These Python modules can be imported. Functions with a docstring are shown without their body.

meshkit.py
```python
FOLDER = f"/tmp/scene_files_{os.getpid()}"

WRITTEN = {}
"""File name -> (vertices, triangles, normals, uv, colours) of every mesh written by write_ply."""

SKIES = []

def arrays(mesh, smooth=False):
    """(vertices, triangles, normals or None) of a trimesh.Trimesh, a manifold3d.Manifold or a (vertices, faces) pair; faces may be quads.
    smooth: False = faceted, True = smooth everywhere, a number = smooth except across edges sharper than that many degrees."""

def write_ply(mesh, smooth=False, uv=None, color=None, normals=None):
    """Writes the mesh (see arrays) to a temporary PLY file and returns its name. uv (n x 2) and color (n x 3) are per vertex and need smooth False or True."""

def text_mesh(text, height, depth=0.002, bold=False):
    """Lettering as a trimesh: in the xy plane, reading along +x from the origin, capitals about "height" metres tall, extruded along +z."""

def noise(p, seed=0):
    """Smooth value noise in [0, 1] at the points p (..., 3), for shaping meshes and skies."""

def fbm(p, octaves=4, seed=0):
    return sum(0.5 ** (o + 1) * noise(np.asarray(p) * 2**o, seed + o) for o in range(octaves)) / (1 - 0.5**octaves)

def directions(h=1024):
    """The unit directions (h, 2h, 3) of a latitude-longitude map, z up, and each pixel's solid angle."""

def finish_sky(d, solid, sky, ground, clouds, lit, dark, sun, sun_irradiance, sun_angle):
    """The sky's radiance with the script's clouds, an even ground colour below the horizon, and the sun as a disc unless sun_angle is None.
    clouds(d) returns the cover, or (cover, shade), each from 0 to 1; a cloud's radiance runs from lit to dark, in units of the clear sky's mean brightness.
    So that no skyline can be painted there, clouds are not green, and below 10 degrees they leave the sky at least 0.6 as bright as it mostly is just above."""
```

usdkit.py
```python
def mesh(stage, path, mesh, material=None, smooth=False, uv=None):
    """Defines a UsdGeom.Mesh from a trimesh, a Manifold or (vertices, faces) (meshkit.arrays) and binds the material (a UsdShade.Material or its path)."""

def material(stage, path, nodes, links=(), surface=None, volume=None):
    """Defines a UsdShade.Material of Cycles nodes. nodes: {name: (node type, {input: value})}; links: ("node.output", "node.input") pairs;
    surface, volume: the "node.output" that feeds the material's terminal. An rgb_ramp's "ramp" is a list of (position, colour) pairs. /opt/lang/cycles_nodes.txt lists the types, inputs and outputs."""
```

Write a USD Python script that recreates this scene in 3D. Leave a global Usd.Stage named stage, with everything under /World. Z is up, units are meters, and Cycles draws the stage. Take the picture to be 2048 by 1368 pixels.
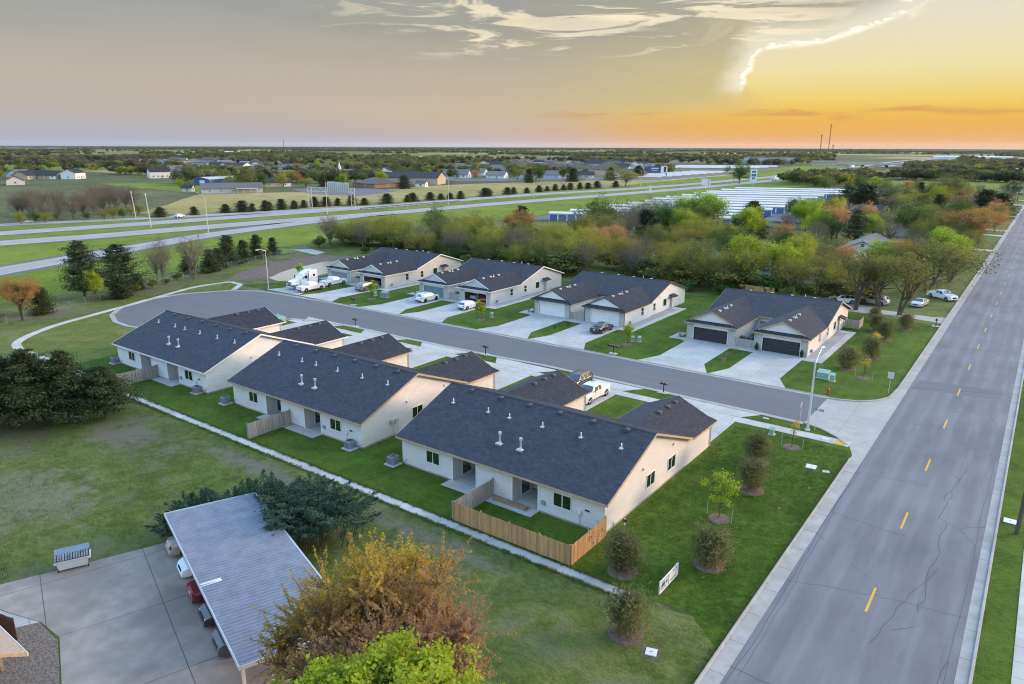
import math, random, numpy as np, trimesh, shapely, usdkit, meshkit
from shapely.geometry import Polygon, LineString, Point, box as sbox
from shapely.ops import unary_union
from pxr import Usd, UsdGeom, UsdLux, UsdShade, Sdf, Gf, Vt

stage = Usd.Stage.CreateInMemory()
UsdGeom.SetStageUpAxis(stage, 'Z')
UsdGeom.SetStageMetersPerUnit(stage, 1.0)
world = UsdGeom.Xform.Define(stage, '/World')
stage.SetDefaultPrim(world.GetPrim())
UsdGeom.Scope.Define(stage, '/World/Looks')
PI = math.pi

# ---------------------------------------------------------------- camera (a drone 27 m up, x east of the avenue's kerb, +y along the avenue)
EXPOSURE = 2.5
YAW, PITCH, ROLL = math.radians(36.3842), math.radians(15.18103), math.radians(0.20764)
cam = UsdGeom.Camera.Define(stage, '/World/camera')
cam.CreateHorizontalApertureAttr(36.0)
cam.CreateFocalLengthAttr(36.0 * 1440.08 / 2048)
cam.CreateClippingRangeAttr(Gf.Vec2f(0.5, 200000.0))
cam.CreateExposureAttr(EXPOSURE)
_f = np.array([-math.sin(YAW) * math.cos(PITCH), math.cos(YAW) * math.cos(PITCH), -math.sin(PITCH)])
_r = np.array([math.cos(YAW), math.sin(YAW), 0.0]); _u = np.cross(_r, _f)
_c, _s = math.cos(ROLL), math.sin(ROLL)
_R, _U = _c * _r + _s * _u, -_s * _r + _c * _u
EYE = np.array([0.0, 0.0, 27.0])
cam.AddTransformOp().Set(Gf.Matrix4d(*_R, 0, *_U, 0, *(-_f), 0, *EYE, 1))

# ---------------------------------------------------------------- sun and sky
SUN_AZ, SUN_EL = math.radians(40), math.radians(9)
SKY_STRENGTH, SUN_INT, SUN_ANGLE = 0.15, 0.17, 11.0
sun = UsdLux.DistantLight.Define(stage, '/World/sun')
sun.CreateNormalizeAttr(True); sun.CreateIntensityAttr(SUN_INT); sun.CreateAngleAttr(SUN_ANGLE)
sun.CreateColorAttr(Gf.Vec3f(1.0, 0.66, 0.42))
_d = Gf.Vec3d(math.sin(SUN_AZ) * math.cos(SUN_EL), math.cos(SUN_AZ) * math.cos(SUN_EL), math.sin(SUN_EL))
sun.AddTransformOp().Set(Gf.Matrix4d().SetRotate(Gf.Rotation(Gf.Vec3d(0, 0, 1), _d)))

def lin(r, g, b):
    return tuple((c / 255 / 12.92 if c < 10.3 else ((c / 255 + 0.055) / 1.055) ** 2.4) for c in (r, g, b))
def glow(r, g, b, k=1.0):            # radiance that shows as this colour at the camera's exposure
    e = k / (2 ** EXPOSURE * SKY_STRENGTH)
    return tuple(c * e for c in lin(r, g, b))

class NG:                             # small helper to write a node graph
    def __init__(self): self.n, self.l, self.k = {}, [], 0
    def __call__(self, kind, out, **inp):
        self.k += 1; name = f'n{self.k}'; vals = {}
        for a, v in inp.items():
            if isinstance(v, str) and '.' in v: self.l.append((v, f'{name}.{a}'))
            else: vals[a] = v
        self.n[name] = (kind, vals)
        return f'{name}.{out}'
    def m(self, op, a, b=0.0, c=0.0, clamp=False):
        return self('math', 'value', math_type=op, value1=a, value2=b, value3=c, use_clamp=clamp)
    def ramp(self, fac, stops): return self('rgb_ramp', 'color', fac=fac, ramp=stops)
    def mix(self, f, a, b, t='mix'): return self('mix', 'color', mix_type=t, fac=f, color1=a, color2=b)
    def smooth(self, v, a, b): return self('map_range', 'result', range_type='smoothstep', value=v, from_min=a, from_max=b, clamp=True)

def make_sky():
    g = NG()
    gen = g('texture_coordinate', 'generated')
    sep = g('separate_xyz', 'x', vector=gen); nm = sep.split('.')[0]
    x, y, z = nm + '.x', nm + '.y', nm + '.z'
    el = g.m('degrees', g.m('arcsine', z))                                      # elevation, degrees
    az = g.m('degrees', g.m('arctan2', x, y))                                   # 0 = along the avenue, + to the right
    tex = g('sky_texture', 'color', sky_type='single_scattering', sun_disc=False, sun_elevation=SUN_EL, sun_rotation=SUN_AZ, air_density=1.0, aerosol_density=2.0, ozone_density=1.5)
    t = g.m('divide', el, 30.0)                                                 # ramps run over 30 degrees of elevation
    R = lambda *s: [(a / 30.0, c) for a, c in s]
    left = g.ramp(t, R((0, glow(164, 168, 184)), (1.2, glow(180, 176, 180)), (2.6, glow(192, 180, 168)), (5, glow(188, 178, 164)), (8, glow(172, 170, 164)), (12, glow(150, 158, 166)), (30, glow(150, 160, 175))))
    mid = g.ramp(t, R((0, glow(200, 178, 172)), (1.2, glow(204, 176, 152)), (2.6, glow(206, 186, 150)), (5, glow(192, 180, 152)), (8, glow(172, 168, 148)), (12, glow(160, 162, 158)), (30, glow(150, 160, 175))))
    right = g.ramp(t, R((0, glow(232, 172, 100)), (0.9, glow(235, 173, 84)), (1.7, glow(236, 180, 74)), (2.5, glow(239, 194, 84)), (3.3, glow(241, 209, 110)), (4.4, glow(240, 219, 146)), (5.5, glow(239, 224, 172)), (7.3, glow(235, 225, 190)), (9.3, glow(228, 223, 203)), (12, glow(222, 221, 212)), (30, glow(180, 196, 220))))
    # angular distance from the sun's bearing
    da = g.m('absolute', g.m('subtract', az, math.degrees(SUN_AZ)))
    da = g.m('minimum', da, g.m('subtract', 360.0, da))
    low = g.mix(g.smooth(da, 108.0, 62.0), left, mid)
    # edge of the storm anvil: runs up and to the right from a low tower of cloud
    cv = g('combine_xyz', 'vector', x=g.m('multiply', az, 0.055), y=g.m('multiply', el, 0.16), z=0.0)
    n1 = g('noise_texture', 'fac', vector=cv, scale=3.0, detail=7.0, roughness=0.62, distortion=0.6)
    nz = g.m('subtract', n1, 0.5)
    elE = g('separate_xyz', 'x', vector=g('rgb_ramp', 'color', fac=g.m('divide', g.m('add', az, 20.0), 20.0), ramp=[(0, (.335, 0, 0)), (.08, (.345, 0, 0)), (.27, (.356, 0, 0)), (.435, (.40, 0, 0)), (.56, (.455, 0, 0)), (.62, (.51, 0, 0)), (.8, (.66, 0, 0)), (1, (.9, 0, 0))]))
    n0 = g('noise_texture', 'fac', vector=cv, scale=9.0, detail=6.0, roughness=0.65, distortion=0.8)
    wob = g.m('add', g.m('multiply', nz, 1.7), g.m('multiply', g.m('subtract', n0, 0.5), 1.1))
    d1 = g.m('add', g.m('subtract', az, g.m('multiply_add', el, 0.38, -21.4)), g.m('multiply', wob, 1.1))
    d2 = g.m('add', g.m('subtract', g.m('multiply', elE, 20.0), el), g.m('multiply', wob, 0.36))
    dist = g.m('smoothmin', d1, d2, 0.5)
    soft = g.smooth(el, 4.6, 3.0)
    clear = g.smooth(dist, g.m('multiply_add', soft, -3.6, -0.10), g.m('multiply_add', soft, 4.5, 0.25))
    # under the anvil's base the orange leaks left in a soft band
    leak = g.smooth(el, 3.4, 2.0)
    clear = g.m('maximum', clear, g.m('multiply', leak, g.smooth(g.m('add', az, g.m('multiply', nz, 8.0)), -34.0, -17.0)))
    warm = g.m('multiply', g.smooth(dist, -18.0, -0.3), g.smooth(el, 12.0, 5.0))
    low = g.mix(g.m('multiply', warm, 0.9), low, g.ramp(t, R((0, glow(226, 172, 112)), (1.5, glow(222, 176, 104)), (3, glow(214, 190, 124)), (6, glow(202, 190, 142)), (9, glow(190, 182, 148)), (30, glow(170, 170, 160)))))
    col = g.mix(clear, low, right)
    # sunlit fringe along the anvil's edge, above its base
    up_ = g.smooth(el, 3.4, 4.4)
    fr = g.m('multiply', g.m('multiply', g.smooth(dist, -0.42, 0.02), g.smooth(dist, 0.42, 0.06)), g.m('multiply', up_, g.smooth(n0, 0.30, 0.58)))
    gl_ = g.m('multiply', g.m('multiply', g.smooth(dist, -2.4, -0.1), g.smooth(dist, 0.4, 0.0)), g.m('multiply', up_, 0.5))
    core = g.m('multiply', g.smooth(g.m('add', g.m('multiply', g.m('absolute', g.m('add', az, 9.3)), 0.8), g.m('absolute', g.m('subtract', el, 9.5))), 1.7, 0.2), g.smooth(g.m('add', n0, 0.1), 0.42, 0.62))
    fr = g.m('maximum', g.m('maximum', fr, gl_), core, clamp=True)
    col = g.mix(fr, col, glow(255, 250, 232, 1.15))
    # torn filaments hanging inside the anvil, close to its lit edge
    fv = g('combine_xyz', 'vector', x=g.m('multiply', g.m('subtract', az, g.m('multiply', el, 1.6)), 0.16), y=g.m('multiply', g.m('add', el, g.m('multiply', az, 0.25)), 0.12), z=5.1)
    n4 = g('noise_texture', 'fac', vector=fv, scale=3.2, detail=8.0, roughness=0.66, distortion=0.7)
    fl = g.m('multiply', g.m('multiply', g.smooth(n4, 0.50, 0.72), g.smooth(dist, -6.0, -1.0)), g.m('multiply', g.smooth(dist, 0.2, -0.6), g.smooth(el, 3.6, 6.0)))
    col = g.mix(g.m('multiply', fl, 0.7), col, glow(238, 222, 178))
    # cream streaks of altocumulus on the anvil's underside
    sv = g('combine_xyz', 'vector', x=g.m('multiply', az, 0.05), y=g.m('multiply', el, 0.42), z=3.7)
    n2 = g('noise_texture', 'fac', vector=sv, scale=2.6, detail=8.0, roughness=0.6, distortion=0.9)
    band = g.m('multiply', g.m('multiply', g.smooth(az, -54.0, -38.0), g.smooth(az, -8.0, -20.0)), g.m('multiply', g.smooth(el, 5.8, 7.6), g.smooth(el, 14.0, 9.5)))
    st = g.m('multiply', g.smooth(g.m('add', n2, g.m('multiply', band, 0.10)), 0.585, 0.68), g.m('multiply', band, 0.95))
    col = g.mix(st, col, glow(254, 240, 206))
    dk = g.m('multiply', g.smooth(g('noise_texture', 'fac', vector=sv, scale=1.3, detail=4.0), 0.42, 0.66), g.m('multiply', g.smooth(el, 5.0, 9.0), g.smooth(da, 45.0, 70.0)))
    col = g.mix(g.m('multiply', dk, 0.30), col, glow(146, 148, 146))
    # thin dusky bank low on the horizon
    bv = g('combine_xyz', 'vector', x=g.m('multiply', az, 0.12), y=g.m('multiply', el, 0.9), z=9.1)
    n3 = g('noise_texture', 'fac', vector=bv, scale=2.0, detail=6.0, roughness=0.6)
    b3 = g.m('multiply', g.smooth(g.m('add', n3, g.m('multiply', g.m('absolute', g.m('subtract', el, 2.35)), -0.32)), 0.40, 0.62), g.m('multiply', g.smooth(az, -48.0, -22.0), 0.55))
    col = g.mix(b3, col, glow(206, 142, 84))
    # higher up the layers thin out into the open sky
    open_ = g.smooth(el, 13.0, 30.0)
    col = g.mix(open_, col, tex)
    bg = g('background_shader', 'background', color=col, strength=SKY_STRENGTH)
    return usdkit.material(stage, '/World/Looks/sky', g.n, g.l, surface=bg)

dome = UsdLux.DomeLight.Define(stage, '/World/sky')
UsdShade.MaterialBindingAPI.Apply(dome.GetPrim()).Bind(make_sky())
dome.GetPrim().SetCustomDataByKey('kind', 'structure')
# ---------------------------------------------------------------- helpers
_names = {}
def fresh(parent, name):
    k = (parent, name); n = _names.get(k, 0); _names[k] = n + 1
    return f'{parent}/{name}' if n == 0 else f'{parent}/{name}_{n:03d}'

class MB:
    """collects faces; part() or top() makes them one mesh"""
    def __init__(s): s.v, s.f, s.n = [], [], 0
    def add(s, v, f):
        v = np.asarray(v, float).reshape(-1, 3); f = np.asarray(f, int)
        if f.shape[1] == 4: f = np.vstack([f[:, [0, 1, 2]], f[:, [0, 2, 3]]])
        s.v.append(v); s.f.append(f + s.n); s.n += len(v); return s
    def mesh(s, m): return s.add(m.vertices, m.faces)
    def quad(s, *p): return s.add(p, [[0, 1, 2, 3]])
    def box(s, x0, y0, z0, x1, y1, z1):
        x0, x1 = min(x0, x1), max(x0, x1); y0, y1 = min(y0, y1), max(y0, y1); z0, z1 = min(z0, z1), max(z0, z1)
        v = [(x, y, z) for z in (z0, z1) for x, y in ((x0, y0), (x1, y0), (x1, y1), (x0, y1))]
        return s.add(v, [[3, 2, 1, 0], [4, 5, 6, 7], [0, 1, 5, 4], [1, 2, 6, 5], [2, 3, 7, 6], [3, 0, 4, 7]])
    def obox(s, c, d, rz=0.0):
        m = MB().box(-d[0] / 2, -d[1] / 2, -d[2] / 2, d[0] / 2, d[1] / 2, d[2] / 2)
        v = m.v[0]; co, si = math.cos(rz), math.sin(rz)
        v = np.stack([v[:, 0] * co - v[:, 1] * si + c[0], v[:, 0] * si + v[:, 1] * co + c[1], v[:, 2] + c[2]], 1)
        return s.add(v, m.f[0])
    def bevbox(s, x0, y0, z0, x1, y1, z1, b=0.03):
        P = [(x, y) for x, y in ((x0 + b, y0), (x1 - b, y0), (x1, y0 + b), (x1, y1 - b), (x1 - b, y1), (x0 + b, y1), (x0, y1 - b), (x0, y0 + b))]
        cx, cy = (x0 + x1) / 2, (y0 + y1) / 2
        ins = lambda q: (q[0] + (b if q[0] < cx else -b), q[1] + (b if q[1] < cy else -b))
        rings = [[(*ins(q), z0) for q in P], [(*q, z0 + b) for q in P], [(*q, z1 - b) for q in P], [(*ins(q), z1) for q in P]]
        return s.rings(rings)
    def rings(s, rings, caps=True, closed=True):
        n = len(rings[0]); v = [p for r in rings for p in r]; f = []
        for k in range(len(rings) - 1):
            for i in range(n if closed else n - 1):
                j = (i + 1) % n; f.append([k * n + i, k * n + j, (k + 1) * n + j, (k + 1) * n + i])
        s.add(v, f)
        if caps:
            s.add(rings[0], [[0, i + 1, i] for i in range(1, n - 1)]); s.add(rings[-1], [[0, i, i + 1] for i in range(1, n - 1)])
        return s
    def tube(s, pts, radii, n=6, caps=True):
        p = np.asarray(pts, float); r = np.broadcast_to(np.asarray(radii, float), (len(p),))
        t = np.gradient(p, axis=0); t /= np.linalg.norm(t, axis=1, keepdims=True) + 1e-12
        ref = np.array([0.3, 0.2, 0.93]) if abs(t[0, 2]) < 0.8 else np.array([1.0, 0.1, 0])
        a = np.cross(t, ref); a /= np.linalg.norm(a, axis=1, keepdims=True) + 1e-12; b = np.cross(t, a)
        ang = np.arange(n) * 2 * PI / n
        R = p[:, None] + r[:, None, None] * (np.cos(ang)[None, :, None] * a[:, None] + np.sin(ang)[None, :, None] * b[:, None])
        return s.rings([list(map(tuple, q)) for q in R], caps)
    def cyl(s, x, y, z0, z1, r0, r1=None, n=12):
        r1 = r0 if r1 is None else r1; A = [k * 2 * PI / n for k in range(n)]
        return s.rings([[(x + r * math.cos(a), y + r * math.sin(a), z) for a in A] for r, z in ((r0, z0), (r1, z1))])
    def flat(s, poly, z=0.0):
        """a level sheet from a shapely polygon or a list of points"""
        if not hasattr(poly, 'geoms') and not isinstance(poly, Polygon): poly = Polygon(poly)
        for g in (poly.geoms if hasattr(poly, 'geoms') else [poly]):
            if g.is_empty or g.area < 1e-6: continue
            g = shapely.geometry.polygon.orient(g)
            v, f = trimesh.creation.triangulate_polygon(g, engine='earcut')
            v = np.asarray(v); f = np.asarray(f)
            a = v[f[:, 0]]; b = v[f[:, 1]]; c = v[f[:, 2]]
            cr = (b[:, 0] - a[:, 0]) * (c[:, 1] - a[:, 1]) - (b[:, 1] - a[:, 1]) * (c[:, 0] - a[:, 0])
            f[cr < 0] = f[cr < 0][:, ::-1]
            s.add(np.column_stack([v, np.full(len(v), z)]), f)
        return s
    def prism(s, poly, z0, z1):
        if not hasattr(poly, 'geoms') and not isinstance(poly, Polygon): poly = Polygon(poly)
        for g in (poly.geoms if hasattr(poly, 'geoms') else [poly]):
            if g.is_empty or g.area < 1e-6: continue
            m = trimesh.creation.extrude_polygon(g, z1 - z0, engine='earcut'); m.apply_translation([0, 0, z0]); s.mesh(m)
        return s
    def slab(s, pts, t):
        """a flat polygon in space made t thick downwards"""
        p = [tuple(q) for q in pts]; q = [(a, b, c - t) for a, b, c in p]; n = len(p)
        nz = sum((p[i][0] - p[0][0]) * (p[(i + 1) % n][1] - p[0][1]) - (p[(i + 1) % n][0] - p[0][0]) * (p[i][1] - p[0][1]) for i in range(n))
        if nz < 0: p, q = p[::-1], q[::-1]
        s.rings([q, p], caps=False); idx = earcut3(p)
        s.add(p, idx); s.add(q, idx[:, ::-1]); return s
    def blob(s, c, r, seed=0, sub=2, sq=(1, 1, 1), amp=0.3):
        m = trimesh.creation.icosphere(sub); v = m.vertices * np.array(sq)
        v = v * (1 + amp * (meshkit.fbm(m.vertices * 2.1 + seed * 7.3, 3) - 0.5))[:, None]
        return s.add(v * r + np.asarray(c), m.faces)
    def xf(s, rz=0.0, t=(0, 0, 0), sc=1.0):
        co, si = math.cos(rz) * sc, math.sin(rz) * sc
        s.v = [np.stack([v[:, 0] * co - v[:, 1] * si + t[0], v[:, 0] * si + v[:, 1] * co + t[1], v[:, 2] * sc + t[2]], 1) for v in s.v]; return s
    def join(s, o):
        for v, f in zip(o.v, [f - k for f, k in zip(o.f, np.cumsum([0] + [len(v) for v in o.v])[:-1])]): s.add(v, f)
        return s
    def arrays(s): return np.vstack(s.v), np.vstack(s.f)

def earcut3(p):
    P2 = Polygon([(a, b) for a, b, _ in p]); P = shapely.geometry.polygon.orient(P2)
    v, f = trimesh.creation.triangulate_polygon(P, engine='earcut'); v = np.asarray(v); f = np.asarray(f).copy()
    pp = np.array([(a, b) for a, b, _ in p]); near = np.array([np.argmin(((pp - w) ** 2).sum(1)) for w in v])
    f = near[f]; a, b, c = pp[f[:, 0]], pp[f[:, 1]], pp[f[:, 2]]
    cr = (b[:, 0] - a[:, 0]) * (c[:, 1] - a[:, 1]) - (b[:, 1] - a[:, 1]) * (c[:, 0] - a[:, 0])
    f[cr < 0] = f[cr < 0][:, ::-1]; return f

def bind(prim, m):
    UsdShade.MaterialBindingAPI.Apply(prim).Bind(m if isinstance(m, UsdShade.Material) else M[m])
def data(prim, label=None, cat=None, group=None, kind=None):
    for k, v in (('label', label), ('category', cat), ('group', group), ('kind', kind)):
        if v: prim.SetCustomDataByKey(k, v)
    return prim
def put(parent, name, mb, mat, smooth=False):
    """one Mesh prim called name under parent"""
    parent = parent if isinstance(parent, str) else str(parent.GetPath())
    if not mb.v: return None
    v, f = mb.arrays()
    return usdkit.mesh(stage, fresh(parent, name), (v, f), M[mat] if isinstance(mat, str) else mat, smooth=smooth).GetPrim()
def part(t, name, mb, mat, smooth=False, label=None): return data(put(t, name, mb, mat, smooth), label) if mb.v else None
def top(name, mb, mat, label=None, cat=None, group=None, kind=None, smooth=False):
    return data(put('/World', name, mb, mat, smooth), label, cat, group, kind)
def struct(name, mb, mat, smooth=False): return top(name, mb, mat, kind='structure', smooth=smooth)
def thing(name, label, cat, loc=(0, 0, 0), rz=0.0, group=None, sc=None, path='/World'):
    x = UsdGeom.Xform.Define(stage, fresh(path, name)); place(x, loc, rz, sc)
    return data(x.GetPrim(), label, cat, group)
def place(x, loc, rz=0.0, sc=None):
    x.AddTranslateOp().Set(Gf.Vec3d(*map(float, loc)))
    if rz: x.AddRotateZOp().Set(math.degrees(rz))
    if sc is not None: x.AddScaleOp().Set(Gf.Vec3f(*(sc if np.ndim(sc) else (sc, sc, sc))))
def proto(name):
    return stage.CreateClassPrim(fresh('/World', '_' + name))
def copy(src, name, label, cat, loc, rz=0.0, sc=None, group=None):
    x = UsdGeom.Xform.Define(stage, fresh('/World', name)); place(x, loc, rz, sc)
    x.GetPrim().GetReferences().AddInternalReference(src.GetPath()); x.GetPrim().SetInstanceable(True)
    return data(x.GetPrim(), label, cat, group)

# ---------------------------------------------------------------- materials
M = {}
def mat(name, a, b=None, scale=3.0, rough=0.85, detail=5, stretch=None, bump=0.0, bscale=None, metal=0.0, lo=0.35, hi=0.65, spec=0.5, obj=True, coat=0.0, bdist=0.02, c=None, cscale=0.15, camt=0.5, rnd=0.0):
    """a base colour that varies from a to b with noise, optionally with a broad second tone c and a bump"""
    g = NG(); co = g('texture_coordinate', 'object') if obj else g('geometry', 'position')
    if stretch is not None: co2 = g('mapping', 'vector', vector=co, scale=stretch)
    else: co2 = co
    kw = {}
    if b is not None:
        n = g('noise_texture', 'fac', vector=co2, scale=scale, detail=float(detail), roughness=0.6)
        col = g.ramp(n, [(lo, a), (hi, b)])
        if c is not None:
            n2 = g('noise_texture', 'fac', vector=co, scale=cscale, detail=4.0, roughness=0.55)
            col = g.mix(g.m('multiply', g.smooth(n2, 0.42, 0.62), camt), col, c)
        if rnd:
            r = g('object_info', 'random'); col = g('hsv', 'color', hue=0.5, saturation=1.0, value=g.m('multiply_add', r, 2 * rnd, 1 - rnd), fac=1.0, color=col)
        kw['base_color'] = col
    else: kw['base_color'] = a
    if bump:
        h = g('noise_texture', 'fac', vector=co2, scale=bscale or scale * 3, detail=4.0, roughness=0.6)
        kw['normal'] = g('bump', 'normal', height=h, strength=bump, distance=bdist)
    s = g('principled_bsdf', 'BSDF', roughness=rough, metallic=metal, specular_ior_level=spec, coat_weight=coat, **kw)
    M[name] = usdkit.material(stage, f'/World/Looks/{name}', g.n, g.l, surface=s); return M[name]

def siding(name, a, b):
    g = NG(); p = g('texture_coordinate', 'object'); z = g('separate_xyz', 'z', vector=p)
    saw = g.m('fraction', g.m('multiply', z, 1 / 0.18))
    n = g('noise_texture', 'fac', vector=g('mapping', 'vector', vector=p, scale=(1, 1, 6)), scale=0.9, detail=4.0)
    seam = g.smooth(saw, 0.0, 0.09)
    col = g.mix(g.m('multiply_add', seam, 0.16, 0.84), (a[0] * .55, a[1] * .55, a[2] * .55), g.ramp(n, [(.35, a), (.65, b)]))
    nb = g('bump', 'normal', height=g.m('subtract', 1.0, saw), strength=0.5, distance=0.012)
    s = g('principled_bsdf', 'BSDF', base_color=col, roughness=0.62, normal=nb)
    M[name] = usdkit.material(stage, f'/World/Looks/{name}', g.n, g.l, surface=s)

def shingles(name, a, b, c):
    """asphalt shingles: staggered tabs in three near tones, broad weathering, a stepped relief"""
    g = NG(); p = g('texture_coordinate', 'object'); sx = g('separate_xyz', 'x', vector=p); nm = sx.split('.')[0]
    u = g.m('add', nm + '.x', 0.0); w = g.m('add', nm + '.y', 0.0); h = nm + '.z'
    row = g.m('floor', g.m('multiply', h, 1 / 0.052))
    wob = g('white_noise_texture', 'value', dimensions='1D', w=row)
    tab = g.m('floor', g.m('multiply', g.m('add', g.m('add', u, w), g.m('multiply', wob, 3.0)), 1 / 0.32))
    cell = g('white_noise_texture', 'value', dimensions='3D', vector=g('combine_xyz', 'vector', x=tab, y=row, z=0.0))
    n = g('noise_texture', 'fac', vector=g('mapping', 'vector', vector=p, scale=(1, 1, 3.5)), scale=1.1, detail=7.0, roughness=0.7, distortion=0.8)
    col = g.ramp(cell, [(0.0, a), (0.55, b), (1.0, c)])
    col = g.mix(0.55, col, g.ramp(n, [(.36, a), (.5, b), (.64, c)]))
    fr = g.m('fraction', g.m('multiply', h, 1 / 0.052))
    nb = g('bump', 'normal', height=g.m('add', g.m('multiply', cell, 0.5), g.m('subtract', 1.0, fr)), strength=0.35, distance=0.012)
    s = g('principled_bsdf', 'BSDF', base_color=col, roughness=0.8, specular_ior_level=0.35, normal=nb)
    M[name] = usdkit.material(stage, f'/World/Looks/{name}', g.n, g.l, surface=s)

def leaf(name, stops, trans=0.35, tint=(1.25, 1.2, 0.6), rnd=0.16, hue=0.02):
    """leaves: each leaf its own tone, clumps lighter and darker, and each tree a little different; some light passes through"""
    g = NG(); p = g('texture_coordinate', 'object')
    isl = g('geometry', 'random_per_island'); n = g('noise_texture', 'fac', vector=p, scale=0.55, detail=3.0)
    f = g.m('add', g.m('multiply', isl, 0.55), g.m('multiply_add', n, 1.3, -0.4), clamp=True)
    k = len(stops); col = g.ramp(f, [(i / max(k - 1, 1), s) for i, s in enumerate(stops)])
    r = g('object_info', 'random')
    r2 = g.m('fraction', g.m('multiply', r, 7.31))
    col = g('hsv', 'color', hue=g.m('multiply_add', r2, 2 * hue, 0.5 - hue), saturation=1.0, value=g.m('multiply_add', r, 2 * rnd, 1 - rnd), fac=1.0, color=col)
    d = g('principled_bsdf', 'BSDF', base_color=col, roughness=0.6, specular_ior_level=0.3)
    t = g('translucent_bsdf', 'BSDF', color=g.mix(1.0, col, tint, 'multiply'))
    s = g('mix_closure', 'closure', fac=trans, closure1=d, closure2=t)
    M[name] = usdkit.material(stage, f'/World/Looks/{name}', g.n, g.l, surface=s)

def pane(name, tint=(0.03, 0.04, 0.045), see=0.97):
    """window glass: a dark room behind, the sky mirrored in front"""
    g = NG(); fr = g('fresnel', 'fac', IOR=1.6)
    t = g('transparent_bsdf', 'BSDF', color=(see, see * 1.05, see * 1.05)); d = g('diffuse_bsdf', 'BSDF', color=tint)
    b = g('mix_closure', 'closure', fac=0.06, closure1=t, closure2=d)
    gl = g('glossy_bsdf', 'BSDF', color=(.95, .97, 1), roughness=0.02)
    s = g('mix_closure', 'closure', fac=g.m('multiply_add', fr, 0.9, 0.2, clamp=True), closure1=b, closure2=gl)
    M[name] = usdkit.material(stage, f'/World/Looks/{name}', g.n, g.l, surface=s)

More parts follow.
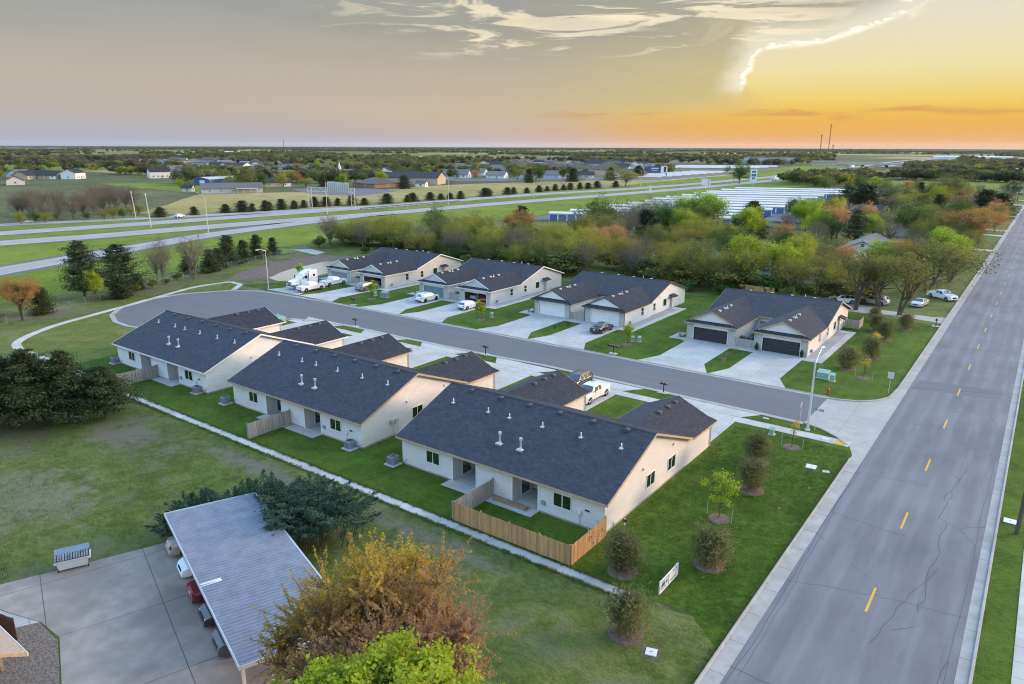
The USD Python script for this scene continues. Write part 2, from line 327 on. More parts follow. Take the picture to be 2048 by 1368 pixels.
def grass(name, tones, stripes=0.0, dead=None, deadamt=0.4, sdir=0.0, broad=0.06, fine=1.6, patch=0.35, spots=()):
    """turf: blade-scale fleck, clumps, broad patches, faint mowing lanes, thin dry spots"""
    g = NG(); p = g('geometry', 'position')
    n1 = g('noise_texture', 'fac', vector=p, scale=broad, detail=5.0, roughness=0.6)
    n2 = g('noise_texture', 'fac', vector=p, scale=patch, detail=6.0, roughness=0.65, distortion=0.5)
    n3 = g('noise_texture', 'fac', vector=p, scale=fine * 4, detail=4.0, roughness=0.75)
    n6 = g('noise_texture', 'fac', vector=g('mapping', 'vector', vector=p, scale=(1, 1.7, 1), rotation=(0, 0, .6)), scale=fine * 1.15, detail=5.0, roughness=0.7)
    f = g.m('add', g.m('add', g.m('multiply', n1, 0.28), g.m('multiply', n6, 0.26)), g.m('add', g.m('multiply', n2, 0.28), g.m('multiply', n3, 0.24)))
    if stripes:
        rot = g('mapping', 'vector', vector=p, rotation=(0, 0, sdir)); x = g('separate_xyz', 'x', vector=rot)
        f = g.m('add', f, g.m('multiply', g.m('sine', g.m('multiply', x, PI / 0.75)), stripes))
    k = len(tones); col = g.ramp(g.smooth(f, 0.40, 0.66), [(i / (k - 1), t) for i, t in enumerate(tones)])
    if dead is not None:
        n4 = g('noise_texture', 'fac', vector=p, scale=0.22, detail=7.0, roughness=0.72, distortion=1.0)
        col = g.mix(g.m('multiply', g.smooth(n4, 0.46, 0.66), deadamt), col, dead)
    if spots:
        n5 = g('noise_texture', 'fac', vector=p, scale=0.5, detail=8.0, roughness=0.72, distortion=0.8)
        for x, y, rx, ry, cc in spots:
            d = g('vector_math', 'value', math_type='length', vector1=g('mapping', 'vector', vector=p, location=(-x / rx, -y / ry, 0), scale=(1 / rx, 1 / ry, 0)))
            col = g.mix(g.m('multiply', g.smooth(g.m('add', g.m('subtract', 1.0, d), g.m('multiply_add', n5, 2.6, -1.45)), 0.0, 0.55), 0.85), col, cc)
    nb = g('bump', 'normal', height=g.m('add', n3, g.m('multiply', n6, 1.2)), strength=0.8, distance=0.14)
    s = g('principled_bsdf', 'BSDF', base_color=col, roughness=0.9, specular_ior_level=0.15, normal=nb)
    M[name] = usdkit.material(stage, f'/World/Looks/{name}', g.n, g.l, surface=s)

def asphalt(name, a, b, wheel=None, cracks=True, axis='x', patchy=0.5):
    g = NG(); p = g('geometry', 'position'); sx = g('separate_xyz', 'x', vector=p); nm = sx.split('.')[0]
    st = g('mapping', 'vector', vector=p, scale=(1.0, 0.12, 1) if axis == 'x' else (0.12, 1.0, 1))
    n1 = g('noise_texture', 'fac', vector=st, scale=0.9, detail=6.0, roughness=0.6)
    n2 = g('noise_texture', 'fac', vector=p, scale=0.11, detail=5.0, roughness=0.6)
    n3 = g('noise_texture', 'fac', vector=p, scale=14.0, detail=3.0)
    f = g.m('add', g.m('multiply', n1, 0.5), g.m('add', g.m('multiply', n2, patchy), g.m('multiply', n3, 0.2)))
    col = g.ramp(g.smooth(f, 0.42, 0.78), [(0, a), (1, b)])
    if axis == 'x' and cracks:
        # tyre-polished lanes and a darker drip line down each
        lane = g.m('pingpong', g.m('add', nm + '.x', 5.12 + 49.0), 2.45)
        tr = g.m('add', g.smooth(g.m('absolute', g.m('subtract', lane, 0.72)), 0.42, 0.05), g.smooth(g.m('absolute', g.m('subtract', lane, 2.2)), 0.42, 0.05))
        col = g.mix(g.m('multiply', g.m('multiply', tr, g.smooth(n1, .3, .6)), 0.30), col, (.235, .235, .25))
        col = g.mix(g.m('multiply', g.m('multiply', g.smooth(g.m('absolute', g.m('subtract', lane, 1.46)), 0.5, 0.1), g.smooth(n1, .42, .66)), 0.35), col, (.095, .097, .108))
    if cracks:
        vo = g('voronoi_texture', 'distance', feature='distance_to_edge', vector=g('mapping', 'vector', vector=g.mix(0.12, p, g('noise_texture', 'color', vector=p, scale=0.8, detail=4.0), 'add'), scale=(0.10, 0.085, 1)), scale=1.0)
        ck = g.m('multiply', g.smooth(vo, 0.006, 0.001), g.smooth(n2, 0.5, 0.6))
        col = g.mix(g.m('multiply', ck, 0.5), col, (0.035, 0.036, 0.04))
    nb = g('bump', 'normal', height=n3, strength=0.25, distance=0.01)
    s = g('principled_bsdf', 'BSDF', base_color=col, roughness=0.75, specular_ior_level=0.4, normal=nb)
    M[name] = usdkit.material(stage, f'/World/Looks/{name}', g.n, g.l, surface=s)

shingles('roof_charcoal', (.015, .018, .029), (.024, .028, .041), (.044, .047, .060))
shingles('roof_grey', (.10, .10, .105), (.14, .14, .14), (.18, .175, .17))
shingles('roof_brown', (.07, .058, .05), (.10, .085, .07), (.13, .11, .09))
siding('siding_cream', (.60, .565, .535), (.66, .625, .59)); siding('siding_white', (.66, .66, .65), (.72, .72, .71))
siding('siding_greige', (.54, .51, .46), (.59, .56, .51)); siding('siding_grey', (.47, .49, .52), (.52, .54, .57))
siding('siding_tan', (.42, .33, .23), (.48, .38, .27)); siding('siding_blue', (.03, .09, .28), (.04, .11, .33)); siding('siding_metal', (.36, .39, .43), (.42, .45, .48))
mat('trim_white', (.74, .74, .72), (.68, .68, .66), 2.0, 0.5); mat('trim_dark', (.05, .05, .055), rough=0.5); mat('trim_wood', (.36, .26, .16), (.46, .34, .2), 3.0, 0.7)
mat('stone', (.30, .29, .27), (.55, .53, .50), 6.0, 0.85, bump=0.8, bscale=9.0, lo=.3, hi=.7, stretch=(1, 1, 2.2)); mat('brick', (.22, .12, .08), (.33, .19, .13), 5.0, 0.9, bump=0.5)
mat('door_black', (.020, .021, .025), (.026, .027, .03), 2.0, 0.45); mat('door_white', (.74, .75, .75), (.70, .71, .71), 1.5, 0.45)
mat('door_teal', (.13, .22, .24), (.15, .245, .265), 1.5, 0.45); mat('door_grey', (.24, .25, .28), (.27, .28, .31), 1.5, 0.45)
mat('inside', (.30, .28, .26), (.36, .34, .31), 1.0, 0.9); mat('screen', (.16, .155, .155), rough=.9); mat('blind', (.30, .40, .41), (.38, .48, .48), 4.0, 0.8, stretch=(1, 1, 14))
pane('window_glass'); pane('car_glass', (.008, .009, .011), 0.06)
mat('galvanized', (.55, .57, .6), (.7, .72, .74), 4.0, 0.38, metal=0.7); mat('pvc', (.76, .77, .78), rough=0.4); mat('vent_metal', (.055, .056, .06), (.07, .07, .072), 5, 0.6)
mat('vent_light', (.42, .40, .38), (.5, .48, .45), 5, 0.6)
mat('concrete', (.45, .445, .43), (.54, .53, .51), 1.6, 0.85, bump=0.15, c=(.39, .38, .36), cscale=0.3, camt=0.6, obj=False)
mat('concrete_old', (.33, .265, .222), (.42, .345, .292), 0.9, 0.85, bump=0.2, c=(.25, .20, .17), cscale=0.22, camt=0.75, detail=8, obj=False)
mat('concrete_street', (.36, .345, .325), (.45, .435, .41), 0.8, 0.85, bump=0.15, c=(.36, .345, .33), cscale=0.2, camt=0.6, obj=False)
mat('concrete_path', (.47, .46, .44), (.60, .59, .57), 0.7, 0.88, bump=0.3, c=(.34, .315, .29), cscale=0.35, camt=0.6, detail=8, obj=False)
mat('joint', (.12, .115, .11), rough=0.9); mat('kerb', (.33, .315, .295), (.43, .41, .385), 0.9, 0.88, c=(.32, .29, .27), cscale=0.3, obj=False, bump=0.2)
asphalt('asphalt_avenue', (.125, .126, .142), (.20, .20, .22)); asphalt('asphalt_street', (.135, .134, .148), (.175, .174, .188), cracks=False, axis='y', patchy=0.3)
asphalt('concrete_highway', (.30, .285, .27), (.41, .395, .375), cracks=False); asphalt('shoulder', (.10, .10, .10), (.16, .155, .15), cracks=False)
mat('paint_yellow', (.60, .34, .03), (.70, .42, .06), 3.0, 0.7, obj=False); mat('paint_white', (.7, .7, .68), rough=0.7)
mat('rust_red', (.10, .04, .03), (.14, .06, .04), .3, .9, obj=False)
mat('crack_seal', (.068, .068, .075), (.09, .09, .097), 2.0, 0.8, obj=False)
grass('lawn', [(.032, .068, .006), (.056, .108, .009), (.088, .15, .014), (.13, .186, .028)], stripes=0.008, dead=(.12, .145, .03), deadamt=0.45)
grass('lawn_park', [(.09, .12, .022), (.12, .15, .028), (.155, .178, .04), (.195, .20, .062)], stripes=0.01, sdir=1.1, dead=(.28, .25, .12), deadamt=0.45)
grass('weedy', [(.058, .088, .016), (.10, .136, .027), (.152, .182, .044), (.21, .215, .085)], dead=(.20, .185, .12), deadamt=0.55, broad=0.09, patch=.5, spots=((-79, 24, 9, 5, (.12, .095, .07)), (-68, 30, 9, 4.5, (.19, .165, .125)), (-52, 33.2, 12, 1.8, (.21, .18, .14)), (-32, 33.4, 9, 1.6, (.20, .175, .13)), (-62, 19, 9, 6, (.22, .21, .14)), (-137, 66, 4.5, 14, (.16, .135, .095)), (-130, 48, 4, 9, (.18, .155, .11)), (-143, 82, 5, 8, (.14, .11, .08)), (-26, 24, 7, 4, (.19, .18, .12)), (-110, 30, 8, 5, (.2, .18, .12))))
grass('verge', [(.085, .14, .012), (.135, .20, .016), (.19, .245, .026), (.24, .28, .045)], dead=(.26, .24, .09), deadamt=0.4, fine=0.8, patch=0.12, broad=0.025)
grass('meadow', [(.19, .18, .055), (.29, .25, .08), (.38, .315, .115), (.46, .37, .17)], dead=(.40, .32, .19), deadamt=0.6, fine=0.5, patch=0.08, broad=0.012)
grass('country', [(.045, .06, .024), (.075, .09, .034), (.12, .13, .048), (.19, .18, .09)], dead=(.26, .21, .14), deadamt=0.55, fine=0.2, patch=0.02, broad=0.0035)
mat('soil', (.11, .082, .06), (.19, .15, .115), 1.2, 0.95, bump=0.6, obj=False, detail=8); mat('mulch', (.075, .05, .036), (.19, .13, .095), 7.0, 0.95, bump=1.0, detail=6)
mat('woodchip', (.10, .068, .05), (.32, .25, .20), 9.0, 0.95, bump=1.0, detail=6, obj=False); mat('gravel', (.26, .26, .27), (.40, .40, .41), 9.0, 0.95, bump=0.8, obj=False)
mat('riprap', (.36, .34, .30), (.55, .52, .47), 2.2, 0.95, bump=1.0, obj=False)
mat('fence_new', (.34, .19, .075), (.46, .27, .115), 3.0, 0.8, stretch=(6, 6, .5), rnd=0.2); mat('fence_grey', (.27, .235, .205), (.40, .355, .31), 3.0, 0.85, stretch=(6, 6, .5), rnd=0.16)
mat('fence_brown', (.10, .055, .035), (.15, .085, .055), 3.0, 0.8, stretch=(6, 6, .5))
mat('bark', (.055, .042, .032), (.125, .098, .078), 6.0, 0.95, bump=0.9, stretch=(1, 1, .3), obj=True); mat('bark_grey', (.085, .075, .066), (.17, .15, .135), 5.0, 0.95, bump=0.8, stretch=(1, 1, .3))
mat('steel_pale', (.50, .53, .57), (.58, .6, .64), 2.0, 0.4, metal=0.4); mat('steel_rust', (.50, .44, .36), (.60, .54, .45), 1.0, 0.6); mat('iron_black', (.018, .018, .02), rough=0.45)
mat('pole_wood', (.06, .045, .035), (.11, .085, .065), 4.0, 0.9, stretch=(4, 4, .4)); mat('utility_green', (.20, .33, .27), (.24, .37, .31), 3.0, 0.5); mat('ac_grey', (.20, .21, .25), (.25, .26, .30), 4, 0.5); mat('ac_fin', (.10, .105, .125), rough=0.5, metal=0.3)
mat('sign_green', (.01, .22, .11), rough=0.4); mat('sign_white', (.7, .71, .72), rough=0.45); mat('sign_orange', (.75, .30, .03), rough=0.5); mat('sign_navy', (.05, .09, .17), rough=0.5); mat('sign_blue', (.02, .06, .25), rough=0.4); mat('sign_back', (.55, .56, .57), rough=0.4, metal=0.3)
mat('hydrant_red', (.34, .03, .025), (.42, .045, .035), 5, 0.4); mat('tyre', (.014, .014, .015), rough=0.85); mat('rim', (.45, .46, .48), rough=0.3, metal=0.8); mat('rim_dark', (.05, .05, .055), rough=0.3, metal=0.6); mat('chrome', (.75, .76, .78), rough=0.12, metal=1.0)
for _n, _a in (('white', (.72, .73, .74)), ('black', (.010, .010, .012)), ('tan', (.20, .185, .16)), ('silver', (.42, .43, .45)), ('maroon', (.10, .010, .016)), ('charcoal', (.045, .048, .055)), ('champagne', (.36, .32, .27)), ('red', (.32, .02, .03)), ('blue', (.03, .07, .2))):
    mat('paint_' + ('car_' if _n == 'white' else '') + _n, _a, rough=0.28 if _n == 'white' else 0.22, coat=0.8, spec=0.5)
mat('light_lens', (.75, .78, .8), rough=0.1, spec=0.8); mat('tail_lens', (.35, .012, .012), rough=0.15); mat('plastic_black', (.022, .022, .024), rough=0.6); mat('bed_liner', (.03, .03, .032), rough=0.8); mat('bed_grey', (.30, .32, .36), rough=0.5, metal=0.3); mat('plate', (.6, .62, .66), rough=0.4)
mat('metal_white', (.72, .72, .71), (.66, .66, .65), 2.0, 0.4, metal=0.1); mat('roof_storage', (.58, .555, .53), (.48, .46, .44), 0.5, 0.45, metal=0.15); mat('storage_blue', (.05, .11, .27), (.07, .14, .32), 1.0, 0.5)
mat('carport_steel', (.175, .22, .30), (.23, .28, .365), 1.2, 0.38, metal=0.2, bump=0.1, detail=7); mat('dumpster_lid', (.12, .12, .13), (.30, .31, .33), 3.0, 0.6); mat('roof_shake', (.30, .24, .19), (.46, .39, .32), 6, 0.9, bump=0.6, stretch=(3, 1, 1)); mat('wood_deck', (.26, .16, .09), (.36, .23, .13), 3, 0.8)
leaf('leaf_spring', [(.16, .165, .035), (.26, .265, .045), (.38, .37, .06), (.54, .50, .085)], trans=0.48)
leaf('leaf_olive', [(.11, .125, .035), (.18, .195, .048), (.26, .265, .066), (.36, .35, .09)], trans=0.46)
leaf('leaf_green', [(.045, .085, .02), (.08, .135, .028), (.13, .19, .04), (.19, .25, .055)], trans=0.38)
leaf('leaf_lime', [(.20, .28, .02), (.31, .40, .03), (.43, .50, .04), (.54, .58, .06)], trans=0.45)
leaf('leaf_gold', [(.42, .30, .04), (.56, .41, .055), (.68, .50, .075), (.76, .60, .12)], trans=0.56, tint=(1.2, 1.15, .55), hue=.005)
leaf('leaf_rust', [(.30, .19, .105), (.42, .27, .13), (.52, .34, .155), (.64, .46, .21)], tint=(1.2, 1.05, .65), trans=.54, hue=.006)
leaf('leaf_orange', [(.22, .15, .05), (.34, .22, .07), (.45, .30, .09), (.54, .38, .13)], tint=(1.25, 1.05, .55), trans=.4, hue=.008)
leaf('leaf_twig', [(.12, .10, .075), (.17, .14, .10), (.21, .185, .12), (.24, .24, .11)], trans=0.2, hue=.008)
leaf('leaf_cedar', [(.026, .040, .016), (.05, .068, .024), (.09, .11, .034), (.18, .175, .055)], trans=0.15)
leaf('leaf_pine', [(.03, .045, .02), (.05, .072, .028), (.08, .105, .04), (.12, .14, .055)], trans=0.15)
leaf('leaf_juniper', [(.03, .065, .042), (.055, .11, .068), (.09, .155, .095), (.14, .205, .13)], trans=0.15)
leaf('leaf_shrub', [(.11, .115, .045), (.17, .17, .062), (.25, .235, .085), (.38, .34, .14)], trans=0.4, hue=.008)
leaf('leaf_dry', [(.28, .21, .12), (.36, .28, .16), (.45, .36, .22)], trans=0.3)
leaf('leaf_far', [(.085, .10, .04), (.14, .155, .055), (.20, .21, .07), (.27, .26, .095)], trans=0.35, hue=.02, rnd=.28)
leaf('leaf_far_dark', [(.05, .06, .03), (.08, .095, .042), (.12, .135, .055), (.16, .17, .07)], trans=0.2, hue=.01, rnd=.2)
leaf('leaf_far_brown', [(.09, .075, .05), (.14, .115, .07), (.18, .155, .09), (.22, .20, .10)], trans=0.2, hue=.008, rnd=.2)
leaf('leaf_lawn', [(.035, .08, .006), (.06, .12, .009), (.09, .16, .014), (.13, .19, .03)], trans=.25, hue=.008)
leaf('leaf_tuft', [(.09, .13, .025), (.14, .18, .035), (.19, .22, .05), (.26, .25, .10)], trans=0.3, hue=.012)
g_ = NG(); _w = g_('noise_texture', 'fac', vector=g_('geometry', 'position'), scale=0.35, detail=3.0)
_s = g_('principled_bsdf', 'BSDF', base_color=(.42, .37, .29), roughness=0.06, specular_ior_level=0.9, coat_weight=0.6, coat_roughness=0.03, normal=g_('bump', 'normal', height=_w, strength=0.04, distance=0.05))
M['pond_water'] = usdkit.material(stage, '/World/Looks/pond_water', g_.n, g_.l, surface=_s)

def soil_patch(name, a, b, sc=.35, lo=.44, hi=.58):
    """bare earth showing through thin turf: opaque only where the noise says so"""
    g = NG(); p = g('geometry', 'position'); n = g('noise_texture', 'fac', vector=p, scale=sc, detail=7.0, roughness=0.65, distortion=.6)
    n2 = g('noise_texture', 'fac', vector=p, scale=2.5, detail=6.0, roughness=0.7)
    d = g('principled_bsdf', 'BSDF', base_color=g.ramp(n2, [(.35, a), (.65, b)]), roughness=.95, normal=g('bump', 'normal', height=n2, strength=.6, distance=.06))
    s_ = g('mix_closure', 'closure', fac=g.smooth(g.m('multiply_add', n2, .3, g.m('multiply', n, .8)), lo, hi), closure1=g('transparent_bsdf', 'BSDF', color=(1, 1, 1)), closure2=d)
    M[name] = usdkit.material(stage, f'/World/Looks/{name}', g.n, g.l, surface=s_)
soil_patch('thin_soil', (.10, .08, .06), (.20, .165, .125)); soil_patch('thin_dry', (.19, .165, .12), (.30, .26, .19), .28, .5, .62)
# ---------------------------------------------------------------- ground, fields, lawns
rng = random.Random(7)
def wavy(pts, amp=0.5, step=2.0, seed=0, closed=True):
    """a polygon outline with natural wobble"""
    p = list(pts) + ([pts[0]] if closed else []); out = []
    for (ax, ay), (bx, by) in zip(p[:-1], p[1:]):
        n = max(1, int(math.hypot(bx - ax, by - ay) / step))
        for i in range(n): out.append((ax + (bx - ax) * i / n, ay + (by - ay) * i / n))
    a = np.array(out); q = np.column_stack([a * 0.31, np.full(len(a), seed * 3.7)])
    a = a + amp * (np.column_stack([meshkit.fbm(q, 3), meshkit.fbm(q + 50, 3)]) - 0.5) * 2
    return Polygon(a).buffer(0)
def ribbon(pts, w):
    return LineString(pts).buffer(w / 2, cap_style=2, join_style=1)
def catmull(p, n=6):
    p = np.asarray(p, float); P = np.vstack([2 * p[0] - p[1], p, 2 * p[-1] - p[-2]]); out = []
    for i in range(1, len(P) - 2):
        for k in range(n):
            t = k / n; a, b, c, d = P[i - 1:i + 3]
            out.append(0.5 * (2 * b + (c - a) * t + (2 * a - 5 * b + 4 * c - d) * t * t + (3 * b - a - 3 * c + d) * t ** 3))
    return np.array(out + [P[-2]])

struct('ground', MB().quad((-3e4, -3e4, 0), (3e4, -3e4, 0), (3e4, 3e4, 0), (-3e4, 3e4, 0)), 'country')
struct('highway_verge', MB().flat(wavy([(-330, -150), (-128, -150), (-128, 20), (-134, 52), (-158, 112), (-165, 150), (-168, 240), (-150, 520), (-120, 700), (-150, 1250), (-330, 1400), (-285, 560), (-262, 420), (-268, 240), (-300, 100)], 2, 12), .004), 'verge')
struct('meadow', MB().flat(wavy([(-262, 176), (-300, 150), (-395, 232), (-372, 275), (-345, 300), (-356, 390), (-340, 470), (-300, 560), (-262, 600), (-250, 440), (-262, 260)], 3, 15), .008), 'meadow')
struct('church_green', MB().flat(wavy([(-395, 236), (-560, 250), (-520, 330), (-440, 330), (-424, 300), (-395, 262)], 3, 15), .008), 'verge')
struct('crop_field', MB().flat(wavy([(-560, 640), (-820, 760), (-860, 900), (-600, 830)], 3, 20), .008), 'soil')
struct('crop_field', MB().flat(wavy([(-800, 2000), (-1500, 1300), (-1580, 1450), (-840, 2300)], 8, 60), .008), 'soil')
struct('pasture', MB().flat(wavy([(-125, 560), (-16, 560), (-16, 735), (-125, 690)], 2, 20), .008), 'verge')
struct('orchard_ground', MB().flat(wavy([(-170, 121), (-11.2, 121), (-11.2, 560), (-120, 560), (-150, 300)], 1, 9), .006), 'weedy')
struct('weedy_lot', MB().flat(wavy([(-136, -60), (-11.05, -60), (-11.05, 35.2), (-13, 36.3), (-17, 35.6), (-60, 35.6), (-96, 35.6), (-110, 36), (-117, 40), (-127, 60), (-136, 84), (-150, 104), (-156, 100), (-150, 60), (-140, 30)], .35, 1.5), .008), 'weedy')
struct('east_verge', MB().flat([(0.62, -40), (40, -40), (40, 560), (0.62, 560)], .006), 'lawn')
struct('lawn', MB().flat(wavy([(-97, 36.25), (-60, 36.25), (-17.4, 36.25), (-13.6, 36.6), (-11.05, 34.4), (-11.05, 68.2), (-13, 71.0), (-15, 72.4), (-24, 73.2), (-96, 71.5), (-99, 60)], .15, 2.2), .012), 'lawn')
park = wavy([(-110.5, 36.9), (-114, 37.6), (-118.8, 42.5), (-123.9, 53.4), (-130.2, 68.8), (-132.8, 78), (-133, 82.6), (-128.4, 82.5), (-125, 77.9), (-96, 73), (-97, 60), (-94, 50), (-95, 36.3)], .12, 2)
struct('lawn', MB().flat(park, .010), 'lawn_park')
struct('lawn', MB().flat(wavy([(-128.6, 82.3), (-11.05, 82.3), (-11.05, 128.5), (-21, 130.5), (-60, 127.5), (-100, 124), (-121, 121), (-123.5, 104), (-123.8, 90)], .12, 3), .012), 'lawn')
struct('bare_soil', MB().flat(wavy([(-134.5, 83), (-141, 90), (-147, 103), (-149, 119), (-141, 122), (-132, 117), (-127, 108), (-130, 95)], .8, 1.5), .010), 'soil')
struct('pond', MB().flat(wavy([(-126, 89.5), (-131, 91), (-135.5, 98), (-138, 106), (-139.3, 112.6), (-136, 115.5), (-130, 112.5), (-126, 104), (-124.8, 97), (-124.6, 91)], .5, 1.2), .014), 'pond_water')
struct('pond', MB().flat(wavy([(-292, 102), (-298, 104), (-304, 110), (-296, 112), (-290, 107)], .6, 1.5), .014), 'pond_water')
struct('rubble_apron', MB().flat(wavy([(-163, 121), (-150, 118.5), (-151.5, 123), (-160, 125)], .5, 1), .012), 'riprap')

# ---------------------------------------------------------------- highway beyond the estate
near_c = catmull([(-262, -150), (-250, 0), (-238.5, 80), (-234.5, 105), (-233, 130), (-230, 165), (-225, 200), (-222, 230), (-220.5, 260), (-218, 294), (-214, 331), (-208.5, 377), (-204, 430), (-198.5, 500), (-195.5, 600), (-195.5, 760), (-200, 1019), (-208, 1228), (-250, 1788), (-262, 2500), (-258, 4000)])
far_c = catmull([(-285, -150), (-276, 0), (-265.5, 88), (-258.5, 140), (-255, 178), (-251, 225), (-249, 260), (-249, 300), (-246, 335), (-241, 375), (-232, 418), (-226, 477), (-222, 555), (-221, 650), (-217, 800), (-228, 1000), (-236, 1150), (-270, 1640), (-285, 2400), (-282, 4000)])
ramp_c = catmull([(-120, -110), (-150, -20), (-170, 30), (-184.5, 59), (-195.5, 86), (-203.5, 107), (-210, 124), (-213.5, 139), (-218, 165), (-222, 190), (-223, 215)])
ramp2_c = catmull([(-340, -60), (-318, 20), (-293.5, 98), (-276, 150), (-267, 182), (-256, 224), (-251, 250)])
ramp3_c = catmull([(-186, 1000), (-170, 1150), (-163, 1300), (-172, 1500), (-205, 1900), (-252, 2800)])
for nm, c, w in (('highway', near_c, 12.4), ('highway', far_c, 12.2), ('ramp_road', ramp_c, 9.2), ('ramp_road', ramp2_c, 8.6), ('ramp_road', ramp3_c, 9)):
    struct('road_shoulder', MB().flat(ribbon(c, w + 5), .0155), 'shoulder' if nm == 'ramp_road' else 'soil')
    r = thing(nm, None, None); data(r, kind='structure')
    part(r, 'carriageway', MB().flat(ribbon(c, w), .022 if nm == 'highway' else .019), 'concrete_highway')
    e = MB()
    for o in (-w / 2 + .7, w / 2 - 1.6): e.flat(LineString(c).parallel_offset(abs(o), 'left' if o > 0 else 'right').buffer(.09, cap_style=2), .027)
    part(r, 'edge_line', e, 'paint_white')
    if nm == 'highway':
        L = LineString(c); s_ = LineString(c).project(Point(c[0][0], 60)); d = MB(); s0 = 200
        while s0 < 1000:
            a, b = L.interpolate(s0), L.interpolate(s0 + 3.6)
            d.flat(LineString([a, b]).buffer(.08, cap_style=2), .027); s0 += 12.2
        data(part(r, 'lane_dash', d, 'paint_white'), kind='stuff')
# overpass far along the highway, its red-brown abutment slopes beside it
ov = thing('overpass', 'low concrete highway bridge with red slope paving far along the highway', 'bridge', (-190, 1120, 0))
part(ov, 'slope_paving', MB().prism([(-22, -150), (6, -170), (20, 120), (-2, 150)], .03, 1.2), 'rust_red')
part(ov, 'deck', MB().box(-48, -14, 4.6, 40, 14, 6.0), 'concrete'); part(ov, 'guard_rail', MB().box(-48, -14.2, 6.0, 40, -13.9, 7).box(-48, 13.9, 6.0, 40, 14.2, 7), 'concrete')
for k in (-30, 0, 26): part(ov, 'pier', MB().box(k - .8, -10, 0, k + .8, 10, 4.6), 'concrete')

# ---------------------------------------------------------------- the avenue on the right
av = data(thing('avenue', None, None), kind='structure')
part(av, 'asphalt', MB().flat([(-9.95, -40), (-0.15, -40), (-0.15, 620), (-10.4, 620), (-9.95, 230)], .016), 'asphalt_avenue')
y = 43.0 - 12.2 * 6; k = 0
while y < 420:
    part(av, 'yellow_dash', MB().flat([(-5.21, y), (-5.05, y), (-5.05 + rng.uniform(-.01, .01), y + 3.05), (-5.21, y + 3.05)], .021), 'paint_yellow'); y += 12.2
cs = MB(); crack = MB()
def meander(a, b, amp, n, seed):
    q = np.linspace(0, 1, n)[:, None] * (np.array(b) - np.array(a)) + np.array(a); d = np.array(b) - np.array(a); nn = np.array([-d[1], d[0]]) / np.hypot(*d)
    r = np.random.default_rng(seed); o = np.cumsum(r.normal(0, 1, n)); o -= np.linspace(o[0], o[-1], n); return q + nn * (amp * o / (np.abs(o).max() + .01))[:, None]
for k, (a, b, w) in enumerate((((-10, 33.5), (-2.0, 32.6), .07), ((-9.9, 43.4), (-5.2, 45.2), .06), ((-5.2, 45.2), (-.2, 45.9), .05), ((-9.9, 55), (-4.6, 54.2), .06), ((-9.8, 63.6), (-4.5, 64.2), .05), ((-4.4, 40), (-2.2, 51), .05), ((-2.6, 45), (-2.5, 58), .05), ((-9.9, 70), (-3, 71.5), .05), ((-9.6, 79), (-1, 80.5), .05), ((-9.8, 92), (-1, 95.5), .16), ((-9.9, 103), (-.3, 104), .06), ((-3.1, 62), (-1.6, 74), .045), ((-1.4, 33), (-.6, 41), .05), ((-9.9, 115), (-.4, 116), .09), ((-9.8, 31), (-9.9, 66), .04), ((-9.4, 33), (-9.75, 64), .035), ((-.35, 30), (-.45, 75), .03))):
    crack.flat(LineString(meander(a, b, .22, 24, k)).buffer(w * .42), .0195)
data(part(av, 'crack', crack, 'crack_seal'), kind='stuff')
part(av, 'patch', MB().flat(wavy([(-9.6, 91.5), (-1.2, 93), (-1.1, 97), (-9.5, 95.5)], .3, 1), .0175), 'asphalt_street')
# gutters in 3 m pours on each side, then raised kerbs
for x0, x1, name in ((-10.86, -9.96, 'gutter'), (-0.14, 0.44, 'gutter')):
    bed = struct('kerb_bed', MB().flat([(x0 - .02, -40), (x1 + .01, -40), (x1 + .01, 620), (x0 - .02, 620)], .010), 'joint')
    gt = data(thing('gutter', None, None), kind='structure')
    yy = -4.0
    while yy < 150:
        if not (x0 < -5 and 65.5 < yy < 89): part(gt, 'slab', MB().flat([(x0, yy + .012), (x1, yy + .012), (x1, yy + 3.03), (x0, yy + 3.03)], .018), 'kerb')
        yy += 3.05
    part(gt, 'far_run', MB().flat([(x0, yy), (x1, yy), (x1, 620), (x0, 620)], .018), 'kerb')
for xk, y0, y1 in ((-11.02, -40, 66.2), (-11.02, 90.6, 620), (0.45, -40, 620)): struct('kerb', MB().bevbox(xk, y0, 0, xk + .17, y1, .13, .03), 'kerb')
ew = data(thing('pavement', None, None), kind='structure'); part(ew, 'bed', MB().flat([(2.28, -20), (3.78, -20), (3.78, 300), (2.28, 300)], .012), 'joint')
yy = -10.0
while yy < 120: part(ew, 'slab', MB().box(2.26, yy + .01, 0, 3.8, yy + 1.5, .03 + rng.uniform(0, .004)), 'concrete_path'); yy += 1.52

# ---------------------------------------------------------------- side street with its turning loop
street = Polygon([(-16.7, 73.0), (-25, 73.2), (-48.4, 73.75), (-60.7, 73.1), (-73.6, 72.8), (-85, 72.9), (-92, 72.2), (-96, 70.4), (-99, 66), (-101.5, 60), (-104.5, 55.5), (-108, 53), (-111.8, 52.1), (-116.2, 52.3), (-121.4, 54.2), (-126, 58), (-128.7, 63.6), (-128.4, 70.6), (-124.8, 77), (-120.4, 80.2), (-114, 81.2), (-106.4, 81.4), (-100, 81.8), (-57.98, 81.95), (-16.7, 81.95)]).buffer(1.2).buffer(-1.2)
street = street.intersection(sbox(-200, 0, -16.7, 200))
struct('side_street', MB().flat(street, .016), 'asphalt_street')
ring = street.buffer(.72, join_style=1).difference(street).intersection(sbox(-200, 0, -16.75, 200))
struct('kerb', MB().flat(ring, .0195), 'kerb')
lip = street.buffer(.74).difference(street.buffer(.58)).intersection(sbox(-200, 0, -16.75, 200))
struct('kerb', MB().prism(lip, 0, .07), 'kerb')

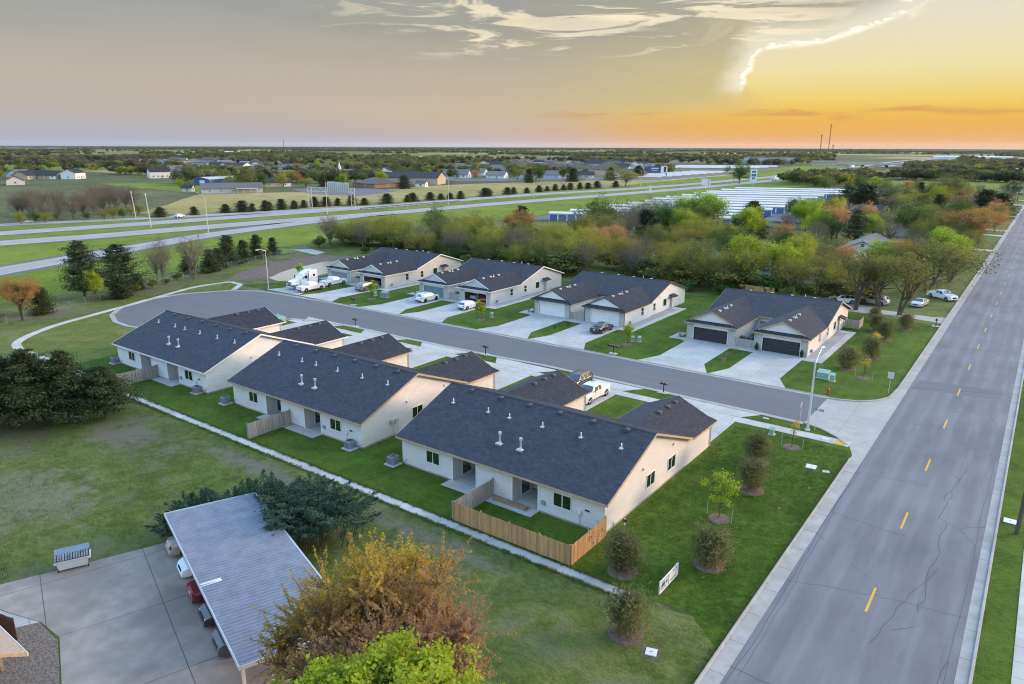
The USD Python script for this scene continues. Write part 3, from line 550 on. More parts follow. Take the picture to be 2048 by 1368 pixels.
def slabs(name, poly, frame, xs, ys, mt, z=.03, t=.03, gap=.014, kind='structure', bedz=.018, jit=.004):
    """concrete cut into panels by joints; frame = (origin, angle) of the joint grid"""
    t_ = data(thing(name, None, None), kind=kind)
    part(t_, 'joint_bed', MB().flat(poly, bedz), 'joint')
    (ox, oy), an = frame; co, si = math.cos(an), math.sin(an)
    for x0, x1 in zip(xs[:-1], xs[1:]):
        for y0, y1 in zip(ys[:-1], ys[1:]):
            c = Polygon([(ox + u * co - w * si, oy + u * si + w * co) for u, w in ((x0 + gap, y0 + gap), (x1 - gap, y0 + gap), (x1 - gap, y1 - gap), (x0 + gap, y1 - gap))]).intersection(poly)
            if c.area > .03: part(t_, 'slab', MB().prism(c, z - t, z + rng.uniform(-jit, jit)), mt)
    return t_
def path_slabs(name, pts, w, step, mt, z=.03):
    t_ = data(thing(name, None, None), kind='structure'); L = LineString(pts); n = int(L.length / step); pl = ribbon(pts, w - .02)
    part(t_, 'joint_bed', MB().flat(pl, .018), 'joint')
    for i in range(n):
        a, b = i * L.length / n + .012, (i + 1) * L.length / n - .012
        p, q = np.array(L.interpolate(a).coords[0]), np.array(L.interpolate(b).coords[0])
        d0 = np.array(L.interpolate(a + .2).coords[0]) - np.array(L.interpolate(max(a - .2, 0)).coords[0]); d1 = np.array(L.interpolate(b + .2).coords[0]) - np.array(L.interpolate(b - .2).coords[0])
        n0 = np.array([-d0[1], d0[0]]) / np.hypot(*d0) * w / 2; n1 = np.array([-d1[1], d1[0]]) / np.hypot(*d1) * w / 2
        part(t_, 'slab', MB().prism([tuple(p + n0), tuple(p - n0), tuple(q - n1), tuple(q + n1)], 0, z + rng.uniform(-.006, .006)), mt)
apron = Polygon([(-16.7, 82.0), (-15.7, 82.05), (-13.7, 82.8), (-12.2, 84.4), (-11.3, 86.4), (-10.86, 90.8), (-9.96, 90.8), (-9.96, 66), (-10.9, 66), (-11.0, 67.2), (-11.74, 69.4), (-13.05, 71.1), (-14.8, 72.35), (-16.7, 73.0)])
slabs('street_apron', apron, ((0, 0), 0), [-16.7, -13.35, -9.9], [66, 70, 74.1, 78, 82, 86.5, 91], 'concrete_street', z=.022, t=.012, bedz=.008, jit=.001)
cl = [(-16.75, 82.15), (-15.7, 82.2), (-13.6, 82.95), (-12.05, 84.5), (-11.15, 86.5), (-10.9, 90.7)]
struct('kerb', MB().prism(LineString(cl).buffer(.12, cap_style=2), 0, .12), 'kerb')
struct('kerb', MB().prism(LineString([(-16.75, 72.8), (-14.9, 72.15), (-13.2, 70.9), (-11.95, 69.4)]).buffer(.12, cap_style=2), 0, .10), 'kerb')
path_slabs('near_path', [(-17.35, 35.82), (-60, 35.86), (-84, 36.05), (-99, 36.4), (-110.8, 36.4)], .95, 1.55, 'concrete_path')
path_slabs('loop_path', catmull([(-110.9, 36.35), (-114.4, 37.4), (-117.8, 40.4), (-121.2, 45.2), (-124.2, 52.2), (-127.4, 60.5), (-131.2, 69.4), (-133.6, 76), (-133.2, 83.2)], 8), 1.15, 1.5, 'concrete_path')
path_slabs('link_path', [(-133.0, 83.2), (-128.8, 82.6), (-124.9, 78.4)], 1.0, 1.4, 'concrete_path')
path_slabs('street_walk', [(-95.4, 69.65), (-11.7, 69.6)], 1.45, 1.6, 'concrete')
struct('tactile_pad', MB().box(-13.0, 68.95, .03, -12.1, 70.2, .045), 'paint_yellow')

# driveways: two to a house on both rows
def drive(poly, name='driveway', ys=None, north=True):
    b = Polygon(poly).bounds
    slabs(name, Polygon(poly), ((0, 0), 0), [b[0] - .01, (b[0] + b[2]) / 2, b[2] + .01], ys, 'concrete', z=.034, t=.02, bedz=.02)
NX = [-23.03, -50.25, -76.45, -102.75]
SX = [-22.2, -47.6, -73.0]
for X in NX:
    ys = [82.6, 86.3, 91, 95.65]
    drive([(X - .15, 95.65), (X - .1, 86), (X + 1.6, 82.68), (X - 7.85, 82.68), (X - 6.5, 86.4), (X - 6.55, 95.65)], ys=ys)
    drive([(X - 9.85, 95.65), (X - 9.75, 86.3), (X - 7.95, 82.68), (X - 17.5, 82.68), (X - 16.1, 86.5), (X - 16.35, 95.65)], ys=ys)
    front = unary_union([sbox(X - 16.9, 95.66, X + 2.35, 97.36), sbox(X + 1.35, 97.3, X + 2.35, 116), sbox(X - 19.2, 96.1, X - 16.85, 97.4), sbox(X - 19.2, 97.4, X - 18.0, 100), sbox(X + .02, 114.2, X + 1.36, 116)])
    slabs('front_walk', front, ((X, 95.66), 0), [-19.3, -16.36, -13, -9.75, -6.6, -3.2, 0, 1.36, 2.4], [0, 1.7, 4.4, 7, 10, 13, 16, 18.6, 20.4], 'concrete', z=.036, t=.02, bedz=.021)
    struct('gravel_bed', MB().flat([(X + .01, 97.38), (X + 1.33, 97.38), (X + 1.33, 114.2), (X + .01, 114.2)], .020), 'gravel')
for X in SX:
    for x0, x1, f0, f1 in ((X - 6.9, X - .25, 1.5, 1.7), (X - 20.15, X - 14.0, 1.7, 1.7)):
        drive([(x0, 61.35), (x1, 61.35), (x1, 68.85), (x0, 68.85)], ys=[61.3, 65, 68.9]); drive([(x0, 70.4), (x1, 70.4), (x1 + f1, 72.6), (x0 - f0, 72.6)], ys=[70.3, 73])
# the old concrete pad by the carport
CPA = math.radians(-18.3); CU = np.array([math.cos(CPA), math.sin(CPA)]); CN = np.array([-CU[1], CU[0]])
pad = Polygon([(-50.6, 11.2), (-49.2, 14.75), (-46.5, 21.6), (-44.0, 27.2), (-26.5, 21.4), (-22, 8), (-30, 3), (-37.0, 11.3), (-41.4, 13.0), (-43.75, 12.95), (-46.2, 12.2)])
slabs('parking_pad', pad, ((0, 0), CPA), [-53, -50.0, -43.5, -36.6, -29.6, -22, -14], [-14, -7, -1.2, 4.8, 12.5, 14], 'concrete_old', z=.036, t=.02, gap=.022, bedz=.018)
struct('mulch_bed', MB().flat(wavy([(-43.7, 12.9), (-41.3, 12.9), (-37.0, 11.2), (-33, 6), (-42, 2), (-50, 6), (-46, 12)], .1, .8), .022), 'woodchip')
slabs('back_walk', Polygon([(-50.6, 11.1), (-46.2, 12.15), (-43.8, 12.9), (-44.6, 11.4), (-47, 10.2), (-51, 9)]), ((0, 0), CPA), [-53, -49.5, -46, -42], [-8, -2, 3], 'concrete_path', z=.038, t=.02, bedz=.026)
# driveway and verge crossings along the avenue further north
for k, (yy, w, L) in enumerate(((133.0, 3.6, 10.5), (236, 3.5, 5), (279, 3.5, 6), (297, 3, 6), (362, 4, 7), (440, 5, 8), (481, 5, 8))):
    struct('driveway', MB().flat([(-11.0, yy - w / 2 - .8), (-11.0, yy + w / 2 + .8), (-13, yy + w / 2), (-11 - L, yy + w / 2 + 1), (-11 - L, yy - w / 2 + 1), (-13, yy - w / 2)], .016), 'concrete_path' if k else 'concrete_street')
struct('gravel_yard', MB().flat(wavy([(-20.5, 131.5), (-21, 137), (-34, 141), (-44, 138), (-40, 131), (-30, 130.5)], .4, 1.2), .015), 'gravel')
# ---------------------------------------------------------------- the duplexes
def window(t, face, a0, a1, z0, z1, at, out, split='v', frame='trim_white', glass='window_glass'):
    """a window on a wall. face 'x': the wall is the plane x = at, a runs along y; 'y': plane y = at. out = +1/-1 is the outward side"""
    def bx(m, p0, p1, q0, q1, d0, d1):
        lo, hi = sorted((at + out * d0, at + out * d1))
        return m.box(lo, p0, q0, hi, p1, q1) if face == 'x' else m.box(p0, lo, q0, p1, hi, q1)
    w = .07; f = MB()
    bx(f, a0 - w, a1 + w, z0 - w, z0, -.03, .055); bx(f, a0 - w, a1 + w, z1, z1 + w, -.03, .055); bx(f, a0 - w, a0, z0, z1, -.03, .05); bx(f, a1, a1 + w, z0, z1, -.03, .05)
    if split == 'v': bx(f, (a0 + a1) / 2 - .03, (a0 + a1) / 2 + .03, z0, z1, -.02, .04)
    elif split == 'h': bx(f, a0, a1, (z0 + z1) / 2 - .03, (z0 + z1) / 2 + .03, -.02, .04)
    wn = part(t, 'window', f, frame); mid = (a0 + a1) / 2 if split == 'v' else a1
    for k, (u0, u1, v0, v1) in enumerate(((a0, mid, z0, z1), (mid, a1, z0, z1)) if split == 'v' else ((a0, a1, z0, (z0 + z1) / 2), (a0, a1, (z0 + z1) / 2, z1)) if split == 'h' else ((a0, a1, z0, z1),)):
        g_ = .032
        part(wn, 'pane', bx(MB(), u0 + (g_ if k else 0), u1 - (0 if k or split != 'v' else g_), v0, v1, .010, .018), glass)
    part(wn, 'blind', bx(MB(), a0, mid if split == 'v' else a1, z0, z1, .002, .006), 'screen' if split != 'n' else 'blind')
    if split == 'v': part(wn, 'blind', bx(MB(), mid, a1, z0, z1, .002, .006), 'blind')
    return wn
def vent_pipe(t, x, y, z, h=.42):
    p = part(t, 'vent_pipe', MB().cyl(x, y, z - .12, z + h, .055, n=8), 'pvc'); part(p, 'flashing', MB().box(x - .16, y - .2, z - .09, x + .16, y + .17, z + .035), 'galvanized')
def flue(t, x, y, z):
    p = part(t, 'flue', MB().cyl(x, y, z - .15, z + .78, .085, n=10), 'galvanized'); part(p, 'flue_cap', MB().cyl(x, y, z + .78, z + .98, .15, .135, n=12), 'galvanized')
    part(p, 'flashing', MB().cyl(x, y, z - .1, z + .2, .2, .09, n=10).box(x - .3, y - .34, z - .16, x + .3, y + .28, z + .03), 'galvanized')
def box_vent(t, x, y, z, mt='vent_metal', sx=.2, sy=.24):
    part(t, 'box_vent', MB().bevbox(x - sx, y - sy, z - .12, x + sx, y + sy, z + .17, .05), mt)

def duplex(name, label, group, loc, rz, W, ww, P, D, eave, ridge, wz, wr, wall, trim, doors, north, vent='vent_metal', yard_side=1, walls2=None):
    t = thing(name, label, 'duplex', loc, rz, group)
    ov = .4; ym = P + D / 2; sl = (ridge - eave) / (D / 2 + ov); zr = lambda y: ridge - abs(y - ym) * sl
    wtop = zr(P) - .05; th = .16
    R = 'roof_charcoal'
    # main roof: two slopes with a real thickness
    rm = MB().slab([(-W - ov, P - ov, eave), (ov, P - ov, eave), (ov, ym, ridge), (-W - ov, ym, ridge)], .13)
    rm.slab([(-W - ov, ym, ridge), (ov, ym, ridge), (ov, P + D + ov, eave), (-W - ov, P + D + ov, eave)], .13)
    roof = part(t, 'roof', rm, R)
    part(roof, 'ridge_cap', MB().slab([(-W - ov, ym - .16, ridge - .16 * sl + .025), (ov, ym - .16, ridge - .16 * sl + .025), (ov, ym, ridge + .03), (-W - ov, ym, ridge + .03)], .02).slab([(-W - ov, ym, ridge + .03), (ov, ym, ridge + .03), (ov, ym + .16, ridge - .16 * sl + .025), (-W - ov, ym + .16, ridge - .16 * sl + .025)], .02), R)
    # fascia, rake boards
    fa = MB().box(-W - ov, P + D + ov, eave - .19, ov, P + D + ov + .03, eave - .012)
    fa.box(-W + ww + .3, P - ov - .03, eave - .19, -ww - .3, P - ov, eave - .012)
    for xs in (-W - ov, ov):
        s_ = .03 if xs > 0 else -.03
        for (ya, za, yb, zb) in ((P - ov, eave, ym, ridge), (ym, ridge, P + D + ov, eave)):
            lo, hi = min(xs, xs + s_), max(xs, xs + s_)
            fa.rings([[(lo, ya, za - .18), (hi, ya, za - .18), (hi, ya, za + .012), (lo, ya, za + .012)], [(lo, yb, zb - .18), (hi, yb, zb - .18), (hi, yb, zb + .012), (lo, yb, zb + .012)]])
    part(t, 'fascia', fa, trim)
    so = MB()
    for y0, y1 in ((P + D + .0, P + D + ov),): so.box(-W - ov + .02, y0, eave - .2, ov - .02, y1, eave - .17)
    part(t, 'soffit', so, 'trim_white')
    # gable ends
    for x0 in (-W, -th):
        m = MB(); pr = [(P, 0), (P + D, 0), (P + D, zr(P + D) - .13), (ym, ridge - .13), (P, zr(P) - .13)]
        m.rings([[(x0, y_, z_) for y_, z_ in pr], [(x0 + th, y_, z_) for y_, z_ in pr]])
        part(t, 'gable_wall', m, wall)
    base = MB().box(-W - .015, P + .2, 0, -W + .1, P + D + .015, .16).box(-.1, P + .2, 0, .015, P + D + .015, .16)
    part(t, 'foundation', base, 'concrete_old')
    # rear wall, with porches let in on the south row
    ry = P + D
    if north: part(t, 'rear_wall', MB().box(-W + th, ry - th, 0, -th, ry, wtop), wall)
    else:
        ops = sorted((-W - a, -W - b) for a, b in ((-5.75, -8.25), (-11.85, -14.4))); ops = [(min(o), max(o)) for o in ops]
        xs = [-W + th] + [q for o in ops for q in o] + [-th]
        for a, b in zip(xs[::2], xs[1::2]): part(t, 'rear_wall', MB().box(a, ry - th, 0, b, ry, wtop), wall)
        for a, b in ops:
            part(t, 'porch_wall', MB().box(a - th, ry - 3.0, 0, a, ry - th, wtop), wall); part(t, 'porch_wall', MB().box(b, ry - 3.0, 0, b + th, ry - th, wtop), wall)
            part(t, 'porch_wall', MB().box(a - th, ry - 3.0 - th, 0, b + th, ry - 3.0, wtop), wall)
            part(t, 'porch_ceiling', MB().box(a, ry - 3.0, wtop - .06, b, ry - .02, wtop - .005), 'trim_white')
            # sliding door on the side of the porch that faces the open end
            dr = part(t, 'porch_door', MB().box(b - .05, ry - 2.5, .05, b - .006, ry - 2.42, 2.02).box(b - .05, ry - 1.25, .05, b - .006, ry - 1.17, 2.02).box(b - .05, ry - 2.42, 1.95, b - .006, ry - 1.25, 2.02).box(b - .05, ry - 2.42, .05, b - .006, ry - 1.25, .14), 'trim_white')
            part(dr, 'pane', MB().box(b - .03, ry - 2.42, .14, b - .012, ry - 1.25, 1.95), 'window_glass')
            bd = part(t, 'back_door', MB().bevbox(a + .55, ry - 3.0 + .004, .03, a + 1.5, ry - 2.94, 2.04, .012), 'door_white')
            part(bd, 'handle', MB().blob((a + .66, ry - 2.91, 1.0), .04, 1, 1), 'chrome')
            for q in (a, b): part(t, 'corner_trim', MB().box(q - .05, ry + .005, 0, q + .05, ry + .03, wtop), 'trim_white')
        for a, b, z0, z1 in ((-2.85, -4.35, 1.0, 2.06), (-15.87, -17.3, 1.0, 2.06)):
            a, b = sorted((-W - a, -W - b)); window(t, 'y', a, b, z0, z1, ry, 1)
        part(t, 'foundation', MB().box(-W, ry, 0, -W + W, ry + .015, .15), 'concrete_old')
        # meter, hose reel box, conduit on the rear wall
        mx = -W + 2.05
        mb = part(t, 'meter_box', MB().bevbox(mx - .13, ry + .005, 1.0, mx + .13, ry + .12, 1.3, .02), 'metal_white'); part(mb, 'conduit', MB().tube([(mx, ry + .05, 1.0), (mx, ry + .05, .05)], .03), 'galvanized')
        part(t, 'cable_box', MB().bevbox(-W + 5.1, ry + .005, .75, -W + 5.45, ry + .12, 1.1, .02), 'ac_grey')
        part(t, 'dryer_hood', MB().box(-W + 1.25, ry + .004, 1.42, -W + 1.6, ry + .09, 1.52), 'plastic_black')
    # court wall between the garage wings
    part(t, 'front_wall', MB().box(-W + ww + .02, P, 0, -ww - .02, P + th, wtop), wall)
    cx = (-W) / 2
    window(t, 'y', cx - .9, cx + .5, .95, 2.0, P, -1, 'h')
    # garage wings
    wov = .42; wsl = (wr - wz) / (ww / 2 + wov)
    for k, (x0, x1) in enumerate(((-W, -W + ww), (-ww, 0))):
        xm = (x0 + x1) / 2; wh = wz + .1; yb = P - ov + (wr - eave) / sl + .25; yf = -.12
        zf = lambda x: wr - abs(x - xm) * wsl
        hx = ww / 2 - .42
        m = MB()
        for sg in (-1, 1):
            e = xm + sg * (ww / 2 + wov); h_ = xm + sg * hx; yo = P + (wz - eave) / sl + .5
            outer = (e, P - ov + .02, wz)
            pts = [(xm, yf, wr), (h_, yf, zf(h_)), (e, -.5, wz), outer, (xm, yb, wr)]
            m.slab(pts, .10)
        part(t, 'wing_roof', m, R)
        part(t, 'pent_roof', MB().slab([(xm - ww / 2 - wov, -.5, wz), (xm + ww / 2 + wov, -.5, wz), (xm + hx, .06, zf(xm + hx) - .015), (xm - hx, .06, zf(xm + hx) - .015)], .08), R)
        zt = zf(xm + hx)
        part(t, 'gable_triangle', MB().rings([[(xm - hx, .0, zt - .06), (xm + hx, .0, zt - .06), (xm, .0, wr - .1)], [(xm - hx, .1, zt - .06), (xm + hx, .1, zt - .06), (xm, .1, wr - .1)]]), wall)
        rk = MB()
        for sg in (-1, 1):
            a_, b_ = (xm, wr), (xm + sg * (hx + .12), zf(xm + hx + .12))
            q = [(yf - .035, 0), (yf - .002, 0)]
            rk.rings([[(a_[0], yf - .035, a_[1] - .17), (a_[0], yf - .002, a_[1] - .17), (a_[0], yf - .002, a_[1] + .012), (a_[0], yf - .035, a_[1] + .012)], [(b_[0], yf - .035, b_[1] - .15), (b_[0], yf - .002, b_[1] - .15), (b_[0], yf - .002, b_[1] + .012), (b_[0], yf - .035, b_[1] + .012)]])
        part(t, 'rake_board', rk, trim)
        gt = MB().box(xm - ww / 2 - wov, -.56, wz - .16, xm + ww / 2 + wov, -.505, wz - .02)
        for sg in (-1, 1):
            e = xm + sg * (ww / 2 + wov); lo, hi = sorted((e, e + sg * .05)); gt.box(lo, -.5, wz - .16, hi, P - ov - .04, wz - .02)
        part(t, 'gutter', gt, trim)
        part(t, 'soffit', MB().box(xm - ww / 2 - wov + .02, -.5, wz - .17, xm + ww / 2 + wov - .02, -.0, wz - .14), 'trim_white')
        # side walls and the front around the garage door
        d0, d1 = xm - 2.5 + (.05 if k else -.05), xm + 2.5 + (.05 if k else -.05)
        if not north: d0, d1 = xm - 2.45, xm + 2.45
        dh = 1.9
        outerx = x0 if k == 0 else x1 - th; innerx = x1 - th if k == 0 else x0
        for wx in (outerx, innerx): part(t, 'wing_wall', MB().box(wx, .1, 0, wx + th, P + (.3 if wx == innerx else 0), wh), wall)
        for a, b in ((x0, d0), (d1, x1)):
            pr_ = part(t, 'stone_pier', MB().bevbox(a - (.03 if a == x0 else 0), -.04, .0, b + (.03 if b == x1 else 0), .14, wz - .15, .012), 'stone')
        part(t, 'header', MB().box(d0, -.03, dh, d1, .13, wz - .15), 'trim_white' if not walls2 else walls2)
        part(t, 'door_trim', MB().box(d0 - .09, -.075, 0, d0, -.045, dh + .1).box(d1, -.075, 0, d1 + .09, -.045, dh + .1).box(d0, -.075, dh, d1, -.045, dh + .1), 'trim_white' if doors != 'door_black' else 'siding_white')
        od = doors[k] if isinstance(doors, (list, tuple)) else doors
        if od != 'open':
            gd = part(t, 'garage_door', MB().box(d0, .09, .0, d1, .12, dh), od); nrow = 4; hrow = dh / nrow
            for r_ in range(nrow): part(gd, 'door_panel', MB().bevbox(d0 + .012, .045, r_ * hrow + .012, d1 - .012, .088, (r_ + 1) * hrow - .012, .018), od)
        else:
            part(t, 'garage_interior', MB().box(x0 + th, 6.3, 0, x1 - th, 6.4, wh).box(x0 + th, .14, 0.001, x1 - th, 6.3, .05).box(x0 + th + .004, .14, .05, x0 + th + .05, 6.3, wh).box(x1 - th - .05, .14, .05, x1 - th - .004, 6.3, wh).box(x0 + th, .14, wz - .16, x1 - th, 6.3, wz - .12), 'inside')
            part(t, 'raised_door', MB().box(d0 + .05, .5, dh + .1, d1 - .05, 2.7, dh + .15), 'door_white')
        # downspouts at the front corners
        for q in ((x0 - .05), (x1 + .05)):
            part(t, 'downspout', MB().tube([(q, -.45, wz - .1), (q, -.1, wz - .35), (q, -.08, .12), (q, -.3, .05)], .045, 6), 'trim_dark' if trim == 'trim_dark' else 'steel_rust' if trim == 'trim_wood' else 'trim_white')
        for j, yv in enumerate((1.9, 4.0, 6.4) if north else (1.4, 3.0, 4.8)):
            q = xm + (.35 if (north) else -.35); box_vent(roof, q, yv, zf(q) - .0, vent)
            if north and j == 1: vent_pipe(roof, q + .1, yv + .7, zf(q + .1), .4)
    # windows and the side door on the flank walls
    for x_, o in ((0, 1), (-W, -1)):
        if north:
            window(t, 'x', 5.75, 6.55, .85, 2.05, x_, o, 'h'); window(t, 'x', 10.1, 10.9, .85, 2.05, x_, o, 'h'); window(t, 'x', 13.9, 15.1, .95, 2.15, x_, o, 'n')
            sd = part(t, 'side_door', MB().bevbox(x_ - .02 if o > 0 else x_ - .05, 16.6, .1, x_ + .05 if o > 0 else x_ + .02, 17.5, 2.15, .012), 'door_grey'); part(sd, 'handle', MB().blob((x_ + o * .08, 16.72, 1.05), .04, 2, 1), 'chrome')
            hx0, hx1 = sorted((x_ + o * .02, x_ + o * .95))
            part(t, 'door_hood', MB().slab([(hx0, 16.2, 2.62 if o > 0 else 2.3), (hx1, 16.2, 2.3 if o > 0 else 2.62), (hx1, 17.9, 2.3 if o > 0 else 2.62), (hx0, 17.9, 2.62 if o > 0 else 2.3)], .1), R)
            part(t, 'hood_bracket', MB().tube([(x_ + o * .02, 16.3, 1.9), (x_ + o * .8, 16.3, 2.25)], .04).tube([(x_ + o * .02, 17.8, 1.9), (x_ + o * .8, 17.8, 2.25)], .04), trim)
            part(t, 'gas_meter', MB().bevbox(*sorted((x_ + o * .05, x_ + o * .3))[:1], 1.6, .35, max(x_ + o * .05, x_ + o * .3), 1.85, .75, .02).tube([(x_ + o * .17, 1.75, .35), (x_ + o * .17, 1.75, .03)], .025), 'ac_grey')
            part(t, 'gable_light', MB().bevbox(min(x_, x_ + o * .12), 12.4, 2.75, max(x_, x_ + o * .12), 12.6, 2.95, .02), 'metal_white')
        else:
            y1 = P + D
            window(t, 'x', y1 - 8.05, y1 - 6.65, .96, 2.05, x_, o); window(t, 'x', y1 - 12.0, y1 - 10.6, .98, 2.05, x_, o)
            part(t, 'gable_light', MB().bevbox(min(x_, x_ + o * .14), y1 - 6.1, 2.85, max(x_, x_ + o * .14), y1 - 5.85, 3.05, .03).bevbox(min(x_, x_ + o * .14), y1 - 11.6, 3.05, max(x_, x_ + o * .14), y1 - 11.35, 3.25, .03), 'metal_white')
    # roof furniture
    if north:
        for f in (.22, .42, .6, .8): box_vent(roof, -W * f, ym + .5, zr(ym + .5), vent)
        vent_pipe(roof, -W * .3, ym + .35, zr(ym + .35))
    else:
        for w in (-1.4, -5.0, -8.7, -12.1, -14.4, -18.4): vent_pipe(roof, -W - w, ym + 2.35, zr(ym + 2.35))
        for w in (-8.9, -11.0): flue(roof, -W - w, ym + 5.15, zr(ym + 5.15))
        for w in (-1.9, -5.0, -8.2, -11.3, -14.4, -17.8): box_vent(roof, -W - w, ym + .45, zr(ym + .45), 'vent_metal')
    return t
NL = ['cream duplex with black garage doors beside the avenue, north side of the street', 'white duplex with white garage doors and the black sedan on its drive', 'light grey duplex with one teal garage door and one open garage', 'beige duplex at the turning loop beside the pond, one garage open']
for X, lb, wl, tr, dr in zip(NX, NL, ('siding_cream', 'siding_white', 'siding_grey', 'siding_greige'), ('trim_wood', 'trim_dark', 'trim_white', 'trim_white'), ('door_black', 'door_white', ('door_teal', 'open'), ('door_grey', 'open'))):
    duplex('duplex', lb, 'duplexes on the north side of the street', (X, 97.4, 0), 0, 16.85, 7.0, 9.1, 13.8, 2.75, 5.0, 2.6, 4.4, wl, tr, dr, True, 'vent_light')
SL = ['nearest duplex, dark roof, with the wood-fenced yard beside the avenue lawn', 'middle duplex of the three with their backs to us, grey privacy fence at its porches', 'farthest duplex of the three with their backs to us, beside the turning loop']
for X, lb, tr in zip(SX, SL, ('trim_wood', 'trim_wood', 'trim_white')):
    duplex('duplex', lb, 'duplexes on the south side of the street', (X - 20.2, 61.2, 0), PI, 20.2, 6.7, 5.4, 14.4, 2.65, 5.58, 2.58, 4.3, 'siding_cream' if X > -60 else 'siding_white', tr, 'door_white', False)
# patios behind the south row, each poured in panels
for X in SX:
    for a, b in ((X - 10.1, X - 5.7), (X - 14.75, X - 10.3)):
        slabs('patio', sbox(a, 40.25, b, 44.2).difference(sbox(a - 1, 41.42, X - 8.22, 45)).difference(sbox(X - 5.78, 41.42, b + 5, 45)) if b > X - 6 else sbox(a, 40.25, b, 44.2).difference(sbox(a - 1, 41.42, X - 14.37, 45)).difference(sbox(X - 11.88, 41.42, b + 1, 45)), ((a, 40.25), 0), [0, 2.2, 4.6], [0, 1.17, 4], 'concrete', z=.05, t=.035, bedz=.02)

# ---------------------------------------------------------------- fences of single boards
def board_fence(name, label, cat, runs, h, w, mt, group=None, posts=True, caps=False, gap=.012, rails=True, vary=.02, post_side=1):
    x0, y0 = runs[0]
    t = thing(name, label, cat, (x0, y0, 0), 0, group); r = random.Random(int(abs(x0 * 31 + y0 * 17)))
    for (ax, ay), (bx, by) in zip(runs[:-1], runs[1:]):
        L = math.hypot(bx - ax, by - ay); an = math.atan2(by - ay, bx - ax); n = int(L / (w + gap)); co, si = math.cos(an), math.sin(an)
        for i in range(n):
            s_ = (i + .5) * L / n; hh = h + r.uniform(-vary, vary); bw = w / 2; off = r.uniform(-.004, .004)
            m = MB().rings([[(-bw, -.01, .03), (bw, -.01, .03), (bw, -.01, hh - .04), (bw - .03, -.01, hh), (-bw + .03, -.01, hh), (-bw, -.01, hh - .04)], [(-bw, .01, .03), (bw, .01, .03), (bw, .01, hh - .04), (bw - .03, .01, hh), (-bw + .03, .01, hh), (-bw, .01, hh - .04)]])
            part(t, 'board', m.xf(an, (ax - x0 + co * s_ - si * off, ay - y0 + si * s_ + co * off, 0)), mt)
        if rails:
            for z in (.28, h * .55, h - .22): part(t, 'rail', MB().box(0, post_side * .014, z - .045, L, post_side * .052, z + .045).xf(an, (ax - x0, ay - y0, 0)), mt)
        if posts:
            k = max(1, round(L / 2.4))
            for i in range(k + 1):
                s_ = i * L / k; pm = MB().bevbox(-.045, post_side * .05 - .0 if post_side > 0 else -.14, 0, .045, post_side * .05 + .09 if post_side > 0 else -.05, h + .05, .008).xf(an, (ax - x0 + co * s_, ay - y0 + si * s_, 0))
                part(t, 'post', pm, mt)
    return t
board_fence('privacy_fence', 'honey-coloured new board fence round the nearest duplex yard, facing us', 'fence', [(-32.2, 36.42), (-22.0, 36.46)], 1.56, .14, 'fence_new')
board_fence('privacy_fence', 'honey-coloured board fence with a gate at the right end of the nearest yard', 'fence', [(-21.98, 36.5), (-21.98, 41.3)], 1.56, .14, 'fence_new', post_side=1)
board_fence('privacy_fence', 'weathered grey board screen between the porches of the nearest duplex', 'fence', [(-32.25, 41.35), (-32.25, 36.5)], 1.56, .14, 'fence_grey', post_side=-1)
board_fence('privacy_fence', 'grey board screen between the porches of the middle duplex', 'fence', [(-58.0, 36.5), (-58.0, 41.35)], 1.58, .14, 'fence_grey', post_side=1)
board_fence('privacy_fence', 'grey board screen between the porches of the farthest backward duplex', 'fence', [(-83.4, 36.6), (-83.4, 41.35)], 1.58, .14, 'fence_grey', post_side=1)
for X, d in zip(NX, ('black-doored', 'white-doored', 'teal-doored', 'loop-side')):
    board_fence('court_fence', f'short grey board fence with a gate between the garages of the {d} duplex', 'fence', [(X - 9.8, 97.35), (X - 7.05, 97.35)], 1.25, .14, 'fence_grey')
board_fence('yard_fence', 'pale board fence box behind the cream duplex by the avenue', 'fence', [(-22.9, 118.3), (-20.9, 118.3), (-20.9, 121.5)], 1.4, .14, 'fence_grey')
board_fence('board_fence', 'orange cedar board fence among the trees behind the white duplex', 'fence', [(-45, 133.5), (-38.5, 133.5)], 2.1, .15, 'fence_new')
gt_ = thing('gate_latch', 'black latch and hinge hardware on the honey board gate', 'latch', (-21.9, 39.0, 0)); part(gt_, 'latch', MB().box(-.025, -.02, .95, .02, .02, 1.15), 'iron_black'); part(gt_, 'hinge', MB().box(-.025, .35, .4, .02, .38, .5), 'iron_black')
st_ = thing('wood_step', 'long low wooden step below the nearest duplex wall by its fence', 'step', (-31.9, 41.0, .05)); part(st_, 'board', MB().bevbox(0, -.3, .16, 3.2, -.06, .2, .01), 'wood_deck'); part(st_, 'board', MB().bevbox(0, -.05, .16, 3.2, .2, .2, .01), 'wood_deck'); part(st_, 'riser', MB().box(.02, -.28, 0, 3.18, -.24, .16).box(.02, .14, 0, 3.18, .18, .16), 'wood_deck')
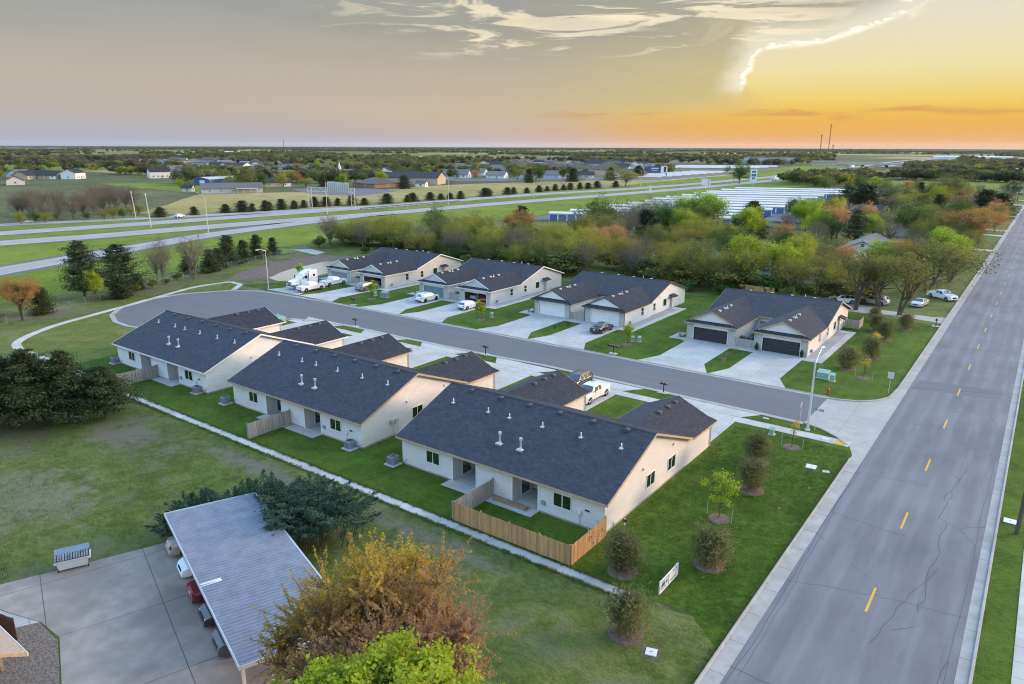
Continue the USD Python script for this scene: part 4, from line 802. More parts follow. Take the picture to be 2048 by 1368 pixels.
# ---------------------------------------------------------------- vehicles (x forward from the rear bumper, y across, on the ground)
VZ = 0.93
CARS = {
 'sedan': dict(L=4.75, hw=.90, belt=.92, roof=1.42, wh=(.98, 3.78), wr=.33, bot=.24,
   up=[(0, .50), (.02, .80), (.12, .93), (.85, .99), (1.55, 1.34), (1.95, 1.42), (2.55, 1.43), (2.8, 1.40), (3.5, .99), (4.35, .84), (4.65, .70), (4.75, .48)],
   side=[[(1.35, .98), (1.68, 1.29), (2.08, 1.35), (2.18, .98)], [(2.26, .98), (2.18, 1.36), (2.72, 1.35), (3.3, .99)]], ws=((2.82, 1.385), (3.46, 1.0)), rw=((.92, 1.02), (1.55, 1.33))),
 'suv': dict(L=4.8, hw=.95, belt=1.08, roof=1.70, wh=(.98, 3.82), wr=.37, bot=.28,
   up=[(0, .55), (.02, .95), (.10, 1.12), (.42, 1.58), (.62, 1.69), (1.6, 1.73), (2.5, 1.71), (2.85, 1.65), (3.6, 1.13), (4.5, .99), (4.74, .82), (4.8, .5)],
   side=[[(.55, 1.14), (.72, 1.55), (1.35, 1.6), (1.4, 1.12)], [(1.48, 1.12), (1.43, 1.61), (2.15, 1.61), (2.25, 1.1)], [(2.33, 1.1), (2.24, 1.61), (2.72, 1.58), (3.32, 1.1)]], ws=((2.9, 1.62), (3.55, 1.15)), rw=((.14, 1.15), (.44, 1.58))),
 'hatch': dict(L=4.35, hw=.89, belt=.95, roof=1.48, wh=(.85, 3.45), wr=.33, bot=.25,
   up=[(0, .50), (.02, .85), (.12, .98), (.50, 1.36), (.75, 1.45), (1.6, 1.49), (2.3, 1.47), (2.6, 1.42), (3.3, .99), (4.05, .86), (4.28, .70), (4.35, .46)],
   side=[[(.72, 1.03), (.9, 1.34), (1.3, 1.39), (1.3, 1.0)], [(1.38, 1.0), (1.37, 1.4), (1.95, 1.4), (2.03, .99)], [(2.11, .99), (2.03, 1.4), (2.5, 1.37), (3.08, .99)]], ws=((2.62, 1.40), (3.26, 1.0)), rw=((.16, 1.01), (.50, 1.35))),
 'pickup': dict(L=5.75, hw=.98, belt=1.24, roof=1.88, wh=(1.15, 4.72), wr=.40, bot=.36,
   up=[(0, .60), (.01, 1.20), (.06, 1.26), (2.02, 1.28), (2.10, 1.78), (2.3, 1.87), (3.0, 1.89), (3.55, 1.84), (4.2, 1.30), (5.45, 1.14), (5.68, .98), (5.75, .55)],
   side=[[(2.24, 1.28), (2.3, 1.74), (2.85, 1.77), (2.9, 1.28)], [(2.98, 1.28), (2.93, 1.77), (3.42, 1.75), (3.95, 1.27)]], ws=((3.6, 1.81), (4.16, 1.33)), rw=((2.06, 1.36), (2.11, 1.72)), bed=(.12, 1.98)),
}
def car(name, label, group, kind, paint, loc, heading, wheels='rim', bedm='bed_liner', path='/World', simple=False):
    """heading: direction of travel, radians from +x"""
    c = CARS[kind]; L, hw = c['L'], c['hw']
    t = thing(name, label, {'pickup': 'pickup', 'suv': 'suv'}.get(kind, 'car'), loc, heading, group, path=path)
    ox = L / 2
    up = c['up']; bot = c['bot']
    poly = Polygon([(L - .06, bot), (.06, bot)] + up)
    for wx in c['wh']: poly = poly.difference(Point(wx, c['wr'] + .02).buffer(c['wr'] + .07, 20))
    tp = np.array(up)
    def half(x, z):
        x, z = np.asarray(x, float), np.asarray(z, float)
        w = np.full(x.shape, hw)
        w -= np.clip(z - c['belt'], 0, 9) * .40
        w -= np.clip(.55 - z, 0, 9) ** 2 * .35
        for e in (x, L - x): w *= 1 - .16 * np.clip(1 - e / .75, 0, 1) ** 2.2
        return w
    m = trimesh.creation.extrude_polygon(poly, 2.0, engine='earcut'); m.apply_translation([0, 0, -1])
    v, f = trimesh.remesh.subdivide_to_size(m.vertices, m.faces, .3, max_iter=8)
    mm = trimesh.Trimesh(v, f); mm.merge_vertices(); v = mm.vertices
    bd = LineString(up); d = shapely.distance(shapely.points(v[:, 0], v[:, 1]), bd)
    side = np.abs(v[:, 2]) > .999
    yy = v[:, 2] * half(v[:, 0], v[:, 1]) * np.where(side, 1 - .07 * np.exp(-d / .07), 1)
    zz = v[:, 1] + .035 * (1 - v[:, 2] ** 2) * (v[:, 1] > c['belt'] + .2)
    B = trimesh.Trimesh(np.column_stack([v[:, 0] - ox, -yy, zz * VZ]), mm.faces, process=False)
    if 'bed' in c:
        b0, b1 = c['bed']; cut = trimesh.creation.box([b1 - b0, 2 * hw - .36, .8]); cut.apply_translation([(b0 + b1) / 2 - ox, 0, (.82 + .4) * VZ])
        try: B = trimesh.boolean.difference([B, cut], engine='manifold')
        except Exception: pass
    part(t, 'body', MB().mesh(B), paint, smooth=32)
    if 'bed' in c: part(t, 'bed', MB().box(b0 + .02 - ox, -hw + .2, .80 * VZ, b1 - .02 - ox, hw - .2, .84 * VZ), bedm)
    def sidepoly(pts, s, off=.012):
        P = Polygon(pts); a, ff = trimesh.creation.triangulate_polygon(P, engine='earcut'); a = np.asarray(a); ff = np.asarray(ff)
        a3, ff = trimesh.remesh.subdivide_to_size(np.column_stack([a, np.zeros(len(a))]), ff, .25)
        y = s * (half(a3[:, 0], a3[:, 1]) + off)
        return MB().add(np.column_stack([a3[:, 0] - ox, y, a3[:, 1] * VZ]), ff if s < 0 else ff[:, ::-1])
    for s in (-1, 1):
        for pts in c['side']: part(t, 'side_window', sidepoly(pts, s), 'car_glass')
    def strip(p, q, k, off):
        (x0, z0), (x1, z1) = p, q; n = np.array([-(z1 - z0), (x1 - x0)]); n = n / np.hypot(*n) * off
        if n[1] < 0: n = -n
        w0, w1 = float(half(x0, z0)) * k, float(half(x1, z1)) * k
        rows = []
        for y in np.linspace(-1, 1, 5):
            cz = .035 * (1 - y * y)
            rows.append([(x0 + n[0] - ox, y * w0, (z0 + n[1] + cz) * VZ), (x1 + n[0] - ox, y * w1, (z1 + n[1] + cz) * VZ)])
        v_ = [q_ for r in rows for q_ in r]; return MB().add(v_, [[2 * i, 2 * i + 1, 2 * i + 3, 2 * i + 2] for i in range(4)])
    part(t, 'windscreen', strip(*c['ws'], .88, .02), 'car_glass'); part(t, 'rear_window', strip(*c['rw'], .84, .02), 'car_glass')
    zf = [p for p in up if p[0] > L - .5]
    for s in (-1, 1):
        y0, y1 = sorted((s * hw * .52, s * hw * .80)); zh = up[-2][1] - .06
        part(t, 'headlight', MB().bevbox(L - .26 - ox, y0, (zh - .10) * VZ, L - .075 - ox, y1, (zh + .05) * VZ, .02), 'light_lens')
        y0, y1 = sorted((s * hw * .60, s * hw * .84)); zt = .84 if kind in ('sedan', 'hatch') else 1.0
        part(t, 'tail_light', MB().bevbox(.004 - ox, y0, (zt - .12) * VZ, .20 - ox, y1, (zt + .08) * VZ, .02), 'tail_lens')
        xm = c['ws'][1][0] - .28; y0, y1 = sorted((s * (hw - .02), s * (hw + .17)))
        part(t, 'mirror', MB().bevbox(xm - .06 - ox, y0, (c['belt'] + .04) * VZ, xm + .09 - ox, y1, (c['belt'] + .17) * VZ, .02), paint if kind != 'pickup' else 'plastic_black')
    part(t, 'grille', MB().bevbox(L - .12 - ox, -hw * .45, .46 * VZ, L - .005 - ox, hw * .45, (up[-2][1] - .06) * VZ, .02), 'plastic_black')
    part(t, 'front_bumper', MB().bevbox(L - .14 - ox, -hw * .84, bot * VZ, L + .03 - ox, hw * .84, (bot + .17) * VZ, .03), 'chrome' if kind == 'pickup' else paint)
    part(t, 'rear_bumper', MB().bevbox(-.06 - ox, -hw * .84, (bot + .04) * VZ, .12 - ox, hw * .84, (bot + .24) * VZ, .03), 'plastic_black' if kind != 'sedan' else paint)
    part(t, 'number_plate', MB().box(-.012 - (0.06 if kind == 'pickup' else 0) - ox, -.16, .62 * VZ, .03 - ox, .16, .76 * VZ), 'plate')
    if kind == 'pickup': part(t, 'running_board', MB().box(2.2 - ox, -hw - .05, .34, 4.1 - ox, -hw + .1, .4), 'plastic_black'); part(t, 'running_board', MB().box(2.2 - ox, hw - .1, .34, 4.1 - ox, hw + .05, .4), 'plastic_black')
    if kind == 'suv':
        for s in (-1, 1): part(t, 'roof_rail', MB().tube([(.8 - ox, s * .62, 1.70 * VZ), (1.2 - ox, s * .62, 1.78 * VZ), (2.4 - ox, s * .62, 1.77 * VZ), (2.7 - ox, s * .62, 1.70 * VZ)], .022), 'plastic_black')
    for wx in c['wh']:
        for s in (-1, 1): wheel(t, wx - ox, s * (hw - .10), c['wr'], .22, s, wheels)
    return t
def wheel(t, x, y, r, w, s, rim='rim'):
    def ring(rad, yy, n=20): return [(x + rad * math.cos(a), yy, r + rad * math.sin(a)) for a in np.arange(n) * 2 * PI / n]
    o = y + s * w / 2; i = y - s * w / 2
    R = [ring(r * .62, i), ring(r * .94, i), ring(r, i + s * .03), ring(r, o - s * .03), ring(r * .94, o), ring(r * .66, o), ring(r * .64, o - s * .03)]
    if s > 0: R = R[::-1]
    wl = part(t, 'wheel', MB().rings(R, caps=True), 'tyre', smooth=40)
    m = MB(); n = 10
    hub = [(x + r * .15 * math.cos(a), o - s * .005, r + r * .15 * math.sin(a)) for a in np.arange(8) * 2 * PI / 8]
    m.rings([hub, [(p[0], p[1] - s * .03, p[2]) for p in hub]][::1 if s < 0 else -1])
    for k in range(5):
        a = k * 2 * PI / 5; ca, sa = math.cos(a), math.sin(a)
        for da in (-.16, .16):
            cb, sb = math.cos(a + da), math.sin(a + da)
            m.tube([(x + r * .12 * ca, o - s * .015, r + r * .12 * sa), (x + r * .63 * cb, o - s * .012, r + r * .63 * sb)], [r * .07, r * .06], 4)
    part(wl, 'rim', m, rim)
N90 = PI / 2
D = .036
def rough_car(*a, **k): return car(*a, **k)
car('parked_pickup', 'white pickup with black bed liner, tail towards the street by the lorry', None, 'pickup', 'paint_car_white', (-112.6, 87.15, D), N90, 'rim')
car('parked_pickup', 'white pickup with covered bed, parked nose against the grey garage door', None, 'pickup', 'paint_car_white', (-113.5, 93.5, D), N90, 'rim', 'bed_grey')
car('parked_suv', 'tan and grey boxy suv outside the open garage of the beige duplex', None, 'suv', 'paint_tan', (-104.4, 94.2, D), N90)
car('parked_suv', 'white suv with black windows in front of the teal garage door', None, 'suv', 'paint_car_white', (-88.1, 93.7, D), N90, 'rim_dark')
car('parked_car', 'white hatchback on the drive of the open garage of the light grey duplex', None, 'hatch', 'paint_car_white', (-78.2, 93.4, D), N90)
car('parked_car', 'black sedan on the drive of the white duplex', None, 'sedan', 'paint_black', (-51.9, 93.4, D), N90)
car('parked_pickup', 'white crew pickup facing us between the garage wings of the nearest duplex', None, 'pickup', 'paint_car_white', (-37.75, 66.1, D), -N90, 'rim', 'bed_grey')
car('parked_suv', 'dark suv just behind the white pickup by the nearest duplex', None, 'suv', 'paint_black', (-41.2, 68.7, D), -N90)
car('garaged_car', 'silver car inside the open garage of the light grey duplex', None, 'hatch', 'paint_silver', (-81.4, 100.6, .06), N90)
car('garaged_car', 'red car inside the open garage of the light grey duplex', None, 'hatch', 'paint_red', (-78.6, 100.4, .06), N90)
car('garaged_car', 'grey car inside the open garage of the beige duplex', None, 'sedan', 'paint_charcoal', (-106.3, 101.0, .06), N90)
car('parked_car', 'silver car on the grass under the trees beside the avenue', None, 'sedan', 'paint_silver', (-16.0, 143.6, .02), math.radians(-100))
car('parked_pickup', 'white pickup half hidden by trees beside the avenue kerb', None, 'pickup', 'paint_car_white', (-13.6, 152.6, .02), math.radians(-40))
car('parked_suv', 'white vehicle behind trunks in the gravel yard past the cream duplex', None, 'suv', 'paint_car_white', (-27.5, 137.8, .02), math.radians(200))
car('parked_suv', 'pale blue vehicle in the gravel yard behind the leaning trunks', None, 'suv', 'paint_silver', (-22.8, 140.3, .02), math.radians(170))
car('highway_car', 'white car driving on the far highway ramp left of the sign gantry', None, 'hatch', 'paint_car_white', (-272, 151, .03), math.radians(108))
# five cars nose or tail out under the carport
for k, (q, kind, pn, nose, lb) in enumerate((((-44.66, 21.5), 'sedan', 'champagne', False, 'champagne sedan, tail out, at the far left end of the carport'), ((-41.65, 20.6), 'sedan', 'car_white', True, 'white car, nose out, second from the left under the carport'), ((-38.51, 19.5), 'sedan', 'maroon', False, 'maroon sedan, tail out, under the middle of the carport'), ((-35.94, 18.7), 'sedan', 'black', True, 'black car, nose out, under the carport'), ((-33.01, 17.75), 'suv', 'charcoal', True, 'dark grey suv, nose out, nearest us under the carport'))):
    ctr = np.array(q) + CN * (CARS[kind]['L'] / 2 - .25); car('carport_car', lb, None, kind, 'paint_' + pn, (ctr[0], ctr[1], D), CPA + (N90 if not nose else -N90))

# the lorry: a long-nosed sleeper tractor
lr = thing('semi_truck', 'white long-nosed semi tractor with sleeper beside the pond', 'truck', (-116.05, 84.9, D), -N90)   # local x forward, nose at x = 0
W_ = 'paint_car_white'
def loft(rows, n=6):
    """rows of (x, half width, z0, z1, corner)"""
    R = []
    for x, h, z0, z1, c in rows: R.append([(x, -h, z0), (x, h, z0), (x, h, z1 - c), (x, h - c, z1), (x, -h + c, z1), (x, -h, z1 - c)])
    return MB().rings(R)
part(lr, 'hood', loft([(-.02, .62, .95, 1.62, .12), (-.5, .72, .9, 1.75, .15), (-2.2, .86, .9, 1.98, .2)]), W_, smooth=30)
part(lr, 'cab', loft([(-2.0, .98, .8, 2.0, .1), (-2.2, 1.0, .8, 2.1, .1), (-2.75, 1.02, .8, 2.72, .18), (-3.7, 1.04, .8, 2.82, .2)]), W_, smooth=30)
part(lr, 'sleeper', loft([(-3.72, 1.14, .8, 3.0, .25), (-4.3, 1.16, .8, 3.35, .3), (-5.9, 1.16, .8, 3.4, .2)]), W_, smooth=30)
part(lr, 'roof_fairing', loft([(-2.7, .7, 2.6, 2.78, .05), (-3.3, .9, 2.7, 3.1, .15), (-4.0, 1.0, 2.8, 3.36, .2)]), W_, smooth=30)
part(lr, 'grille', MB().bevbox(-.02, -.5, .85, .05, .5, 1.55, .03), 'chrome'); part(lr, 'bumper', MB().bevbox(-.1, -1.05, .35, .12, 1.05, .75, .05), 'chrome')
part(lr, 'windscreen', MB().quad((-2.24, -.9, 2.12), (-2.24, .9, 2.12), (-2.72, .84, 2.66), (-2.72, -.84, 2.66)), 'car_glass')
for s in (-1, 1):
    part(lr, 'side_window', MB().box(-3.45, s * 1.045 - .006, 1.95, -2.85, s * 1.045 + .006, 2.5), 'car_glass'); part(lr, 'sleeper_window', MB().box(-5.3, s * 1.165 - .006, 2.2, -4.85, s * 1.165 + .006, 2.6), 'car_glass')
    part(lr, 'exhaust_stack', MB().tube([(-3.66, s * 1.22, 1.0), (-3.66, s * 1.22, 3.35), (-3.78, s * 1.22, 3.5)], .08, 8), 'chrome')
    part(lr, 'fuel_tank', MB().tube([(-3.0, s * .98, .62), (-5.4, s * .98, .62)], .30, 12), 'chrome')
    part(lr, 'fender', loft([(-.35, .3, .95, 1.1, .05), (-.9, .3, 1.05, 1.22, .05), (-1.5, .3, .95, 1.1, .05)]).xf(0, (0, s * .84, 0)), W_)
    part(lr, 'headlight', MB().bevbox(-.12, s * .86 - .13, .98, .02, s * .86 + .13, 1.22, .03), 'light_lens')
    part(lr, 'mirror', MB().bevbox(-2.35, s * 1.3 - .12, 1.9, -2.28, s * 1.3 + .12, 2.5, .02), 'plastic_black')
    wheel(lr, -.95, s * .98, .50, .28, s)
    for x in (-6.6, -7.9): wheel(lr, x, s * .95, .50, .5, s)
part(lr, 'chassis', MB().box(-8.6, -.42, .62, -.3, .42, .86), 'plastic_black'); part(lr, 'fifth_wheel', MB().cyl(-7.2, 0, .86, 1.02, .5), 'plastic_black')
# heavy vehicles far along the highway
for nm, lb, p, hd, sc in (('highway_truck', 'white box truck on the highway far right beyond the sign panels', (-192, 640, .03), N90, 1), ('highway_truck', 'pale lorry on the highway at the overpass', (-224, 1080, .03), N90, 1.2), ('highway_truck', 'distant lorry past the overpass where the highway bends', (-214, 1500, .03), N90, 1.2)):
    t = thing(nm, lb, 'truck', p, hd, None, sc)
    part(t, 'cargo_box', MB().bevbox(-9, -1.25, 1.1, 1.0, 1.25, 3.9, .05), 'metal_white'); part(t, 'cab', MB().bevbox(1.2, -1.15, .7, 3.2, 1.15, 2.9, .15), 'paint_car_white')
    part(t, 'windscreen', MB().box(3.19, -1, 1.8, 3.22, 1, 2.6), 'car_glass')
    for x in (-7.5, -6, 2.2):
        for s in (-1, 1): wheel(t, x, s * 1.05, .5, .3, s)

# ---------------------------------------------------------------- the carport, the bin, the corner of the neighbouring house
def ribs(L, Wd, pitch, dz, z0, z1):
    """trapezoid-ribbed sheet: ribs run across the width, height goes from z0 (front edge) to z1 (back edge)"""
    n = int(L / pitch); prof = []
    for i in range(n):
        a = i * pitch
        prof += [(a, 0), (a + pitch * .52, 0), (a + pitch * .64, dz), (a + pitch * .88, dz)]
    prof.append((n * pitch, 0)); m = MB()
    p = np.array(prof); f = np.column_stack([p[:, 0], np.zeros(len(p)), p[:, 1] + z0]); b = np.column_stack([p[:, 0], np.full(len(p), Wd), p[:, 1] + z1])
    k = len(p); v = np.vstack([f, b, f - [0, 0, .02], b - [0, 0, .02]])
    q = [[i, i + 1, k + i + 1, k + i] for i in range(k - 1)] + [[2 * k + i + 1, 2 * k + i, 3 * k + i, 3 * k + i + 1] for i in range(k - 1)] + [[i + 1, i, 2 * k + i, 2 * k + i + 1] for i in range(k - 1)] + [[k + i, k + i + 1, 3 * k + i + 1, 3 * k + i] for i in range(k - 1)]
    return m.add(v, q)
cp = thing('carport', 'long ribbed blue-grey steel carport over five parked cars', 'carport', (-45.5, 21.75, 0), CPA)
CL, CW, Z0, Z1 = 18.35, 6.0, 2.62, 2.42
nsh = 20; shw = CL / nsh
for i in range(nsh):
    sh = ribs(shw, CW, shw / 3, .085, Z0 + (.004 if i % 2 else 0), Z1 + (.004 if i % 2 else 0)); sh.xf(0, (i * shw, 0, 0)); part(cp, 'roof_sheet', sh, 'carport_steel')
part(cp, 'front_fascia', MB().box(-.06, -.07, Z0 - .17, CL + .06, -.012, Z0 + .075), 'steel_pale'); part(cp, 'back_gutter', MB().box(-.06, CW + .01, Z1 - .15, CL + .06, CW + .13, Z1 + .02), 'steel_pale')
for x in (-.055, CL + .005): part(cp, 'end_trim', MB().rings([[(x, -.05, Z0 - .16), (x + .05, -.05, Z0 - .16), (x + .05, -.05, Z0 + .07), (x, -.05, Z0 + .07)], [(x, CW, Z1 - .16), (x + .05, CW, Z1 - .16), (x + .05, CW, Z1 + .07), (x, CW, Z1 + .07)]]), 'steel_pale')
for x in (1.2, 4.6, 8.0, 11.4, 14.8, 17.9):
    part(cp, 'beam', MB().rings([[(x - .06, .05, Z0 - .3), (x + .06, .05, Z0 - .3), (x + .06, .05, Z0 - .04), (x - .06, .05, Z0 - .04)], [(x - .06, CW - .05, Z1 - .3), (x + .06, CW - .05, Z1 - .3), (x + .06, CW - .05, Z1 - .04), (x - .06, CW - .05, Z1 - .04)]]), 'steel_rust')
    for yy in (1.6, CW - .5): part(cp, 'post', MB().bevbox(x - .06, yy - .06, 0, x + .06, yy + .06, Z0 - .3, .01), 'steel_rust')
part(cp, 'post', MB().bevbox(CL - .35, .1, 0, CL - .2, .25, Z0 - .17, .01), 'steel_rust')
part(cp, 'clear_panel', MB().box(10.1, .02, Z0 + .062, 10.42, 1.15, Z0 + .03 + .002), 'sign_white')
bn = thing('dumpster', 'white wheeled dumpster with corrugated grey lid on the pad edge', 'dumpster', (-48.35, 16.75, .036), math.radians(66))
B_ = MB(); 
for (xa, ya), (xb, yb) in (((-.95, -.55), (.95, -.55)), ((-.95, .55), (.95, .55)), ((-.95, -.55), (-.95, .55)), ((.95, -.55), (.95, .55))):
    pass
part(bn, 'tub', MB().rings([[(-.82, -.42, .14), (.82, -.42, .14), (.82, .42, .14), (-.82, .42, .14)], [(-.95, -.58, .82), (.95, -.58, .82), (.95, .58, .98), (-.95, .58, .98)]]), 'metal_white')
part(bn, 'rim', MB().box(-1.0, -.63, .78, 1.0, -.57, .86).box(-1.0, .57, .94, 1.0, .63, 1.02), 'metal_white')
ld = []
for i in range(13):
    x = -.98 + i * .1508; part(bn, 'lid_rib', MB().rings([[(x, -.64, .885), (x + .10, -.64, .885), (x + .10, -.64, .945), (x, -.64, .945)], [(x, .02, 1.03), (x + .10, .02, 1.03), (x + .10, .02, 1.10), (x, .02, 1.10)]]), 'dumpster_lid')
part(bn, 'lid', MB().slab([(-1, -.64, .90), (1, -.64, .90), (1, .02, 1.05), (-1, .02, 1.05)], .03), 'plastic_black'); part(bn, 'lid', MB().slab([(-1, .03, 1.06), (1, .03, 1.06), (1, .66, 1.16), (-1, .66, 1.16)], .04), 'carport_steel')
for x in (-.85, .85):
    for y in (-.4, .4): part(bn, 'castor', MB().tube([(x - .03, y, .08), (x + .03, y, .08)], .08, 10), 'tyre')
    part(bn, 'lift_pocket', MB().bevbox(x * 1.14 - .08, -.5, .6, x * 1.14 + .08, .5, .74, .01), 'metal_white')
nb = thing('neighbour_house', 'corner of a shake-roofed house at the bottom left edge', 'house', (-37.8, 10.33, 0))
part(nb, 'wall', MB().box(-9, -7, 0, -3.4, -.5, 2.2), 'brick'); part(nb, 'porch_post', MB().box(-3.2, -.4, 0, -3.05, -.25, 2.3), 'trim_wood')
for i in range(12):
    z = 2.4 + i * .19; part(nb, 'roof_course', MB().slab([(-9, -i * .33 + .03, z), (-.0, -i * .33 + .03, z), (0, -.36 - i * .33, z + .205), (-9, -.36 - i * .33, z + .205)], .04), 'roof_shake')
part(nb, 'fascia', MB().box(-9, .035, 2.24, .05, .075, 2.42), 'trim_white'); part(nb, 'rake_board', MB().rings([[(.005, .03, 2.22), (.05, .03, 2.22), (.05, .03, 2.42), (.005, .03, 2.42)], [(.005, -4, 4.54), (.05, -4, 4.54), (.05, -4, 4.74), (.005, -4, 4.74)]]), 'trim_wood')
board_fence('brown_screen', 'dark brown board screen on the walk by the bottom left house', 'fence', [(-43.05, 11.5), (-46.5, 10.6)], 1.45, .16, 'fence_brown', posts=False)
rail_ = thing('iron_railing', 'short black iron railing at the left edge by the concrete pad', 'railing', (-50.3, 13.6, 0), math.radians(250))
part(rail_, 'top_rail', MB().tube([(0, 0, .8), (2.2, 0, .8)], .02), 'iron_black'); part(rail_, 'bottom_rail', MB().tube([(0, 0, .12), (2.2, 0, .12)], .015), 'iron_black')
for i in range(18): part(rail_, 'baluster', MB().tube([(i * .125, 0, .02), (i * .125, 0, .8)], .011, 5), 'iron_black')

# ---------------------------------------------------------------- street furniture
def mailbox(label, loc, rz, n=2):
    t = thing('mailbox_post', label, 'mailbox', loc, rz)
    part(t, 'post', MB().bevbox(-.05, -.05, 0, .05, .05, .95, .01), 'iron_black'); part(t, 'cross_arm', MB().bevbox(-.24 * n - .02, -.05, .92, .24 * n + .02, .05, .99, .01), 'iron_black'); part(t, 'pad', MB().box(-.55, -.45, 0, .55, .35, .045), 'concrete')
    for i in range(n):
        x = (i - (n - 1) / 2) * .42
        prof = [(-.13, 1.0), (.13, 1.0), (.13, 1.14), (.09, 1.22), (0, 1.25), (-.09, 1.22), (-.13, 1.14)]
        b = part(t, 'box', MB().rings([[(x + a, -.25, z) for a, z in prof], [(x + a, .25, z) for a, z in prof]]), 'iron_black'); part(b, 'flag', MB().box(x + .135, -.1, 1.08, x + .15, .02, 1.2), 'hydrant_red')
for lb, p, n in (('black cluster of mailboxes on the lawn of the beige duplex', (-96.07, 83.35, .012), 3), ('black twin mailboxes opposite the teal garage, on the kerb strip', (-83.9, 72.9, .012), 2), ('black twin mailboxes on the kerb strip before the middle backward duplex', (-58.1, 72.85, .012), 2), ('four black mailboxes in a row on the lawn right of the white duplex', (-44.55, 83.6, .012), 4), ('black twin mailboxes on the kerb strip above the nearest duplex wing', (-32.2, 72.85, .012), 2), ('single black mailbox beside the avenue past the gravel driveway', (-11.6, 127.9, .012), 1)):
    mailbox(lb, p, 0, n)
def lamp(label, loc, arm, h=7.3, r=.11, m='steel_pale', group=None, up=.9, L=1.9, cat='street lamp'):
    t = thing('street_lamp', label, cat, loc, arm, group)
    part(t, 'pole', MB().tube([(0, 0, 0), (0, 0, h * .5), (0, 0, h)], [r, r * .8, r * .6], 10), m, smooth=40); part(t, 'base', MB().cyl(0, 0, 0, .12, r * 2.1, r * 1.9, 8), m)
    part(t, 'arm', MB().tube([(0, 0, h - .1), (L * .5, 0, h + up * .6), (L, 0, h + up)], [r * .55, r * .45, r * .4], 8), m)
    part(t, 'lamp_head', MB().bevbox(L - .1, -.14, h + up - .07, L + .65, .14, h + up + .06, .04), 'metal_white'); part(t, 'lens', MB().box(L + .1, -.1, h + up - .085, L + .5, .1, h + up - .071), 'light_lens')
lamp('tall pale street lamp at the corner of the street and the avenue', (-15.9, 70.95, .012), N90, 7.0, .13, up=1.0, L=2.0)
lamp('pale street lamp at the turning loop by the pond', (-120.85, 83.5, .012), -N90, 7.5, .11, up=.25, L=1.5)
lamp('pale mast lamp beside the ramp below the highway', (-204.5, 122.0, .01), PI, 12.0, .14, 'steel_rust', up=1.2, L=3.4)
for k, (x, y) in enumerate(((-239, 196), (-232.5, 264), (-228, 329), (-221.5, 444), (-216, 544))): lamp(['rusty pale lamp mast in the highway median in front of the gantry', 'lamp mast in the median just right of the gantry', 'lamp mast in the median before the small cedars', 'lamp mast in the median by the far storage rows', 'farthest lamp mast in the highway median'][k], (x, y, .01), N90 + .9, 11.5, .15, 'steel_rust', None, 1.0, 3.0)
for k, (x, y, h) in enumerate(((-282, 139, 9.6), (-246, 126, 10.8))):
    t = thing('power_pole', ['leaning pale pole at the wood edge beyond the ramp', 'pale leaning pole in the highway median, left'][k], 'pole', (x, y, 0)); part(t, 'pole', MB().tube([(0, 0, 0), (-.6, -.3, h)], [.17, .12], 8), 'steel_rust'); part(t, 'cap', MB().cyl(-.6, -.3, h, h + .4, .2), 'metal_white')
t = thing('power_pole', 'dark wooden pole at the right edge beside the avenue walk', 'pole', (1.75, 59.5, 0)); part(t, 'pole', MB().tube([(0, 0, 0), (.12, .1, 10.5)], [.16, .12], 10), 'pole_wood'); part(t, 'cross_arm', MB().bevbox(-1.1, .04, 9.6, 1.3, .16, 9.75, .01), 'pole_wood')
for k, (x, y, h, lb) in enumerate(((-14.8, 470, 12, 'tall pole beside the avenue at the far right field'), (-118, 620, 13, 'tall dark pole standing in front of the overpass ramp'), (-150, 700, 13, 'dark pole by the highway right of the warehouse'), (-54.5, 303, 8, 'grey pole among the trees right of the white-gabled house'), (-175, 690, 9, 'pale pole on the far verge'), (-95, 560, 8, 'thin pole at the pasture edge'))):
    t = thing('power_pole', lb, 'pole', (x, y, 0)); part(t, 'pole', MB().tube([(0, 0, 0), (0, 0, h)], [.2, .14], 8), 'pole_wood'); part(t, 'cross_arm', MB().bevbox(-1.2, -.06, h - .8, 1.2, .06, h - .65, .01), 'pole_wood')
def sign(name, label, loc, rz, w, h, z, m, mb='sign_back', pr=.03, cat='sign', marks=()):
    t = thing(name, label, cat, loc, rz); part(t, 'post', MB().tube([(0, .02, 0), (0, .02, z + h)], pr, 6), 'galvanized')
    part(t, 'panel', MB().bevbox(-w / 2, -.03, z, w / 2, -.012, z + h, .004), m); part(t, 'panel_back', MB().box(-w / 2 + .01, -.0115, z + .01, w / 2 - .01, -.008, z + h - .01), mb)
    for x0, z0, x1, z1, mm in marks: part(t, 'mark', MB().box(x0, -.036, z0, x1, -.0305, z1), mm)
    return t
sign('speed_sign', 'back of a white rectangular road sign on the lawn by the avenue', (-11.55, 88.05, .012), PI, .62, .76, 1.75, 'sign_white')
st = thing('stop_sign', 'edge-on stop sign on a thin post at the end of the side street', 'sign', (-16.85, 71.6, .012), 0)
part(st, 'post', MB().tube([(0, 0, 0), (0, 0, 2.66)], .028, 6), 'galvanized'); oc = [(.33 * math.cos(PI / 8 + k * PI / 4), 2.3 + .33 * math.sin(PI / 8 + k * PI / 4)) for k in range(8)]
part(st, 'panel', MB().rings([[(-.05, a, z) for a, z in oc], [(-.04, a, z) for a, z in oc]]), 'hydrant_red'); part(st, 'panel_back', MB().rings([[(-.039, a * .99, 2.3 + (z - 2.3) * .99) for a, z in oc], [(-.03, a * .99, 2.3 + (z - 2.3) * .99) for a, z in oc]]), 'sign_back')
ss = thing('street_name_sign', 'green street name blade on a thin post at the corner', 'sign', (-15.3, 71.3, .012), 0)
